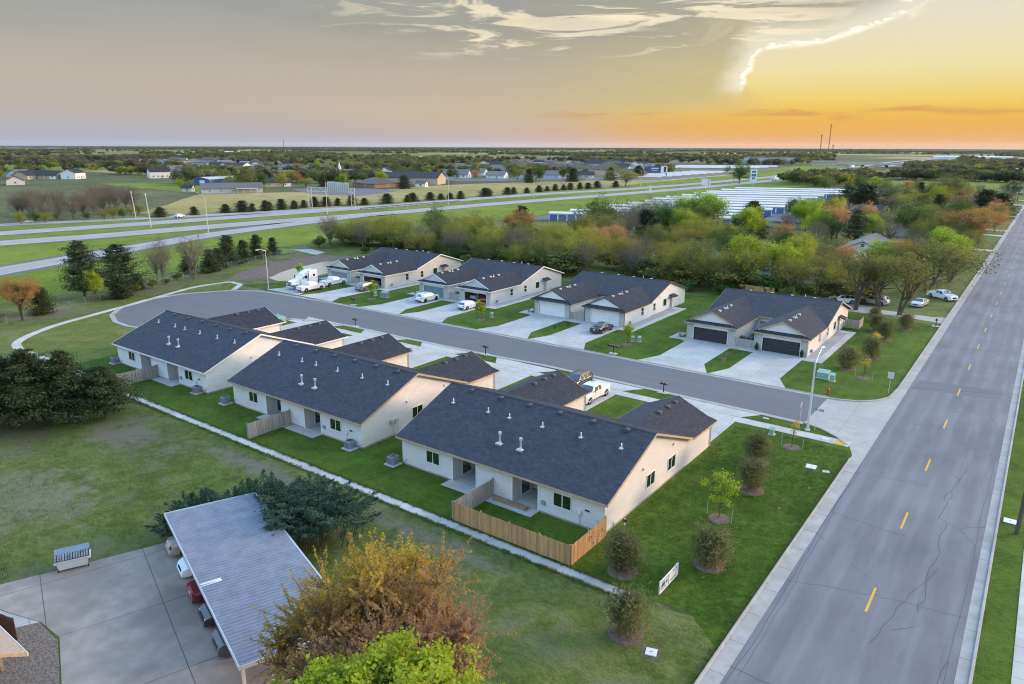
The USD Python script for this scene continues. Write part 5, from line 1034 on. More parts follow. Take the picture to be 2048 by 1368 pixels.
part(ss, 'post', MB().tube([(0, 0, 0), (0, 0, 2.3)], .025, 6), 'galvanized'); bl_ = part(ss, 'blade', MB().bevbox(-.42, -.012, 2.08, .62, .012, 2.28, .005), 'sign_green')
for x0, x1, z0, z1 in ((-.32, -.2, 2.13, 2.23), (-.02, .26, 2.13, 2.235), (.36, .48, 2.13, 2.2)): part(bl_, 'lettering', MB().box(x0, -.017, z0, x1, -.0125, z1), 'sign_white')
yb = thing('yard_sign', 'low long white and navy development sign on the avenue lawn', 'sign', (-15.8, 37.0, .012), N90)
part(yb, 'panel', MB().bevbox(0, -.03, .1, 2.75, .03, 1.0, .01), 'sign_white')
for x in (.12, 2.6): part(yb, 'post', MB().bevbox(x - .04, .031, 0, x + .04, .1, .95, .01), 'trim_white')
for x0, z0, x1, z1, mm in ((.12, 1.08, 1.2, 1.14, 'sign_navy'), (1.2, .3, 1.27, 1.14, 'sign_navy'), (.25, .62, .72, .98, 'sign_navy'), (.12, .4, .2, .9, 'sign_navy'), (.3, .42, .9, .5, 'sign_navy'), (.85, .62, 1.08, .9, 'storage_blue'), (1.5, .38, 2.35, .52, 'utility_green'), (1.9, 1.0, 2.1, 1.1, 'sign_navy'), (2.3, 1.02, 2.45, 1.12, 'sign_navy')): part(yb, 'mark', MB().box(x0, -.036, z0 * .85 - .06, x1, -.0305, z1 * .85 - .06), mm)
hy = thing('fire_hydrant', 'red fire hydrant on the lawn by the street mouth', 'hydrant', (-17.0, 83.6, .012)); part(hy, 'barrel', MB().rings([[(r * math.cos(a), r * math.sin(a), z) for a in np.arange(12) * PI / 6] for r, z in ((.16, 0), (.16, .05), (.11, .06), (.11, .5), (.15, .52), (.15, .57), (.11, .62), (.05, .74), (.03, .8))]), 'hydrant_red', smooth=40)
for rz in (0, N90, PI): part(hy, 'outlet', MB().tube([(0, 0, .42), (.2 * math.cos(rz), .2 * math.sin(rz), .42)], .055, 8), 'hydrant_red')
def cabinet(label, loc, rz, w, d, h, m, cat='utility box', lid=True):
    t = thing('utility_cabinet', label, cat, loc, rz); part(t, 'pad', MB().box(-w / 2 - .12, -d / 2 - .12, 0, w / 2 + .12, d / 2 + .12, .06), 'concrete')
    part(t, 'cabinet', MB().rings([[(-w / 2, -d / 2, .06), (w / 2, -d / 2, .06), (w / 2, d / 2, .06), (-w / 2, d / 2, .06)], [(-w / 2, -d / 2, h * .75), (w / 2, -d / 2, h * .75), (w / 2, d / 2, h * .95), (-w / 2, d / 2, h * .95)]]), m)
    if lid: part(t, 'lid', MB().slab([(-w / 2 - .03, -d / 2 - .03, h * .78), (w / 2 + .03, -d / 2 - .03, h * .78), (w / 2 + .03, d / 2 + .03, h), (-w / 2 - .03, d / 2 + .03, h)], .04), m)
    part(t, 'hasp', MB().box(-.05, -d / 2 - .03, h * .4, .05, -d / 2 - .004, h * .55), 'galvanized')
for a in (('wide green transformer box on the lawn right of the cream duplex', (-19.0, 89.6, .012), 0, 1.35, 1.0, .95, 'utility_green'), ('slim green utility pedestal beside the wide green box', (-17.8, 88.9, .012), 0, .5, .5, .98, 'utility_green'), ('small green pedestal on the lawn right of the white duplex', (-44.5, 91.2, .012), 0, .4, .4, .85, 'utility_green'), ('small grey utility post beside the young tree by the white duplex', (-45.4, 90.9, .012), 0, .3, .5, .8, 'ac_grey'), ('green pedestal right of the young tree by the light grey duplex', (-70.8, 90.5, .012), 0, .38, .38, .85, 'utility_green'), ('dark grey switch cabinet on the lawn of the beige duplex', (-96.6, 91.4, .012), 0, 1.5, .9, 1.1, 'ac_grey'), ('pale green pedestal left of the dark switch cabinet', (-98.9, 91.2, .012), 0, .4, .4, .8, 'utility_green'), ('pale green transformer on the loop corner behind the farthest backward duplex', (-95.3, 67.6, .012), 0, 1.3, 1.0, .95, 'utility_green'), ('small green pedestal behind the transformer at the loop corner', (-97.6, 68.7, .012), 0, .4, .4, .8, 'utility_green'), ('small green pedestal at the walk by the corner lawn', (-18.4, 67.7, .012), 0, .4, .4, .7, 'utility_green')): cabinet(*a)
def lid(name, label, loc, rz, w, d, m='concrete', rim=None):
    t = thing(name, label, 'utility cover', loc, rz)
    if rim: part(t, 'soil_rim', MB().box(-w / 2 - .22, -d / 2 - .22, 0, w / 2 + .22, d / 2 + .22, .012), rim)
    part(t, 'lid', MB().bevbox(-w / 2, -d / 2, 0, w / 2, d / 2, .06, .012), m); part(t, 'finger_hole', MB().box(-.06, -.03, .0605, .06, .03, .064), 'plastic_black')
lid('meter_cover', 'white meter cover in dark soil on the avenue lawn', (-13.3, 62.3, .012), .1, .85, .85, 'metal_white', 'soil')
lid('valve_cover', 'small buff valve cover on the lawn by the avenue kerb', (-12.0, 62.0, .012), .3, .55, .4, 'concrete_path')
lid('meter_cover', 'white meter cover in the bottom weedy lawn', (-13.9, 31.95, .012), .3, .62, .62, 'metal_white', 'soil')
lid('meter_cover', 'white square cover at the right edge by the wooden pole', (1.25, 61.3, .012), 0, .8, .8, 'metal_white')
lid('valve_cover', 'pale cover on the corner island below the street lamp', (-13.9, 69.6, .012), .2, .5, .4, 'metal_white', 'soil')
lid('valve_cover', 'pale cover in the grass island beside the street kerb', (-20.2, 71.6, .012), 0, .6, .35, 'concrete')
for k, (x, y) in enumerate(((-12.3, 57.5), (-13.2, 52.5), (-16.9, 70.9))):
    t = thing('marker_flag', ['yellow marker flag on the avenue lawn near the kerb', 'yellow marker flag between the kerb and the shrubs', 'yellow marker at the foot of the corner sapling'][k], 'marker flag', (x, y, .01)); part(t, 'wire', MB().tube([(0, 0, 0), (0, 0, .32)], .006, 4), 'galvanized'); part(t, 'flag', MB().box(0, -.006, .2, .14, .006, .32), 'paint_yellow')
def ac(label, loc, rz=0):
    t = thing('air_conditioner', label, 'air conditioner', loc, rz); part(t, 'pad', MB().box(-.6, -.55, 0, .6, .55, .09), 'concrete')
    part(t, 'cabinet', MB().bevbox(-.40, -.40, .09, .40, .40, .80, .04), 'ac_grey')
    for s in (-1, 1):
        for k in range(7): z = .18 + k * .08; part(t, 'louvre', MB().box(-.34, s * .402 - .004, z, .34, s * .402 + .006, z + .035), 'ac_fin')
    part(t, 'fan_ring', MB().cyl(0, 0, .80, .84, .34, .32, 16), 'ac_fin'); part(t, 'fan_hub', MB().cyl(0, 0, .84, .87, .1, .1, 10), 'plastic_black')
    part(t, 'hose', MB().tube([(.42, .1, .3), (.6, .2, .42), (.95, .3, .32), (1.25, .52, .62)], .022), 'plastic_black')
for lb, p in (('air conditioner at the left corner of the nearest duplex', (-42.95, 40.75, .012)), ('air conditioner at the left corner of the middle duplex', (-68.6, 40.85, .012)), ('air conditioner at the right corner of the middle duplex', (-48.6, 40.8, .012)), ('air conditioner at the left corner of the farthest backward duplex', (-93.4, 41.0, .012)), ('air conditioner at the right corner of the farthest backward duplex', (-74.3, 40.9, .012))): ac(lb, p)
mt = thing('meter_bank', 'pair of beige electric meters on the middle duplex gable', 'meter', (-47.58, 45.5, 0)); part(mt, 'box', MB().bevbox(.01, -.55, 1.35, .18, .0, 1.75, .02), 'siding_tan'); part(mt, 'box', MB().bevbox(.01, .08, 1.3, .16, .5, 1.75, .02), 'vent_light'); part(mt, 'conduit', MB().tube([(.1, -.2, 1.35), (.1, -.2, .1)], .04), 'galvanized'); part(mt, 'conduit', MB().tube([(.1, .3, 1.3), (.1, .3, .4)], .03), 'galvanized')
sd = thing('standpipe', 'white water standpipe at the corner of the nearest duplex', 'standpipe', (-21.6, 43.4, .012)); part(sd, 'pipe', MB().tube([(0, 0, 0), (0, 0, .62)], .05, 8), 'pvc'); part(sd, 'valve', MB().bevbox(-.12, -.06, .3, .16, .06, .55, .02), 'plastic_black')
# wheelie bins and small things by the garages
for lb, p in (('dark bin in the court of the cream duplex', (-32.0, 98.2, .02)), ('second dark bin in the court of the cream duplex', (-31.0, 98.3, .02)), ('dark bin between the garages of the light grey duplex', (-84.6, 98.0, .02)), ('dark bin between the garages of the beige duplex', (-111.2, 97.9, .02))):
    t = thing('wheelie_bin', lb, 'bin', p); part(t, 'bin', MB().rings([[(-.25, -.25, .03), (.25, -.25, .03), (.25, .25, .03), (-.25, .25, .03)], [(-.32, -.33, 1.25), (.32, -.33, 1.25), (.32, .33, 1.3), (-.32, .33, 1.3)]]), 'plastic_black'); part(t, 'lid', MB().slab([(-.35, -.38, 1.29), (.35, -.38, 1.29), (.35, .36, 1.36), (-.35, .36, 1.36)], .04), 'plastic_black')
# wire fence along the west boundary: posts, rails and mesh wires
wf = thing('wire_fence', 'long rusty wire mesh fence along the ramp bank', 'fence', (-128, 40, 0)); W0 = [(-119, 26), (-128.1, 40.1), (-131.5, 48), (-134.8, 58.2), (-142.4, 72), (-145.4, 81), (-150.3, 96.6), (-156.3, 112.9), (-160, 124)]
L_ = LineString(W0); k = 0
while k * 3.0 < L_.length: q = L_.interpolate(k * 3.0); part(wf, 'post', MB().tube([(q.x + 128, q.y - 40, 0), (q.x + 128, q.y - 40, 1.35)], .022, 6), 'vent_light'); k += 1
wr_ = MB(); pts = [L_.interpolate(s) for s in np.arange(0, L_.length, .75)]
for z in np.arange(.1, 1.35, .12): wr_.tube([(q.x + 128, q.y - 40, z) for q in pts], .0022, 3)
for q in [L_.interpolate(s) for s in np.arange(0, L_.length, .15)]: wr_.tube([(q.x + 128, q.y - 40, .05), (q.x + 128, q.y - 40, 1.3)], .002, 3)
data(part(wf, 'wire_mesh', wr_, 'galvanized'), kind='stuff')
# sign gantry over the far carriageway
ga = thing('sign_gantry', 'rusty white lattice sign gantry over the far carriageway with sign backs', 'gantry', (-266, 209, 0), math.atan2(6, 20)); gw, gh = 22.0, 7.6
for x in (0, gw):
    lg = part(ga, 'tower', MB().tube([(x - .9, -.0, 0), (x - .9, 0, gh + 1.8)], .16, 6).tube([(x + .9, 0, 0), (x + .9, 0, gh + 1.8)], .16, 6), 'steel_rust')
    for k in range(5): z = k * 1.6; part(lg, 'brace', MB().tube([(x - .9, 0, z), (x + .9, 0, z + 1.6)] if k % 2 else [(x + .9, 0, z), (x - .9, 0, z + 1.6)], .09, 5), 'steel_rust')
for z in (gh, gh + 1.7): part(ga, 'chord', MB().tube([(-.9, 0, z), (gw + .9, 0, z)], .15, 6), 'steel_rust')
for k in range(12): a = k * gw / 12; part(ga, 'brace', MB().tube([(a, 0, gh + (1.7 if k % 2 else 0)), (a + gw / 12, 0, gh + (0 if k % 2 else 1.7))], .09, 5), 'steel_rust')
for k in range(10): x = 9.5 + k * .98 + (.35 if k > 5 else 0); part(ga, 'sign_stiffener', MB().box(x, -.35, gh + .1, x + .42, -.2, gh + 4.3 - (.35 if k > 5 else 0)), 'sign_back')
part(ga, 'sign_panel', MB().box(9.3, .2, gh, 15.4, .28, gh + 4.3), 'sign_back'); part(ga, 'sign_panel', MB().box(15.7, .2, gh, 20.0, .28, gh + 3.95), 'sign_back')
gr = thing('guard_rail', 'dark steel guard rail in the median right of the gantry', 'guard rail', (-243.5, 218, 0)); part(gr, 'rail', MB().tube([(0, 0, .65), (1, 30, .65), (4, 62, .65)], .18, 4), 'vent_metal')
for k in range(17): part(gr, 'post', MB().box(k * .22 - .08, k * 3.7 - .08, 0, k * .22 + .08, k * 3.7 + .08, .75), 'vent_metal')
ms = sign('median_sign', 'small white sign with a red mark in the median right of the gantry', (-228.5, 232, 0), -.5, 1.1, 1.1, 1.6, 'sign_white', cat='sign', marks=((-.35, 1.8, .35, 2.4, 'hydrant_red'),))
for nm, lb, p, sz, z, mk in (('highway_sign', 'white highway sign stack with dark route markers beside the road', (-178, 538, 0), (5.5, 9.2), 2.5, ((-1.6, 9.2, 1.6, 10.6, 'sign_navy'), (-1.8, 6.6, 1.8, 8.4, 'sign_navy'), (-1.2, 4.6, 1.2, 6.0, 'sign_navy'))), ('highway_sign', 'white highway sign panel before the storage roofs', (-190, 478, 0), (7.2, 4.2), 2.2, ((1.8, 2.3, 2.6, 6.3, 'sign_orange'),)), ('highway_sign', 'green highway panel right of the orange panel', (-186, 700, 0), (8, 4), 2, ((-3, 3.2, 3, 4.6, 'sign_back'),)), ('highway_sign', 'orange highway panel far right of the storage rows', (-190, 655, 0), (6, 3.6), 2.2, ()), ('highway_sign', 'small white sign in the verge by the highway', (-195.5, 405, 0), (2, 3), 1.8, ())):
    sign(nm, lb, p, -.25, sz[0], sz[1], z, 'sign_green' if 'green' in lb else 'sign_orange' if 'orange h' in lb else 'sign_white', pr=.15, marks=mk)
bb = thing('billboard', 'dark billboard with a pale right panel on one dark post', 'billboard', (-273, 597, 0), math.radians(25)); part(bb, 'post', MB().cyl(-.6, .6, 0, 6, .45), 'pole_wood'); part(bb, 'panel', MB().box(-17, -.3, 5.4, -5.6, .3, 11), 'sign_navy'); part(bb, 'pale_panel', MB().box(-5.5, -.3, 5.4, 0, .3, 11), 'sign_white'); part(bb, 'frame', MB().box(-17.1, -.35, 5.0, .1, .35, 5.38), 'trim_wood')
for x0, z0, x1, z1 in ((-14, 8.6, -7.6, 9.6), (-13, 7, -8.6, 7.5)): part(bb, 'mark', MB().box(x0, -.35, z0, x1, -.305, z1), 'sign_back')
part(bb, 'mark', MB().box(-3, -.35, 6, -1, -.305, 10.4), 'trim_dark')
sign('field_sign', 'white board sign in the far right field beside the avenue', (-15.7, 495, 0), -.1, 9, 4.5, 3, 'sign_white', pr=.25)
for k, (x, y, h, lb) in enumerate(((-1010, 4230, 150, 'faint lattice radio mast, tallest of the three on the orange skyline'), (-1040, 4180, 92, 'faint radio mast left of the tallest on the skyline'), (-985, 4215, 42, 'short radio mast right of the tallest on the skyline'), (-4480, 3320, 70, 'faint mast on the left grey skyline'))):
    t = thing('radio_mast', lb, 'radio mast', (x, y, 0)); w = 1.6
    for a in range(3): part(t, 'leg', MB().tube([(w * math.cos(a * 2.1), w * math.sin(a * 2.1), 0), (w * math.cos(a * 2.1), w * math.sin(a * 2.1), h)], .75, 4), 'rust_red')
    if k != 0 and k != 3: part(t, 'antenna_head', MB().cyl(0, 0, h - 5, h, 3.4), 'rust_red')
# ---------------------------------------------------------------- trees and shrubs
def quads(c, n, up, size, aspect, r):
    """leaf-sized faces: centres c, facing n, long axis near up"""
    k = len(c); n = n / (np.linalg.norm(n, axis=1, keepdims=True) + 1e-9)
    t = up - n * (up * n).sum(1, keepdims=True); t /= np.linalg.norm(t, axis=1, keepdims=True) + 1e-9
    b = np.cross(n, t); s = size * r.uniform(.55, 1.35, (k, 1)); a = t * s * aspect / 2; w = b * s / 2
    v = np.stack([c - a, c + w * .9 - a * .1, c + a, c - w * .9 - a * .1], 1).reshape(-1, 3)
    i = np.arange(k)[:, None] * 4; return v, np.hstack([i, i + 1, i + 2, i + 3])
def bez(a, b, c, n=5):
    t = np.linspace(0, 1, n)[:, None]; a, b, c = map(np.asarray, (a, b, c)); return (1 - t) ** 2 * a + 2 * t * (1 - t) * b + t * t * c
def broadleaf(seed, H, R, base, lobes, tips, leaves, ls, sig=.35, tr=.16, lean=.0, lobe_r=.34, top=1.0, stems=1, twig=True, aspect=1.5, shoot=0.0, irregular=.28):
    r = np.random.default_rng(seed); T = MB(); L = []
    zc, hz = (H + base) / 2, (H - base) / 2
    st = []
    for s in range(stems):
        a = s * 2.4 + r.uniform(0, 1); sp = 0 if stems == 1 else R * .22
        e = np.array([math.cos(a) * sp + lean * H, math.sin(a) * sp, base + hz * .75]); b0 = np.array([math.cos(a) * .12 * (stems > 1), math.sin(a) * .12 * (stems > 1), 0])
        p = bez(b0, (b0 + e) / 2 * [1, 1, 1] + [0, 0, .1 * H] + np.append(r.normal(0, .05 * H * (lean > 0 or stems > 1), 2), 0), e, 7); T.tube(p, np.linspace(tr, tr * .4, 7), 7); st.append(p)
    for k in range(lobes):
        u = r.normal(size=3); u[2] = abs(u[2]) * top if r.random() < .68 else u[2] * .6; u /= np.linalg.norm(u)
        rad = (r.uniform(.35, 1.0) ** .6) * (1 + irregular * r.normal())
        c = np.array([u[0] * R * rad * .85 + lean * H * .8, u[1] * R * rad * .85, zc + u[2] * hz * min(rad, 1.15) * .85]); c[2] = max(c[2], base * .75)
        p = st[r.integers(len(st))]; i = r.integers(2, 6); a = p[i]
        q = bez(a, (a + c) / 2 + [0, 0, -.12 * H * r.uniform(-.4, 1)], c, 5); T.tube(q, np.linspace(tr * .42, tr * .12, 5), 5, False)
        lr = R * lobe_r * r.uniform(.7, 1.35)
        for j in range(tips):
            d = r.normal(size=3); d[2] += .25 + shoot; d /= np.linalg.norm(d); e = c + d * lr * r.uniform(.45, 1.1)
            if twig and (j % 2 == 0 or shoot): T.tube([c + d * .02, (c + e) / 2 + r.normal(0, .05, 3), e], [tr * .10, tr * .07, tr * .03], 3, False)
            m = leaves
            if shoot:
                t = r.uniform(.15, 1.08, (m, 1)); pos = c + (e - c) * t + r.normal(0, sig * .5, (m, 3))
            else: pos = e + r.normal(0, sig, (m, 3)) * [1, 1, .8]
            L.append(np.hstack([pos, np.repeat((e - np.array([lean * H * .6, 0, zc]))[None], m, 0)]))
    A = np.vstack(L); c = A[:, :3]; out = A[:, 3:]; out = out / (np.linalg.norm(out, axis=1, keepdims=True) + 1e-9)
    c[:, 2] = np.maximum(c[:, 2], .15)
    n = out * .6 + r.normal(0, .75, c.shape) + [0, 0, .35]; up = r.normal(0, 1, c.shape) + out * .8 + [0, 0, .5 * (shoot > 0)]
    return T, c, n, up, ls, aspect, r
def conifer(seed, H, R, whorls, per, leaves, ls, tr=.12, droop=.25, base=.5, flat=.5, pw=.9, irregular=.25, aspect=2.6, sig=.12):
    r = np.random.default_rng(seed); T = MB(); L = []; T.tube([(0, 0, 0), (.03 * H * r.normal() * .4, .02 * H * r.normal() * .4, H * .5), (0, 0, H * .97)], [tr, tr * .65, tr * .12], 7)
    for w in range(whorls):
        t = (w + r.uniform(-.3, .3)) / whorls; z = base + (H - base) * t; Rw = R * max(1 - t, .03) ** pw
        for k in range(per):
            a = k * 2 * PI / per + r.uniform(-.5, .5) + w; rr = Rw * (1 + irregular * r.normal()); e = np.array([math.cos(a) * rr, math.sin(a) * rr, z + rr * (.35 - droop) + r.normal(0, .12)])
            T.tube([(0, 0, z), (e[0] * .5, e[1] * .5, z + rr * .12), tuple(e)], [tr * .22, tr * .15, tr * .05], 3, False)
            m = leaves; s = r.uniform(.18, 1.05, (m, 1)) ** .7; pos = np.array([0, 0, z]) + (e - [0, 0, z]) * s + r.normal(0, 1, (m, 3)) * (sig + .16 * rr * s) * [1, 1, flat]
            d = np.repeat((e - [0, 0, z - .2 * rr])[None], m, 0); L.append(np.hstack([pos, d]))
    A = np.vstack(L); c = A[:, :3]; o = A[:, 3:]; o /= np.linalg.norm(o, axis=1, keepdims=True) + 1e-9; c[:, 2] = np.maximum(c[:, 2], .08)
    n = r.normal(0, .6, c.shape) + [0, 0, .7] + o * .3; up = o + r.normal(0, .45, c.shape) + [0, 0, .3]
    return T, c, n, up, ls, aspect, r
def crown(t, name, g, m, mask=None, label=None):
    T, c, n, up, ls, asp, r = g
    if mask is not None: c, n, up = c[mask], n[mask], up[mask]
    v, f = quads(c, n, up, ls, asp, r); part(t, name, MB().add(v, f), m, label=label)
PT = {}
def make(key, g, bark, lf):
    p = proto(key); part(p, 'trunk', g[0], bark, smooth=50); crown(p, 'crown', g, lf); PT.setdefault(key, []).append(p)
for s in range(3):
    make('spring', broadleaf(100 + s, 8.2, 4.3, .5, 38, 10, 15, .17, .36, .14, stems=2 + s, irregular=.34), 'bark_grey', 'leaf_spring')
    make('olive', broadleaf(120 + s, 8.4, 4.3, .5, 38, 11, 12, .16, .36, .15, stems=2 + s, irregular=.34), 'bark_grey', 'leaf_olive')
    make('bare', broadleaf(140 + s, 9.0, 4.1, 1.0, 38, 14, 6, .13, .34, .17, stems=1 + s % 2), 'bark_grey', 'leaf_twig')
    make('green', broadleaf(160 + s, 8.5, 4.3, .5, 36, 9, 24, .19, .40, .17, irregular=.34), 'bark', 'leaf_green')
    make('cedar', conifer(180 + s, 6.0, 2.0, 15, 8, 50, .15, .12, base=.2, pw=.62, irregular=.32, sig=.16), 'bark', 'leaf_cedar')
for s in range(2):
    make('orange', broadleaf(200 + s, 9.0, 4.6, 1.8, 34, 9, 26, .19, .38, .22, stems=2), 'bark', 'leaf_orange')
    make('lime', broadleaf(220 + s, 8.5, 4.0, 1.2, 28, 9, 28, .20, .4, .17), 'bark', 'leaf_lime')
    make('rust', broadleaf(230 + s, 8.0, 4.0, 1.2, 30, 9, 20, .17, .38, .17), 'bark', 'leaf_rust')
    make('pine', conifer(240 + s, 10.3, 3.6, 16, 7, 110, .16, .2, droop=.12, base=1.6 - s, flat=.35, pw=.6, irregular=.36, aspect=2.2), 'bark', 'leaf_pine')
for s in range(3): make('shrub', conifer(260 + s, 2.2, 1.2, 11, 10, 36, .075, .05, droop=-.30 - s * .12, base=.08, pw=.36, aspect=3.2, sig=.07, flat=1.0, irregular=.24), 'bark', 'leaf_shrub')
make('lime_sapling', broadleaf(270, 3.4, .85, .9, 12, 6, 26, .10, .13, .04, lobe_r=.4), 'bark', 'leaf_lime'); make('gold_sapling', broadleaf(271, 3.5, .95, .9, 16, 7, 13, .085, .12, .04, lobe_r=.36, irregular=.4), 'bark', 'leaf_lime')
make('bush', broadleaf(280, 2.6, 1.7, .2, 14, 7, 22, .2, .25, .06, stems=3), 'bark', 'leaf_olive'); make('bush', broadleaf(281, 2.2, 1.6, .2, 14, 7, 22, .2, .25, .06, stems=3), 'bark', 'leaf_green')
R6 = random.Random(61)
def plant(kind, x, y, h=None, label=None, group=None, name=None, cat='tree', wid=None):
    ps = PT[kind]; i = R6.randrange(len(ps)); H0 = {'spring': 8.2, 'olive': 8.4, 'bare': 9, 'green': 8.5, 'cedar': 6, 'orange': 9, 'lime': 8.5, 'rust': 8, 'pine': 10.3, 'shrub': 2.2, 'lime_sapling': 3.4, 'gold_sapling': 3.4, 'bush': 2.4}[kind]
    s = (h or H0) / H0; w = s * (wid or R6.uniform(.92, 1.12))
    return copy(ps[i], name or {'cedar': 'cedar_tree', 'pine': 'pine_tree', 'shrub': 'shrub', 'bush': 'bush'}.get(kind, 'tree' if 'sapling' not in kind else 'sapling'), label, cat, (x, y, 0), R6.uniform(0, 2 * PI), (w, w, s), group)
# hedgerow close behind the northern duplexes
HL = {'spring': 'yellow-green budding tree in the hedgerow close behind the northern duplexes', 'olive': 'thin olive-leaved tree in the hedgerow close behind the northern duplexes', 'bare': 'nearly bare grey-brown tree in the hedgerow close behind the northern duplexes', 'lime': 'bright lime tree in the hedgerow behind the northern duplexes'}
HG = {'spring': 'budding hedgerow trees', 'olive': 'olive hedgerow trees', 'bare': 'bare hedgerow trees', 'lime': 'lime hedgerow trees'}
HR = []
for x, y, k, h in ((-163, 134, 'bare', 8), (-159, 131, 'bare', 8.5), (-155.5, 132, 'spring', 7), (-151, 136, 'spring', 8.5), (-146.5, 131.3, 'bare', 8), (-145, 142, 'spring', 9), (-138, 135, 'spring', 8.5), (-132, 139, 'bare', 8.4), (-127, 133.5, 'spring', 7), (-121, 139, 'olive', 8), (-116.5, 135, 'bare', 8.5), (-110, 138, 'spring', 8), (-105, 133, 'olive', 7.5), (-99.6, 136, 'bare', 9), (-94, 141, 'spring', 8), (-90, 133.5, 'olive', 8.5), (-84.5, 139, 'spring', 8.5), (-79, 134, 'bare', 7.5), (-74, 141, 'spring', 9), (-69, 136.5, 'bare', 8.8), (-64, 141, 'olive', 8.4), (-60, 136.5, 'spring', 8), (-55.5, 140, 'olive', 9), (-51.5, 136, 'spring', 8), (-49, 146, 'lime', 9.5), (-45, 138.5, 'spring', 9), (-40, 143, 'lime', 9), (-37, 138, 'spring', 8), (-33, 143, 'olive', 9), (-29.5, 138.5, 'spring', 7), (-152, 144, 'spring', 8), (-125, 146, 'spring', 8.5), (-104, 145, 'bare', 8.5), (-86, 148, 'spring', 8), (-66, 149, 'spring', 7.5), (-160, 141, 'spring', 7), (-134, 148, 'olive', 8), (-113, 146, 'spring', 8), (-95, 131.5, 'spring', 6.5)):
    HR.append((x, y, k, h))
ORD = ['leftmost', 'second', 'third', 'fourth', 'fifth', 'sixth', 'seventh', 'eighth', 'ninth', 'tenth', 'eleventh', 'twelfth', 'thirteenth', 'fourteenth', 'fifteenth', 'sixteenth', 'seventeenth', 'eighteenth', 'nineteenth', 'twentieth', 'twenty-first', 'twenty-second', 'twenty-third']
def behind(x): return 'beyond the pond' if x < -122 else 'behind the beige duplex' if x < -98 else 'behind the light grey duplex' if x < -71.5 else 'behind the white duplex' if x < -45 else 'behind the cream duplex'
cnt = {}
for x, y, k, h in sorted(HR):
    i = cnt.get(k, 0); cnt[k] = i + 1
    plant(k, x, y, h, f'{ {"spring": "yellow-green budding", "olive": "thin olive-leaved", "bare": "nearly bare grey-brown", "lime": "bright lime"}[k]} hedgerow tree {behind(x)}, {ORD[i]}{" from the left" if i else " of its kind"}', HG[k])
# three dark leaning trunks at the gravel yard
for x, y, ln, sd, lb in ((-24.3, 133.0, .10, 301, 'dark multi-stemmed tree, left of the three at the gravel yard'), (-20.6, 132.2, -.06, 302, 'dark leaning tree, middle of the three at the gravel yard'), (-17.6, 133.2, .16, 303, 'dark leaning tree, right of the three by the gravel drive')):
    g3 = broadleaf(sd, 9.6, 4.4, 3.6, 24, 8, 9, .24, .42, .28, lean=ln, stems=2); t = thing('tree', lb, 'tree', (x, y, 0)); part(t, 'trunk', g3[0], 'bark', smooth=50); crown(t, 'crown', g3, 'leaf_olive')
for k in range(30):
    x = -164 + k * 4.75 + R6.uniform(-1.5, 1.5); plant('bush', x, R6.uniform(134, 147), R6.uniform(2.2, 4.2), f'scrub filling the foot of the hedgerow {behind(x)}', f'hedgerow scrub {behind(x)}', cat='bush', wid=R6.uniform(1.6, 2.2))
for k, (x, y) in enumerate(((-97, 129.5), (-120, 128.5), (-142, 128), (-71, 130.5), (-54, 131), (-35, 131.5), (-160, 127.5), (-83, 130), (-28, 129.8), (-47, 131.2), (-108, 129))): plant('bush', x, y, R6.uniform(1.6, 2.6), ['low bush just right of the pond house', 'low bush left of the beige duplex roof', 'low bush on the far pond bank', 'low bush between the light grey and white duplexes', 'low bush behind the left end of the white duplex', 'low bush behind the cream duplex roof, middle', 'low bush at the left end of the hedgerow', 'low bush behind the right end of the light grey duplex', 'low bush behind the right end of the cream duplex', 'low bush between the white and cream duplexes', 'low bush behind the right end of the beige duplex'][k] + ', under the hedgerow', None, cat='bush')
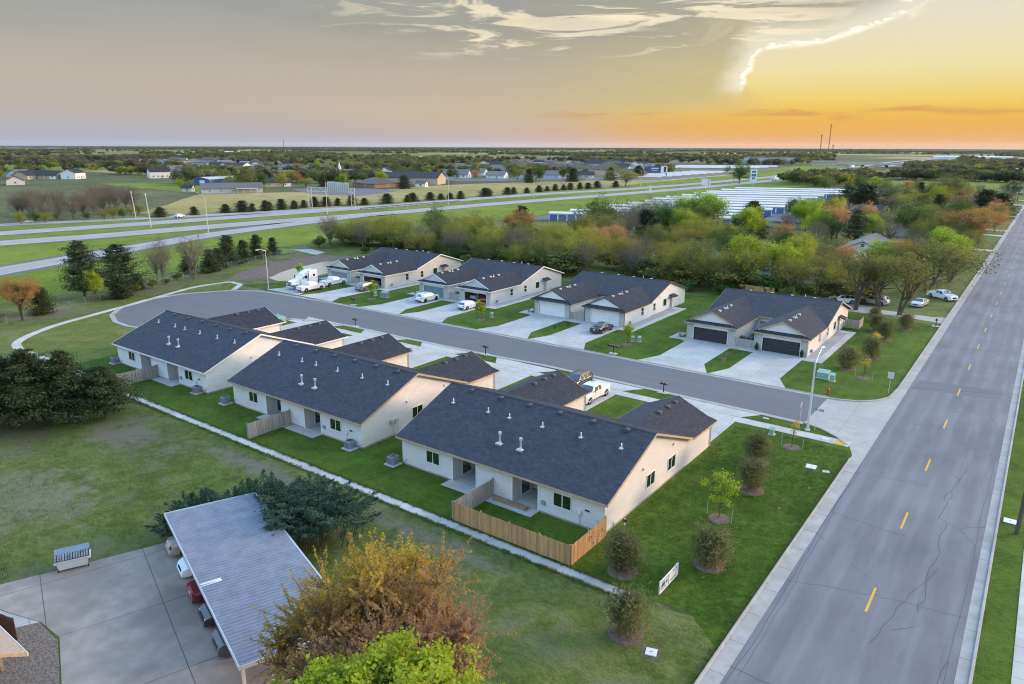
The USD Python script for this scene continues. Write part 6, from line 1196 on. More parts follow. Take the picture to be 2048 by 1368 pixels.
# pinned trees of the wood to the north
for k, x, y, h, w, lb in (('olive', -17.2, 160, 10.5, 1.75, 'wide round golden-olive tree by the avenue just past the parked cars'), ('orange', -17.5, 232, 11, 1.25, 'large orange-brown tree by the avenue, nearer of two'), ('orange', -15.5, 250, 10.5, 1.15, 'orange-brown tree by the avenue, farther of two'), ('orange', -23, 176, 7.5, .8, 'orange tree behind the wide golden tree'), ('rust', -27, 183, 7, .8, 'rust-brown tree right of the white gable house'), ('green', -33, 246, 11, 1.2, 'broad dark green tree left of the orange avenue tree'), ('lime', -70, 212, 10, 1.0, 'bright lime tree left of the white-gabled house row'), ('lime', -63, 246, 11, 1.05, 'tall bright lime tree beyond the grey roof'), ('green', -92, 205, 11, 1.2, 'tall green tree in the middle of the wood'), ('lime', -96, 246, 11.5, 1.25, 'big lime crown in front of the storage roofs'), ('rust', -52, 240, 10, 1.15, 'rust-brown crown beside the bright lime tree'), ('cedar', -80, 245, 10, 1.25, 'dark cedar in the middle of the wood'), ('cedar', -62, 330, 13, 1.9, 'wide dark cedar before the last storage roofs'), ('cedar', -70, 338, 12, 1.7, 'second wide dark cedar before the last storage roofs'), ('cedar', -22, 360, 11, 1.7, 'dark cedar group by the far avenue house, left'), ('cedar', -16, 352, 10, 1.7, 'dark cedar group by the far avenue house, right'), ('olive', -42, 430, 15, 1.3, 'tall open-crowned tree at the pasture edge'), ('pine', -44, 226, 10, 1.1, 'dark spreading conifer behind the white gable'), ('spring', -108, 180, 9, 1.1, 'yellow-green tree left of the tall green tree'), ('green', -122, 168, 5.6, 1.5, 'low green tree in front of the blue storage doors'), ('green', -110, 196, 11, 1.2, 'tall dark green tree before the nearest storage rows, left'), ('olive', -103, 212, 11.5, 1.2, 'tall olive tree before the nearest storage rows, middle'), ('lime', -93, 222, 11.5, 1.2, 'tall lime tree before the storage rows, right'), ('green', -86, 214, 11, 1.2, 'tall green tree just right of the tall lime tree'), ('cedar', -98, 201, 9, 1.3, 'dark cedar between the tall trees before the storage rows'), ('bare', -108, 206, 10.5, 1, 'tall bare tree before the storage rows'), ('bare', -101, 205, 10.5, .9, 'second tall bare tree before the storage rows')):
    plant(k, x, y, h, lb, None, wid=h / {'olive': 8.4, 'orange': 9, 'rust': 8, 'green': 8.5, 'lime': 8.5, 'cedar': 6, 'pine': 10.3, 'spring': 8.2, 'bare': 9}[k] * w / (h / {'olive': 8.4, 'orange': 9, 'rust': 8, 'green': 8.5, 'lime': 8.5, 'cedar': 6, 'pine': 10.3, 'spring': 8.2, 'bare': 9}[k]))
WL = {'spring': 'yellow-green tree in the wood north of the hedgerow', 'olive': 'olive tree in the wood north of the hedgerow', 'bare': 'bare grey-brown tree in the wood north of the hedgerow', 'green': 'full green tree in the wood north of the hedgerow', 'lime': 'lime tree in the wood north of the hedgerow', 'rust': 'rust-brown tree in the wood north of the hedgerow', 'cedar': 'dark cedar in the wood north of the hedgerow', 'orange': 'orange tree in the wood north of the hedgerow'}
KEEP = [(-36, 195, 13), (-60, 307, 14), (-40, 178, 8), (-50, 262, 10), (-25, 178, 4), (-22, 400, 12), (-17, 160, 8), (-17, 240, 10), (-20, 212, 6)]
taken = []
def free(x, y, d):
    if any((x - a) ** 2 + (y - b) ** 2 < d * d for a, b in taken): return False
    if any((x - a) ** 2 + (y - b) ** 2 < r * r for a, b, r in KEEP): return False
    return True
n = 0
for _ in range(6000):
    x, y = R6.uniform(-150, -13.5), 148 + 380 * R6.random() ** 1.35
    if x < -60 - max(0, 225 - y) * .5 and y > 222 and y < 480 and x < -78: continue
    if x < -128 and y > 190: continue
    if R6.random() < .25: x, y = R6.uniform(-132, -70), R6.uniform(152, 226)
    if not free(x, y, 7.2 + (y - 150) * .012): continue
    if -35.5 < math.degrees(math.atan2(x, y)) < -30 and y > 165: continue
    k = R6.choices(['spring', 'olive', 'bare', 'green', 'lime', 'rust', 'cedar', 'orange'], [18, 22, 14, 18, 6, 6, 8, 3])[0]
    taken.append((x, y)); n += 1
    wh = 'right behind the hedgerow' if y < 178 else 'in front of the storage rows' if x < -88 else 'close to the avenue' if x > -34 and y < 380 else 'around the white-gabled house' if y < 255 else 'around the long dark-roofed house' if y < 345 else 'towards the far pasture'
    plant(k, x, y, R6.uniform(6.5, 10.0), WL[k].replace('in the wood north of the hedgerow', 'in the wood ' + wh), f'{k} trees {wh}')
    if n >= 134: break
# along the western fence
for k, x, y, h, w, lb in (('pine', -138.0, 57.0, 10.6, 1.0, 'tall open pine by the wire fence, left of a pair'), ('pine', -136.2, 62.8, 9.6, 1.25, 'dense dark pine by the wire fence, right of a pair'), ('lime', -134.4, 57.2, 5.5, .6, 'slim yellow-green tree in front of the pines'), ('cedar', -139.5, 67.5, 3.2, 1.1, 'small dark cedar right of the pines'), ('cedar', -134.0, 61.5, 4, 1.4, 'low dark cedar under the pines'), ('orange', -129.0, 43.6, 7.0, .85, 'orange-leaved tree by the wire fence at the left edge'), ('cedar', -131.5, 47.4, 4.6, 1.3, 'dark cedar right of the orange tree'), ('rust', -136, 40.5, 6.5, .9, 'brownish tree at the left frame edge behind the orange tree'), ('cedar', -133.0, 40.0, 3.6, 1.3, 'low cedar at the left frame edge'), ('bare', -139.0, 72.2, 9.4, .55, 'tall slim bare tree beyond the loop path'), ('bare', -145.5, 74.4, 7.2, .8, 'pale bare tree behind the tall slim one'), ('bare', -141.4, 80.0, 10.2, .75, 'tall bare tree with budding side limbs by the cedars'), ('cedar', -149.3, 83.2, 3.9, 1.3, 'first dark cedar of the group by the pond'), ('cedar', -147.2, 87.3, 5.2, 1.2, 'second dark cedar of the group by the pond'), ('cedar', -150, 91, 4.8, 1.2, 'third dark cedar of the group by the pond'), ('cedar', -152.7, 95.2, 7.2, 1.0, 'tallest dark cedar of the group by the pond'), ('cedar', -154.2, 100.3, 5.4, 1.1, 'fifth dark cedar of the group by the pond'), ('cedar', -156.4, 105.5, 6.0, 1.05, 'spired cedar right of the tallest by the pond'), ('cedar', -158.2, 111.6, 4.6, 1.0, 'last cedar of the group by the pond'), ('lime_sapling', -124.2, 93.5, 3.4, 1.0, 'lime sapling at the pond edge by the loop lamp')):
    plant(k, x, y, h, lb, None, wid=w)
for k in range(14): plant('bush', -136 - k * 1.7 + R6.uniform(-1, 1), 62 + k * 3.9, R6.uniform(.8, 1.5), 'scrubby bush growing through the wire fence', 'fence scrub', cat='bush')
# left wood beyond the highway, rows of planted cedars, garden trees
for k in range(26):
    x, y = R6.uniform(-345, -291), 0; y = 106 + (k * 37 % 26) * 1.75 + R6.uniform(-2, 2) + (-291 - x) * .25
    plant('bare', x, y, R6.uniform(8.5, 11), 'brown leafless tree in the wood left beyond the highway', 'brown wood beyond the highway')
for k in range(12): plant('spring' if k % 3 else 'green', R6.uniform(-300, -284), 92 + k * 5 + R6.uniform(-2, 2), R6.uniform(3, 5), 'low green thicket tree at the foot of the brown wood', 'thicket by the highway')
for x, y in ((-279, 147), (-277, 160), (-277, 174), (-274, 180), (-273, 184), (-271, 189), (-274, 193), (-272, 198), (-271, 204), (-272, 210), (-272, 216), (-270, 221), (-269, 227), (-266, 233), (-264, 239), (-262, 252), (-261, 265), (-261, 269), (-260, 281), (-259, 288), (-257, 293), (-254, 298), (-256, 322), (-257, 326), (-257, 344), (-257, 350), (-256, 362), (-256, 375), (-256, 384), (-255, 392), (-254, 400), (-254, 408), (-252, 417), (-251, 426), (-250, 436), (-246, 455)):
    plant('cedar', x, y, R6.uniform(3.2, 5.0), 'dark cedar in the planted row along the far side of the highway', 'cedar row along the highway', wid=R6.uniform(1.5, 2.3))
for k, x, y, h, w, lb in (('green', -398, 276, 10.5, .8, 'tall dark green egg-shaped tree right of the ranch house'), ('green', -402, 262, 6, .8, 'small round dark tree in front of the ranch house'), ('lime', -446, 250, 6.5, .9, 'lime tree left of the grey shed'), ('cedar', -345, 348, 9, 1.6, 'wide dark conifer left of the tan-gabled church'), ('spring', -470, 300, 7, 1.3, 'pale tree in front of the blue shed'), ('spring', -408, 318, 6.5, 1.3, 'pale round blossoming tree beside the orange-lit house'), ('rust', -440, 335, 8, 1.1, 'rust tree behind the orange-lit house'), ('cedar', -405, 330, 8, 1.2, 'dark conifer behind the pale round tree'), ('lime', -390, 335, 9, .9, 'green tree at the church car park'), ('lime', -392, 372, 9, 1.2, 'green tree behind the church hall'), ('spring', -246, 468, 12, 1.6, 'big round yellow tree by the storage yard entrance'), ('cedar', -330, 470, 11, 1.4, 'first dark round conifer before the pale cottages'), ('cedar', -312, 505, 11, 1.5, 'second dark round conifer before the pale cottages'), ('cedar', -300, 545, 11, 1.3, 'third dark round conifer before the pale cottages'), ('cedar', -292, 580, 12, 1.4, 'fourth dark round conifer before the pale cottages'), ('green', -196, 560, 15, 1.1, 'dark round tree standing alone by the highway at right')):
    plant(k, x, y, h, lb, None, wid=w)
GL = {'spring': 'yellow-green tree among the houses beyond the highway', 'green': 'green tree among the houses beyond the highway', 'lime': 'lime tree among the houses beyond the highway', 'rust': 'rusty tree among the houses beyond the highway', 'cedar': 'dark conifer among the houses beyond the highway', 'olive': 'olive tree among the houses beyond the highway'}
FAR_T = []
# foreground: the golden-rust tree over the carport end and the lime tree before it
gt = broadleaf(411, 9.6, 5.3, 1.6, 92, 24, 56, .066, .085, .2, stems=3, shoot=.7, lobe_r=.32, irregular=.13, aspect=1.8)
t = thing('foreground_tree', 'golden and rust budding tree leaning over the near end of the carport', 'tree', (-20.3, 18.1, 0)); part(t, 'trunk', gt[0], 'bark_grey', smooth=50)
side = (gt[1][:, 0] * .80 + gt[1][:, 1] * -.25 - (gt[1][:, 2] - 6.2) * .75 + np.random.default_rng(5).normal(0, 1.2, len(gt[1]))) > -1.9
crown(t, 'crown', gt, 'leaf_gold', ~side, 'golden upper crown'); crown(t, 'crown', gt, 'leaf_rust', side, 'rust-coloured lower crown')
lt = broadleaf(421, 11.3, 4.6, 4.0, 66, 16, 66, .115, .19, .22, lobe_r=.29, irregular=.13, aspect=1.5)
t = thing('foreground_tree', 'bright lime-green tree at the bottom edge in front of the golden tree', 'tree', (-14.0, 13.0, 0)); part(t, 'trunk', lt[0], 'bark', smooth=50); crown(t, 'crown', lt, 'leaf_lime')
# dark cedars on the weedy lot
for k, (x, y, h, R_) in enumerate(((-80.5, 24.4, 7.0, 2.7), (-78.0, 25.8, 7.9, 2.9), (-76.6, 28.4, 7.3, 3.0), (-74.6, 31.0, 5.4, 2.6), (-84, 23.4, 7.6, 2.6))):
    g3 = conifer(430 + k, h, R_, 19, 7, 150, .115, .17, droop=.06, base=.7, flat=.3, pw=.72, irregular=.45, aspect=2.8, sig=.12); t = thing('cedar_tree', ['cedar with a clear trunk, left of the dark group on the weedy lot', 'tallest dark cedar of the group on the weedy lot', 'broad dark cedar at the right of the group on the weedy lot', 'low dark cedar whose boughs reach the path', 'dark cedar at the left frame edge on the weedy lot'][k], 'tree', (x, y, 0)); part(t, 'trunk', g3[0], 'bark', smooth=50); crown(t, 'crown', g3, 'leaf_cedar')
# spreading juniper round the back of the carport
jr = np.random.default_rng(77); jt = thing('juniper', 'spreading blue-green juniper wrapped round the back of the carport', 'bush', (-42, 27.5, 0)); jm = MB(); jc, jn, ju = [], [], []
for k in range(430):
    s = jr.random(); ax = np.array([-4.6, -5.2]) * (1 - s) + np.array([4.3, .8]) * s; wdt = 1.3 + 2.2 * math.sin(min(1, s * 1.25) * PI * .62)
    a = jr.uniform(0, 2 * PI); q = ax + np.array([math.cos(a), math.sin(a)]) * wdt * jr.random() ** .5 * .9 + np.array([.2, 1.0])
    loc = np.append(q, 0) + [-42, 27.5, 0]; hh = (1.6 + 2.2 * math.sin(min(1, s * 1.2) * PI * .62)) * jr.uniform(.55, 1.05)
    rel = np.dot(loc[:2] - np.array([-45.5, 21.75]), CN); al = np.dot(loc[:2] - np.array([-45.5, 21.75]), CU)
    if -1 < rel < 5.9 and al > -.3: continue
    if rel < 0.4 and al > -.6: continue
    d = np.array([math.cos(a), math.sin(a), jr.uniform(.1, .75)]); d /= np.linalg.norm(d); ln = jr.uniform(.8, 1.7); b0 = np.array([q[0], q[1], hh * .75]); e = b0 + d * ln
    jm.tube([(q[0] * .9, q[1] * .9, .1), tuple(b0), tuple(e)], [.05, .03, .01], 3, False); m = 210; tt = jr.uniform(-.35, 1.05, (m, 1)); sp = (1.1 - np.clip(tt, 0, 1)) * .33
    pos = b0 + (e - b0) * tt + jr.normal(0, 1, (m, 3)) * sp * [1, 1, .45]; pos[:, 2] -= .18 * np.abs(jr.normal(0, 1, m)) * (1 - np.clip(tt[:, 0], 0, 1)); jc.append(pos); jn.append(jr.normal(0, .5, (m, 3)) + [0, 0, .8]); ju.append(np.repeat(d[None], m, 0) + jr.normal(0, .35, (m, 3)))
part(jt, 'stems', jm, 'bark'); jc = np.vstack(jc); jc[:, 2] = np.maximum(jc[:, 2], .06); v, f = quads(jc, np.vstack(jn), np.vstack(ju), .085, 3.0, jr); part(jt, 'foliage', MB().add(v, f), 'leaf_juniper')
# shrubs in woodchip rings along the avenue lawns, staked saplings
SHL = ['shrub in a woodchip ring nearest the street corner, south lawn', 'shrub in a woodchip ring below the corner one, south lawn', 'shrub in a woodchip ring beside the yard sign', 'feathery shrub right of the honey board fence', 'shrub in a woodchip ring at the bottom of the weedy lawn', 'round dark shrub right of the cream duplex front walk', 'shrub right of the round dark one on the north lawn', 'shrub farther up the north lawn by the thin sapling', 'shrub near the board yard box on the north lawn', 'farthest shrub on the north lawn before the gravel drive', 'low shrub behind the cream duplex by the gravel drive']
for lb, (x, y, h) in zip(SHL, ((-17.47, 60.4, 2.2), (-16.05, 54.7, 2.2), (-14.6, 42.2, 2.45), (-18.9, 38.0, 2.35), (-15.75, 32.5, 2.25), (-17.6, 95.4, 2.5), (-16.1, 102.3, 2.4), (-16.5, 113.9, 2.3), (-18.6, 119.2, 2.0), (-15.1, 122.8, 2.1), (-20.2, 126.5, 1.8))):
    ring_ = thing('mulch_ring', 'woodchip ring round the ' + lb[:60].replace(' in a woodchip ring', ''), 'mulch', (x, y, .012))
    part(ring_, 'mulch', MB().rings([[(r_ * (1 + .07 * math.sin(3 * a + x)) * math.cos(a), r_ * (1 + .07 * math.cos(2 * a + y)) * math.sin(a), z) for a in np.arange(20) * PI / 10] for r_, z in ((1.05, 0), (.9, .09), (.45, .13))]), 'mulch', smooth=60)
    plant('shrub', x, y, h, lb, None, cat='shrub', wid=1.0)
for lb, k, x, y, h, st_ in (('lime sapling in a soil ring by the dark switch cabinet', 'lime_sapling', -97.2, 88.6, 3.5, 0), ('lime sapling on the lawn right of the white hatchback', 'lime_sapling', -70.9, 88.0, 3.4, 1), ('lime sapling on the lawn right of the white duplex', 'lime_sapling', -45.0, 88.6, 3.4, 1), ('golden staked sapling beside the avenue, south lawn', 'gold_sapling', -16.4, 48.6, 3.5, 2), ('almost bare yellow staked sapling by the corner walk', 'bare_sapling', -15.9, 65.6, 3.1, 2), ('almost bare staked sapling on the north lawn', 'bare_sapling', -15.0, 92.2, 2.9, 2), ('small yellow sapling between shrubs on the north lawn', 'bare_sapling', -16.8, 107.5, 2.6, 2)):
    tr_ = thing('mulch_ring', 'mulch ring round the ' + lb, 'mulch', (x, y, .012)); part(tr_, 'mulch', MB().rings([[(r_ * math.cos(a), r_ * math.sin(a), z) for a in np.arange(18) * PI / 9] for r_, z in ((.85, 0), (.72, .08), (.3, .1))]), 'mulch', smooth=60)
    if k == 'bare_sapling':
        g3 = broadleaf(int(abs(x * 10)), h, .6, 1.0, 9, 5, 5, .09, .12, .035, lobe_r=.45); t = thing('sapling', lb, 'tree', (x, y, 0)); part(t, 'trunk', g3[0], 'bark'); crown(t, 'crown', g3, 'leaf_gold')
    else: plant(k, x, y, h, lb, None)
    if st_:
        sk = thing('tree_stakes', 'thin stakes beside the ' + lb, 'stakes', (x, y, 0))
        for s in (-1, 1): part(sk, 'stake', MB().tube([(s * 1.0, -.15 * s, 0), (s * 1.0, -.15 * s, 1.15)], .025, 5), 'utility_green' if st_ == 2 else 'pole_wood')
for k, (x, y) in enumerate(((-30.9, 88.0), (-31.2, 90.5), (-31.3, 93.3), (-40.8, 97.0), (-67.9, 96.9), (-94.3, 97.0), (-57.9, 93.4), (-58.2, 90.0))):
    r = np.random.default_rng(k); m = 260; a = r.uniform(0, 2 * PI, m); d = np.stack([np.cos(a) * .45, np.sin(a) * .45, np.ones(m)], 1); c = np.array([0, 0, .05]) + d * r.uniform(.1, .85, (m, 1)) * (.9 if k < 6 else .5); v, f = quads(c, r.normal(0, 1, (m, 3)), d, .035, 7, r)
    t = thing('ornamental_grass', ['dry grass tuft nearest the street in the cream duplex median', 'middle dry grass tuft in the cream duplex median', 'dry grass tuft nearest the garages in the cream duplex median', 'dry grass tuft at the left corner of the cream duplex', 'dry grass tuft at the left corner of the white duplex', 'dry grass tuft at the left corner of the light grey duplex', 'small grass tuft in the white duplex median, upper', 'small grass tuft in the white duplex median, lower'][k], 'grass tuft', (x, y, .01)); part(t, 'blades', MB().add(v, f), 'leaf_dry' if k < 6 else 'leaf_green')
for k, x in enumerate((-29.6, -23.6)):
    t = thing('potted_conifer', ['small potted conifer left of the right black garage door', 'small potted conifer right of the right black garage door'][k], 'plant', (x, 97.05, .036)); part(t, 'pot', MB().cyl(0, 0, 0, .28, .14, .19), 'plastic_black'); g3 = conifer(500 + k, .75, .26, 7, 7, 10, .07, .02, base=.05, sig=.03); g3[1][:, 2] += .25; crown(t, 'foliage', g3, 'leaf_green')

# weeds and rough tufts on the near lot, ragged grass along the path edges
def tufts(name, pts, seed, h=.16, mt='leaf_tuft', nproto=4, blades=14, sp=.16):
    pi = UsdGeom.PointInstancer.Define(stage, fresh('/World', name)); r = np.random.default_rng(seed); base = str(pi.GetPath()); rel = pi.CreatePrototypesRel()
    for i in range(nproto):
        m = blades; a = r.uniform(0, 2 * PI, m); d = np.stack([np.cos(a) * .7, np.sin(a) * .7, np.ones(m)], 1); c = np.column_stack([r.normal(0, sp, (m, 2)), np.full(m, h * .4)]); v, f = quads(c, r.normal(0, 1, (m, 3)) + [0, 0, .4], d, h * .3, 3.4, r)
        UsdGeom.Xform.Define(stage, f'{base}/tuft_{i + 1:03d}'); usdkit.mesh(stage, f'{base}/tuft_{i + 1:03d}/blades', (v, f), M[mt]); rel.AddTarget(f'{base}/tuft_{i + 1:03d}')
    k = len(pts); a = r.uniform(0, 2 * PI, k)
    pi.CreatePositionsAttr(Vt.Vec3fArray.FromNumpy(np.column_stack([pts, np.full(k, .01)]).astype(np.float32))); s_ = r.uniform(.5, 1.3, (k, 1)) * np.ones((1, 3)); pi.CreateScalesAttr(Vt.Vec3fArray.FromNumpy(s_.astype(np.float32)))
    pi.CreateOrientationsAttr(Vt.QuathArray([Gf.Quath(math.cos(q / 2), 0, 0, math.sin(q / 2)) for q in a])); pi.CreateProtoIndicesAttr(Vt.IntArray.FromNumpy(r.integers(0, nproto, k).astype(np.int32))); data(pi.GetPrim(), kind='stuff')
rt = np.random.default_rng(303); p = np.column_stack([rt.uniform(-100, -11.3, 34000), rt.uniform(6, 35.2, 34000)])
in_lot = ~shapely.contains(pad.buffer(.15), shapely.points(p)) & (p[:, 1] > 36 + (p[:, 0] + 11) * .30 - 30) & ~((p[:, 0] > -52) & (p[:, 0] < -36) & (p[:, 1] < 13.2))
p = p[in_lot & (meshkit.fbm(np.column_stack([p * .25, np.zeros(len(p))]), 4) + rt.normal(0, .09, len(p)) > .47)]; tufts('weed_tufts', p, 31, .085)
e = [np.column_stack([rt.uniform(-99, -17.4, 2600), y0 + rt.normal(0, .07, 2600)]) for y0 in (35.30, 36.36)] + [np.column_stack([-11.15 + rt.normal(0, .06, 900), rt.uniform(20, 66, 900)])]
tufts('edge_grass', np.vstack(e), 32, .13, 'leaf_tuft', 3, 12, .09)
q = np.column_stack([rt.uniform(-23, -11.2, 9000), rt.uniform(36.6, 68, 9000)]); q = q[(q[:, 0] > -21.8)]; tufts('lawn_tufts', q, 33, .085, 'leaf_lawn', 3, 12, .14)
# ---------------------------------------------------------------- houses and sheds farther off
def gable_house(t, L, Wd, eave, ridge, wall, roof, nwin=3, chimney=False, door=True, garage=False, hip=False, win='window_glass'):
    """ridge along x, origin at the middle of the ground"""
    x, y = L / 2, Wd / 2; ov = .45; s = (ridge - eave) / y
    m = MB().box(-x, -y, 0, x, y, eave)
    if not hip: m.rings([[(-x, -y, eave), (-x, y, eave), (-x, 0, ridge)], [(x, -y, eave), (x, y, eave), (x, 0, ridge)]])
    part(t, 'wall', m, wall); e = eave - ov * s
    if hip:
        k = x - y; r_ = MB()
        for sg in (-1, 1):
            r_.slab([(-x - ov, sg * (y + ov), e), (x + ov, sg * (y + ov), e), (k, 0, ridge + .12), (-k, 0, ridge + .12)], .14); r_.slab([(sg * (x + ov), -y - ov, e), (sg * (x + ov), y + ov, e), (sg * k, 0, ridge + .12)], .14)
        rf = part(t, 'roof', r_, roof)
    else: rf = part(t, 'roof', MB().slab([(-x - ov, -y - ov, e), (x + ov, -y - ov, e), (x + ov, 0, ridge + .12), (-x - ov, 0, ridge + .12)], .14).slab([(-x - ov, 0, ridge + .12), (x + ov, 0, ridge + .12), (x + ov, y + ov, e), (-x - ov, y + ov, e)], .14), roof)
    if chimney: part(rf, 'chimney', MB().box(x * .3, -.5, ridge - 1, x * .3 + .9, .4, ridge + .9), 'brick')
    for i in range(nwin):
        cx = -x + (i + .75) * L / (nwin + .5)
        for sg in (-1, 1):
            lo, hi = sorted((sg * (y + .005), sg * (y + .05))); w_ = part(t, 'window', MB().box(cx - .65, lo, .95, cx + .65, hi, 2.15), 'trim_white'); lo, hi = sorted((sg * (y + .052), sg * (y + .06))); part(w_, 'pane', MB().box(cx - .56, lo, 1.03, cx + .56, hi, 2.07), win)
    for sg in (-1, 1):
        lo, hi = sorted((sg * (x + .005), sg * (x + .05))); w_ = part(t, 'window', MB().box(lo, -.7, .95, hi, .7, 2.15), 'trim_white'); lo, hi = sorted((sg * (x + .052), sg * (x + .06))); part(w_, 'pane', MB().box(lo, -.6, 1.03, hi, .6, 2.07), win)
    if door: part(t, 'door', MB().box(x * .12 - .5, -y - .05, .02, x * .12 + .5, -y - .004, 2.05), 'door_grey')
    if garage: part(t, 'garage_door', MB().box(x * .45, -y - .05, .02, x * .45 + 4.4, -y - .004, 2.1), 'door_white')
def house(name, label, loc, rz, L, Wd, eave, ridge, wall, roof, cat='house', group=None, **k):
    t = thing(name, label, cat, loc, rz, group); gable_house(t, L, Wd, eave, ridge, wall, roof, **k); return t
# in the wood
h = house('house', 'white-gabled grey-roofed house among the trees behind the cream duplex', (-35.5, 200, 0), N90 + .05, 21, 11.5, 2.8, 5.3, 'siding_white', 'roof_grey', nwin=3)
part(h, 'attic_vent', MB().box(-10.62, -.35, 4.0, -10.56, .35, 4.7), 'sign_navy')
house('house', 'long dark-roofed house with a white right gable deep in the wood', (-63, 300, 0), .35, 24, 10, 2.8, 6.2, 'siding_white', 'roof_charcoal'); house('house', 'low grey-roofed house right of the white gable, under the trees', (-27, 240, 0), .05, 17, 9, 2.5, 4.2, 'siding_grey', 'roof_grey')
house('house', 'low pale-roofed building between the lime tree and the wood', (-70, 262, 0), .1, 14, 8, 2.5, 3.9, 'siding_tan', 'roof_grey'); house('house', 'dark-roofed house with blue front by the far avenue cedars', (-28, 402, 0), 0, 20, 11, 2.8, 6, 'siding_grey', 'roof_charcoal')
house('shed', 'small white shed showing between hedgerow trunks', (-70, 158, 0), .1, 7, 5, 2.2, 3.2, 'siding_white', 'roof_storage', cat='shed', nwin=1); house('shed', 'pale roofed shed behind the hedgerow, right part', (-58, 166, 0), .1, 9, 6, 2.2, 3.2, 'siding_white', 'roof_grey', cat='shed', nwin=1); house('house', 'grey low house with blue-grey walls behind the yellow trees', (-40, 158, 0), 0, 16, 8, 2.4, 4, 'siding_grey', 'roof_grey')
t = thing('white_fence', 'short white panel fence at the edge of the wood by the storage yard', 'fence', (-113, 205, 0), .3)
for k in range(4): part(t, 'panel', MB().box(k * 2.4, -.03, .1, k * 2.4 + 2.34, .03, 1.7), 'trim_white')
for k, (x, y, lb) in enumerate(((-76, 324, 'white van roof seen beside the dark cedars'), (-45, 330, 'white trailer among trees right of the long dark-roofed house'), (-33, 208, 'teal car beside the white-gabled house'), (-29, 209, 'pale car right of the teal car'))):
    car('parked_suv', lb, None, 'suv' if k < 2 else 'sedan', 'paint_car_white' if k < 2 else 'paint_blue' if k == 2 else 'paint_silver', (x, y, .01), .4 + k)
# storage rows
def storage(label, loc, rz, L, Wd, hgt, wall, dm, ends=3):
    t = thing('storage_building', label, 'storage building', loc, rz); part(t, 'wall', MB().box(0, -Wd / 2, 0, L, Wd / 2, hgt), wall)
    part(t, 'roof', MB().slab([(-.3, -Wd / 2 - .3, hgt + .05), (L + .3, -Wd / 2 - .3, hgt + .05), (L + .3, 0, hgt + .55), (-.3, 0, hgt + .55)], .12).slab([(-.3, 0, hgt + .55), (L + .3, 0, hgt + .55), (L + .3, Wd / 2 + .3, hgt + .05), (-.3, Wd / 2 + .3, hgt + .05)], .12), 'roof_storage')
    n = int(L / 3.4)
    for i in range(n): part(t, 'roller_door', MB().box(i * L / n + .28, -Wd / 2 - .05, .05, (i + 1) * L / n - .28, -Wd / 2 - .004, hgt - .45), dm)
    for e, x in ((-1, 0), (1, L)):
        for j in range(ends): y0 = -Wd / 2 + (j + .12) * Wd / ends; lo, hi = sorted((x + e * .004, x + e * .05)); part(t, 'end_door', MB().box(lo, y0, .05, hi, y0 + Wd / ends * .76, hgt - .5), dm)
ys = [233, 248, 264, 280, 297, 314, 330, 346, 365, 386, 404, 427, 450]
for k, y in enumerate(ys):
    storage(f'white-roofed blue storage row south of the highway, {"nearest us" if k == 0 else "farthest from us" if k == 12 else ["", "second", "third", "fourth", "fifth", "sixth", "seventh", "eighth", "ninth", "tenth", "eleventh", "twelfth"][k] + " from the near end"}', (-153.5 - (k > 5) * 4 - (k > 8) * 2, y, 0), .36, 66 if k < 10 else 84, 6.4, 2.7, 'metal_white', 'storage_blue', 2)
for k in range(10):
    storage(f'cream-roofed storage row north of the highway, {["nearest us", "second", "third", "fourth", "fifth", "sixth", "seventh", "eighth", "ninth", "farthest"][k]}' + ('' if k in (0, 9) else ' from the near end'), (-269 - k * .3, 578 + k * 20.5, 0), PI + .45, 46, 10, 2.6, 'siding_tan', 'door_grey' if k % 2 else 'siding_tan', 4)
for k, (x, y, L) in enumerate(((-275, 842, 110), (-275, 874, 130), (-278, 920, 150))):
    t = thing('warehouse', ['long white-roofed warehouse nearest the storage rows', 'long white-roofed warehouse, middle of three', 'long white-roofed warehouse, farthest of three'][k], 'warehouse', (x, y, 0), PI + .55)
    part(t, 'wall', MB().box(0, -9, 0, L, 9, 4.6), 'siding_tan'); part(t, 'roof', MB().slab([(-.4, -9.4, 4.65), (L, -9.4, 4.65), (L, 0, 5.9), (-.4, 0, 5.9)], .15).slab([(-.4, 0, 5.9), (L, 0, 5.9), (L, 9.4, 4.65), (-.4, 9.4, 4.65)], .15), 'roof_storage')
    for i in range(3): part(t, 'bay_door', MB().box(-.06, -7 + i * 5, .1, -.005, -3.6 + i * 5, 3.6), 'trim_dark')
t = thing('factory', 'big pale blue-grey metal building on the skyline right of centre', 'factory', (-393, 1262, 0), .65); part(t, 'wall', MB().box(-36, -22, 0, 36, 22, 11), 'siding_metal'); part(t, 'roof', MB().box(-36.4, -22.4, 11.02, 36.4, 22.4, 11.6), 'roof_grey'); part(t, 'wing', MB().box(-75, -15, 0, -36.1, 15, 7), 'siding_metal'); part(t, 'door', MB().box(-20, -22.2, 0, -12, -22.02, 6), 'trim_dark')
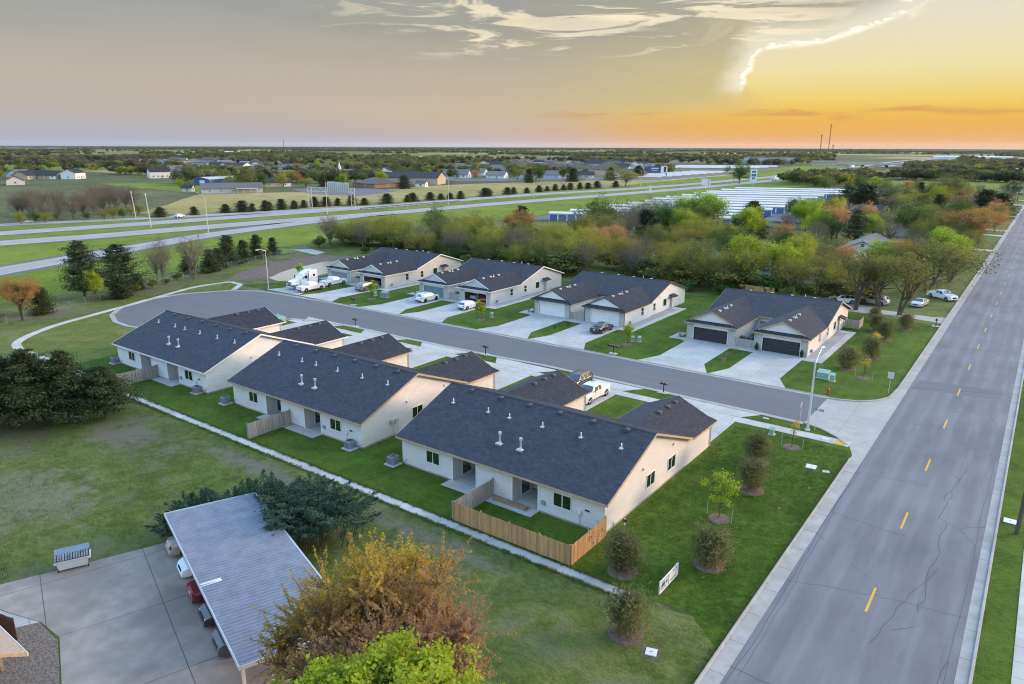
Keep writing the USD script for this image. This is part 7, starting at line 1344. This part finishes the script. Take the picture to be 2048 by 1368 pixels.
for nm, lb, p, rz, a in (('shed', 'white-roofed long shed right of the overpass near the far avenue', (-40, 1010, 0), .1, (75, 14, 4, 5.6, 'metal_white', 'roof_storage')), ('shed', 'long white roof on the right skyline', (-180, 2200, 0), .1, (170, 30, 6, 8, 'metal_white', 'roof_storage')), ('shed', 'second long white roof on the right skyline', (-20, 1900, 0), .1, (120, 30, 6, 8, 'metal_white', 'roof_storage')), ('house', 'grey and gold low building right of the big pale factory', (-290, 1200, 0), .3, (36, 18, 6, 8, 'siding_tan', 'roof_grey')), ('shed', 'white roof left on the skyline', (-2300, 1500, 0), .4, (70, 25, 6, 9, 'metal_white', 'roof_storage')), ('shed', 'second white roof left on the skyline', (-2120, 1230, 0), .4, (60, 25, 6, 9, 'metal_white', 'roof_storage'))): house(nm, lb, p, rz, *a, cat=nm if nm == 'house' else 'shed')
# pinned buildings across the highway
h = thing('blue_shed', 'royal blue metal shed with a white roof beyond the meadow', 'shed', (-484, 301, 0), math.radians(100)); gable_house(h, 30, 15, 4.4, 5.6, 'siding_blue', 'roof_storage', nwin=0, door=False); part(h, 'bay_door', MB().box(-15.12, -3, .1, -15.06, 2, 3.4), 'door_white')
h = house('ranch_house', 'grey long ranch house with white porch left of the meadow road', (-394, 253, 0), math.radians(60), 34, 12, 3.0, 5.6, 'siding_grey', 'roof_grey', nwin=5, chimney=False); part(h, 'porch', MB().box(2, -8.6, 2.5, 14, -6.02, 2.7), 'trim_white')
for k in range(4): part(h, 'porch_post', MB().box(2.2 + k * 3.8, -8.5, 0, 2.4 + k * 3.8, -8.3, 2.5), 'trim_white')
house('shed', 'small grey gambrel shed left of the ranch house', (-422.5, 242, 0), .6, 6, 4.5, 2.6, 4.2, 'siding_grey', 'roof_charcoal', cat='shed', nwin=1)
house('house', 'dark-roofed house with an orange-lit right gable', (-433, 312, 0), 1.15, 19, 11, 3, 5.8, 'siding_tan', 'roof_charcoal', garage=True); house('house', 'dark house behind the blue shed and dark green tree', (-540, 380, 0), .5, 24, 14, 3, 6, 'siding_tan', 'roof_charcoal')
ch = thing('church', 'church with a tall tan gable end glowing in the low sun', 'church', (-386, 399, 0), math.radians(25)); gable_house(ch, 44, 21, 5.0, 8.6, 'siding_tan', 'roof_charcoal', nwin=5); part(ch, 'gable_panel', MB().box(22.07, -.5, .1, 22.11, .5, 7), 'trim_wood')
house('church_hall', 'low hip-roofed brick hall in front of the church', (-376, 352, 0), math.radians(-10), 27, 20, 2.8, 6.2, 'brick', 'roof_brown', cat='hall', hip=True, nwin=4); house('garden_shed', 'small white shed beside the tan church gable', (-352, 372, 0), .4, 7, 6, 2.8, 4.2, 'siding_white', 'roof_brown', cat='shed', nwin=1)
t = thing('church', 'blue-roofed church with a white needle steeple', 'church', (-530, 469, 0), .5); gable_house(t, 40, 18, 3.2, 6, 'siding_white', 'roof_grey', nwin=4); part(t, 'steeple', MB().cyl(-14, 0, 5, 8, 1.6, 1.6, 6).cyl(-14, 0, 8, 13, 1.2, .08, 6), 'trim_white')
struct('car_park', MB().flat([(-400, 300), (-366, 336), (-330, 330), (-312, 280), (-345, 272)], .012), 'asphalt_street'); struct('car_park', MB().flat([(-430, 470), (-385, 450), (-300, 560), (-330, 600)], .012), 'asphalt_street'); struct('yard_paving', MB().flat([(-330, 548), (-262, 560), (-266, 820), (-330, 780)], .010), 'concrete_highway'); struct('yard_paving', MB().flat([(-165, 226), (-86, 255), (-76, 500), (-168, 470)], .010), 'asphalt_street')
R7 = random.Random(70); GRP = {'charcoal': 'dark-roofed estate houses', 'grey': 'grey-roofed estate houses', 'brown': 'brown-roofed estate houses'}
hp = []
for i, (L, Wd, ev, rd, wl, rf) in enumerate(((18, 11, 3.0, 6.0, 'siding_tan', 'charcoal'), (15, 12, 5.2, 8.0, 'siding_white', 'charcoal'), (20, 12, 3.0, 6.4, 'siding_grey', 'grey'), (16, 10, 3.0, 5.8, 'siding_cream', 'brown'), (24, 13, 5.4, 8.6, 'siding_tan', 'brown'), (17, 11, 3, 6, 'siding_white', 'grey'))):
    p = proto('estate_house'); gable_house(p, L, Wd, ev, rd, wl, 'roof_' + rf, nwin=4, hip=i == 4, garage=True); hp.append((p, rf))
HP = []
def estate(x, y, rz, i=None):
    p, rf = hp[R7.randrange(6) if i is None else i]; HP.append((x, y)); copy(p, 'estate_house', f'small {"dark" if rf == "charcoal" else rf}-roofed house in the estate beyond the highway', 'house', (x, y, 0), rz, R7.uniform(.9, 1.15), GRP[rf])
for x, y in ((-499, 583), (-477, 621), (-455, 560), (-400, 520), (-382, 540), (-365, 560), (-346, 580), (-430, 500), (-619, 676), (-343, 652), (-340, 708), (-382, 708), (-352, 735)): estate(x, y, R7.uniform(.2, .7))
for i in range(9):
    for j in range(9):
        x, y = -365 - i * 31 - j * 9 + R7.uniform(-6, 6), 640 + j * 37 + i * 10 + R7.uniform(-6, 6)
        if y > 990 or R7.random() < .06: continue
        estate(x, y, .5 + (N90 if R7.random() < .3 else 0) + R7.uniform(-.15, .15))
for i in range(90):
    a = R7.uniform(0, 1); x, y = -560 - 620 * a + R7.uniform(-60, 60), 380 + 260 * a + R7.uniform(-70, 120); estate(x, y, R7.uniform(0, 3))
for x, y in ((-669, 264), (-655, 276), (-676, 250), (-590, 210), (-728, 264), (-652, 360), (-620, 330)): estate(x, y, R7.uniform(0, 3))
# garden trees between the houses, each a thing; farther woods are one mass
n = 0
for _ in range(4000):
    x, y = R6.uniform(-760, -330), R6.uniform(200, 700)
    if y < 240 + (x + 330) * -.42 or y > 820: continue
    if x > -410 and y < 470: continue
    if any((x - a) ** 2 + (y - b) ** 2 < 13 ** 2 for a, b in HP) or -500 < x < -425 and 230 < y < 330: continue
    if not free(x, y, 13): continue
    k = R6.choices(['spring', 'green', 'lime', 'rust', 'cedar', 'olive'], [26, 26, 8, 8, 6, 20])[0]; taken.append((x, y)); plant(k, x, y, R6.uniform(7, 12), GL[k], 'town trees: ' + k); n += 1
    if n >= 66: break
def wood(name, pts, prots, seed, h0=(8, 12)):
    """an uncountable far wood: one instancer of low trees"""
    pi = UsdGeom.PointInstancer.Define(stage, fresh('/World', name)); r = np.random.default_rng(seed); base = str(pi.GetPath()); rel = pi.CreatePrototypesRel()
    for i, (g, m) in enumerate(prots):
        UsdGeom.Xform.Define(stage, f'{base}/tree_{i + 1:03d}'); T, c, nn, up, ls, asp, rr = g; v, f = quads(c, nn, up, ls, asp, rr); usdkit.mesh(stage, f'{base}/tree_{i + 1:03d}/crown', (v, f), M[m]); rel.AddTarget(f'{base}/tree_{i + 1:03d}')
    k = len(pts); P = np.column_stack([pts, np.zeros(k)]); sc = r.uniform(.75, 1.35, (k, 1)) * np.ones((1, 3)); sc[:, :2] *= r.uniform(.9, 1.35, (k, 1)); a = r.uniform(0, 2 * PI, k)
    pi.CreatePositionsAttr(Vt.Vec3fArray.FromNumpy(P.astype(np.float32))); pi.CreateScalesAttr(Vt.Vec3fArray.FromNumpy(sc.astype(np.float32)))
    pi.CreateOrientationsAttr(Vt.QuathArray([Gf.Quath(math.cos(q / 2), 0, 0, math.sin(q / 2)) for q in a])); pi.CreateProtoIndicesAttr(Vt.IntArray.FromNumpy(r.integers(0, len(prots), k).astype(np.int32)))
    data(pi.GetPrim(), kind='stuff'); return pi
FP = [(broadleaf(600 + i, 7.4, 4.2, .5, 14, 6, 9, .75, .7, .2, twig=False), m) for i, m in enumerate(('leaf_far', 'leaf_far', 'leaf_far_dark', 'leaf_far', 'leaf_far_brown', 'leaf_far_dark', 'leaf_spring'))]
rw = np.random.default_rng(88)
def scatter(n, y0, y1, x0, x1, keep):
    p = np.column_stack([rw.uniform(x0, x1, n), rw.uniform(y0, y1, n)]); return p[keep(p)]
def clump(p, s, lo, seed=0): return meshkit.fbm(np.column_stack([p * s, np.full(len(p), seed * 1.7)]), 3) > lo
ang = lambda p: np.degrees(np.arctan2(p[:, 0], p[:, 1])); dist = lambda p: np.hypot(p[:, 0], p[:, 1])
def road_clear(p, d): return (shapely.distance(shapely.points(p), LineString(near_c)) > d) & (shapely.distance(shapely.points(p), LineString(far_c)) > d) & ((p[:, 0] < -18) | (p[:, 0] > 8) | (p[:, 1] > 620))
HA = np.array(HP)
def house_clear(p, d):
    from scipy.spatial import cKDTree
    return cKDTree(HA).query(p)[0] > d
inview = lambda p: (ang(p) > -82) & (ang(p) < 12)
near_mask = lambda p: inview(p) & (dist(p) > 560) & (dist(p) < 1500) & road_clear(p, 28) & house_clear(p, 21) & (p[:, 0] < -345 - np.clip(600 - p[:, 1], 0, 400) * .25) & clump(p, .010, .54) & ~((p[:, 0] > -330) & (p[:, 1] < 1000))
wood('town_trees', scatter(8000, 180, 1500, -1500, -330, near_mask), FP, 1)
right_mask = lambda p: inview(p) & road_clear(p, 30) & clump(p, .008, .50, 3) & (p[:, 1] > 735) & (ang(p) > -8.4)
wood('roadside_wood', scatter(6000, 735, 1600, -330, 120, right_mask), FP, 2)
wood('pasture_hedge', np.vstack([np.column_stack([np.linspace(-118, -14, 80) + rw.normal(0, 1.5, 80), 735 + rw.normal(0, 4, 80)]), np.column_stack([rw.uniform(-175, -120, 70), rw.uniform(560, 730, 70)])]), FP, 3)
FIELDS = []
rf = random.Random(909)
for i in range(46):
    d = 800 * (1 + i * .11) ** 1.15; a = math.radians(rf.uniform(-74, 4)); w, l = rf.uniform(60, 150) * (d / 1500) ** .6, rf.uniform(160, 420) * (d / 1500) ** .6
    if d < 1300 and a > math.radians(-40): continue
    FIELDS.append((math.sin(a) * d, math.cos(a) * d, w, l, rf.choice([0, .08, N90]), rf.choice(['meadow', 'verge', 'soil', 'meadow', 'country', 'meadow'])))
for x, y, w, l, rz, m in FIELDS:
    struct('farm_field', MB().flat(shapely.affinity.translate(shapely.affinity.rotate(wavy([(-l, -w), (l, -w), (l, w), (-l, w)], 6, 40, int(l)), rz, use_radians=True), x, y), .012 + .001 * rf.random()), m)
def field_clear(p):
    ok = np.ones(len(p), bool)
    for x, y, w, l, rz, m in FIELDS:
        u = (p[:, 0] - x) * math.cos(rz) + (p[:, 1] - y) * math.sin(rz); v = -(p[:, 0] - x) * math.sin(rz) + (p[:, 1] - y) * math.cos(rz); ok &= ~((np.abs(u) < l) & (np.abs(v) < w))
    return ok
def ring_wood(name, d0, d1, n, s, lo, seed):
    a = np.radians(rw.uniform(-84, 14, n)); d = np.sqrt(rw.uniform(d0 * d0, d1 * d1, n)); p = np.column_stack([np.sin(a) * d, np.cos(a) * d]); wood(name, p[clump(p, s, lo, seed) & road_clear(p, 40) & ~((ang(p) > -13) & (ang(p) < -5.4) & (dist(p) < 3000)) & field_clear(p)], FP, seed)
ring_wood('far_wood', 1450, 3000, 20000, .0042, .52, 11)
ring_wood('far_wood', 3000, 6500, 34000, .0022, .50, 12)
ring_wood('skyline_wood', 6500, 14000, 46000, .0011, .47, 13)

# ---------------------------------------------------------------- the air
HAZE = 0.9e-5
g_ = NG(); M['haze'] = usdkit.material(stage, '/World/Looks/haze', {'v': ('principled_volume', {'color': (.86, .90, 1.0), 'density': HAZE, 'anisotropy': 0.25})}, [], volume='v.volume')
hz_ = MB().box(-31000, -31000, -1, 31000, 31000, 160); top('haze', hz_, 'haze', kind='stuff')
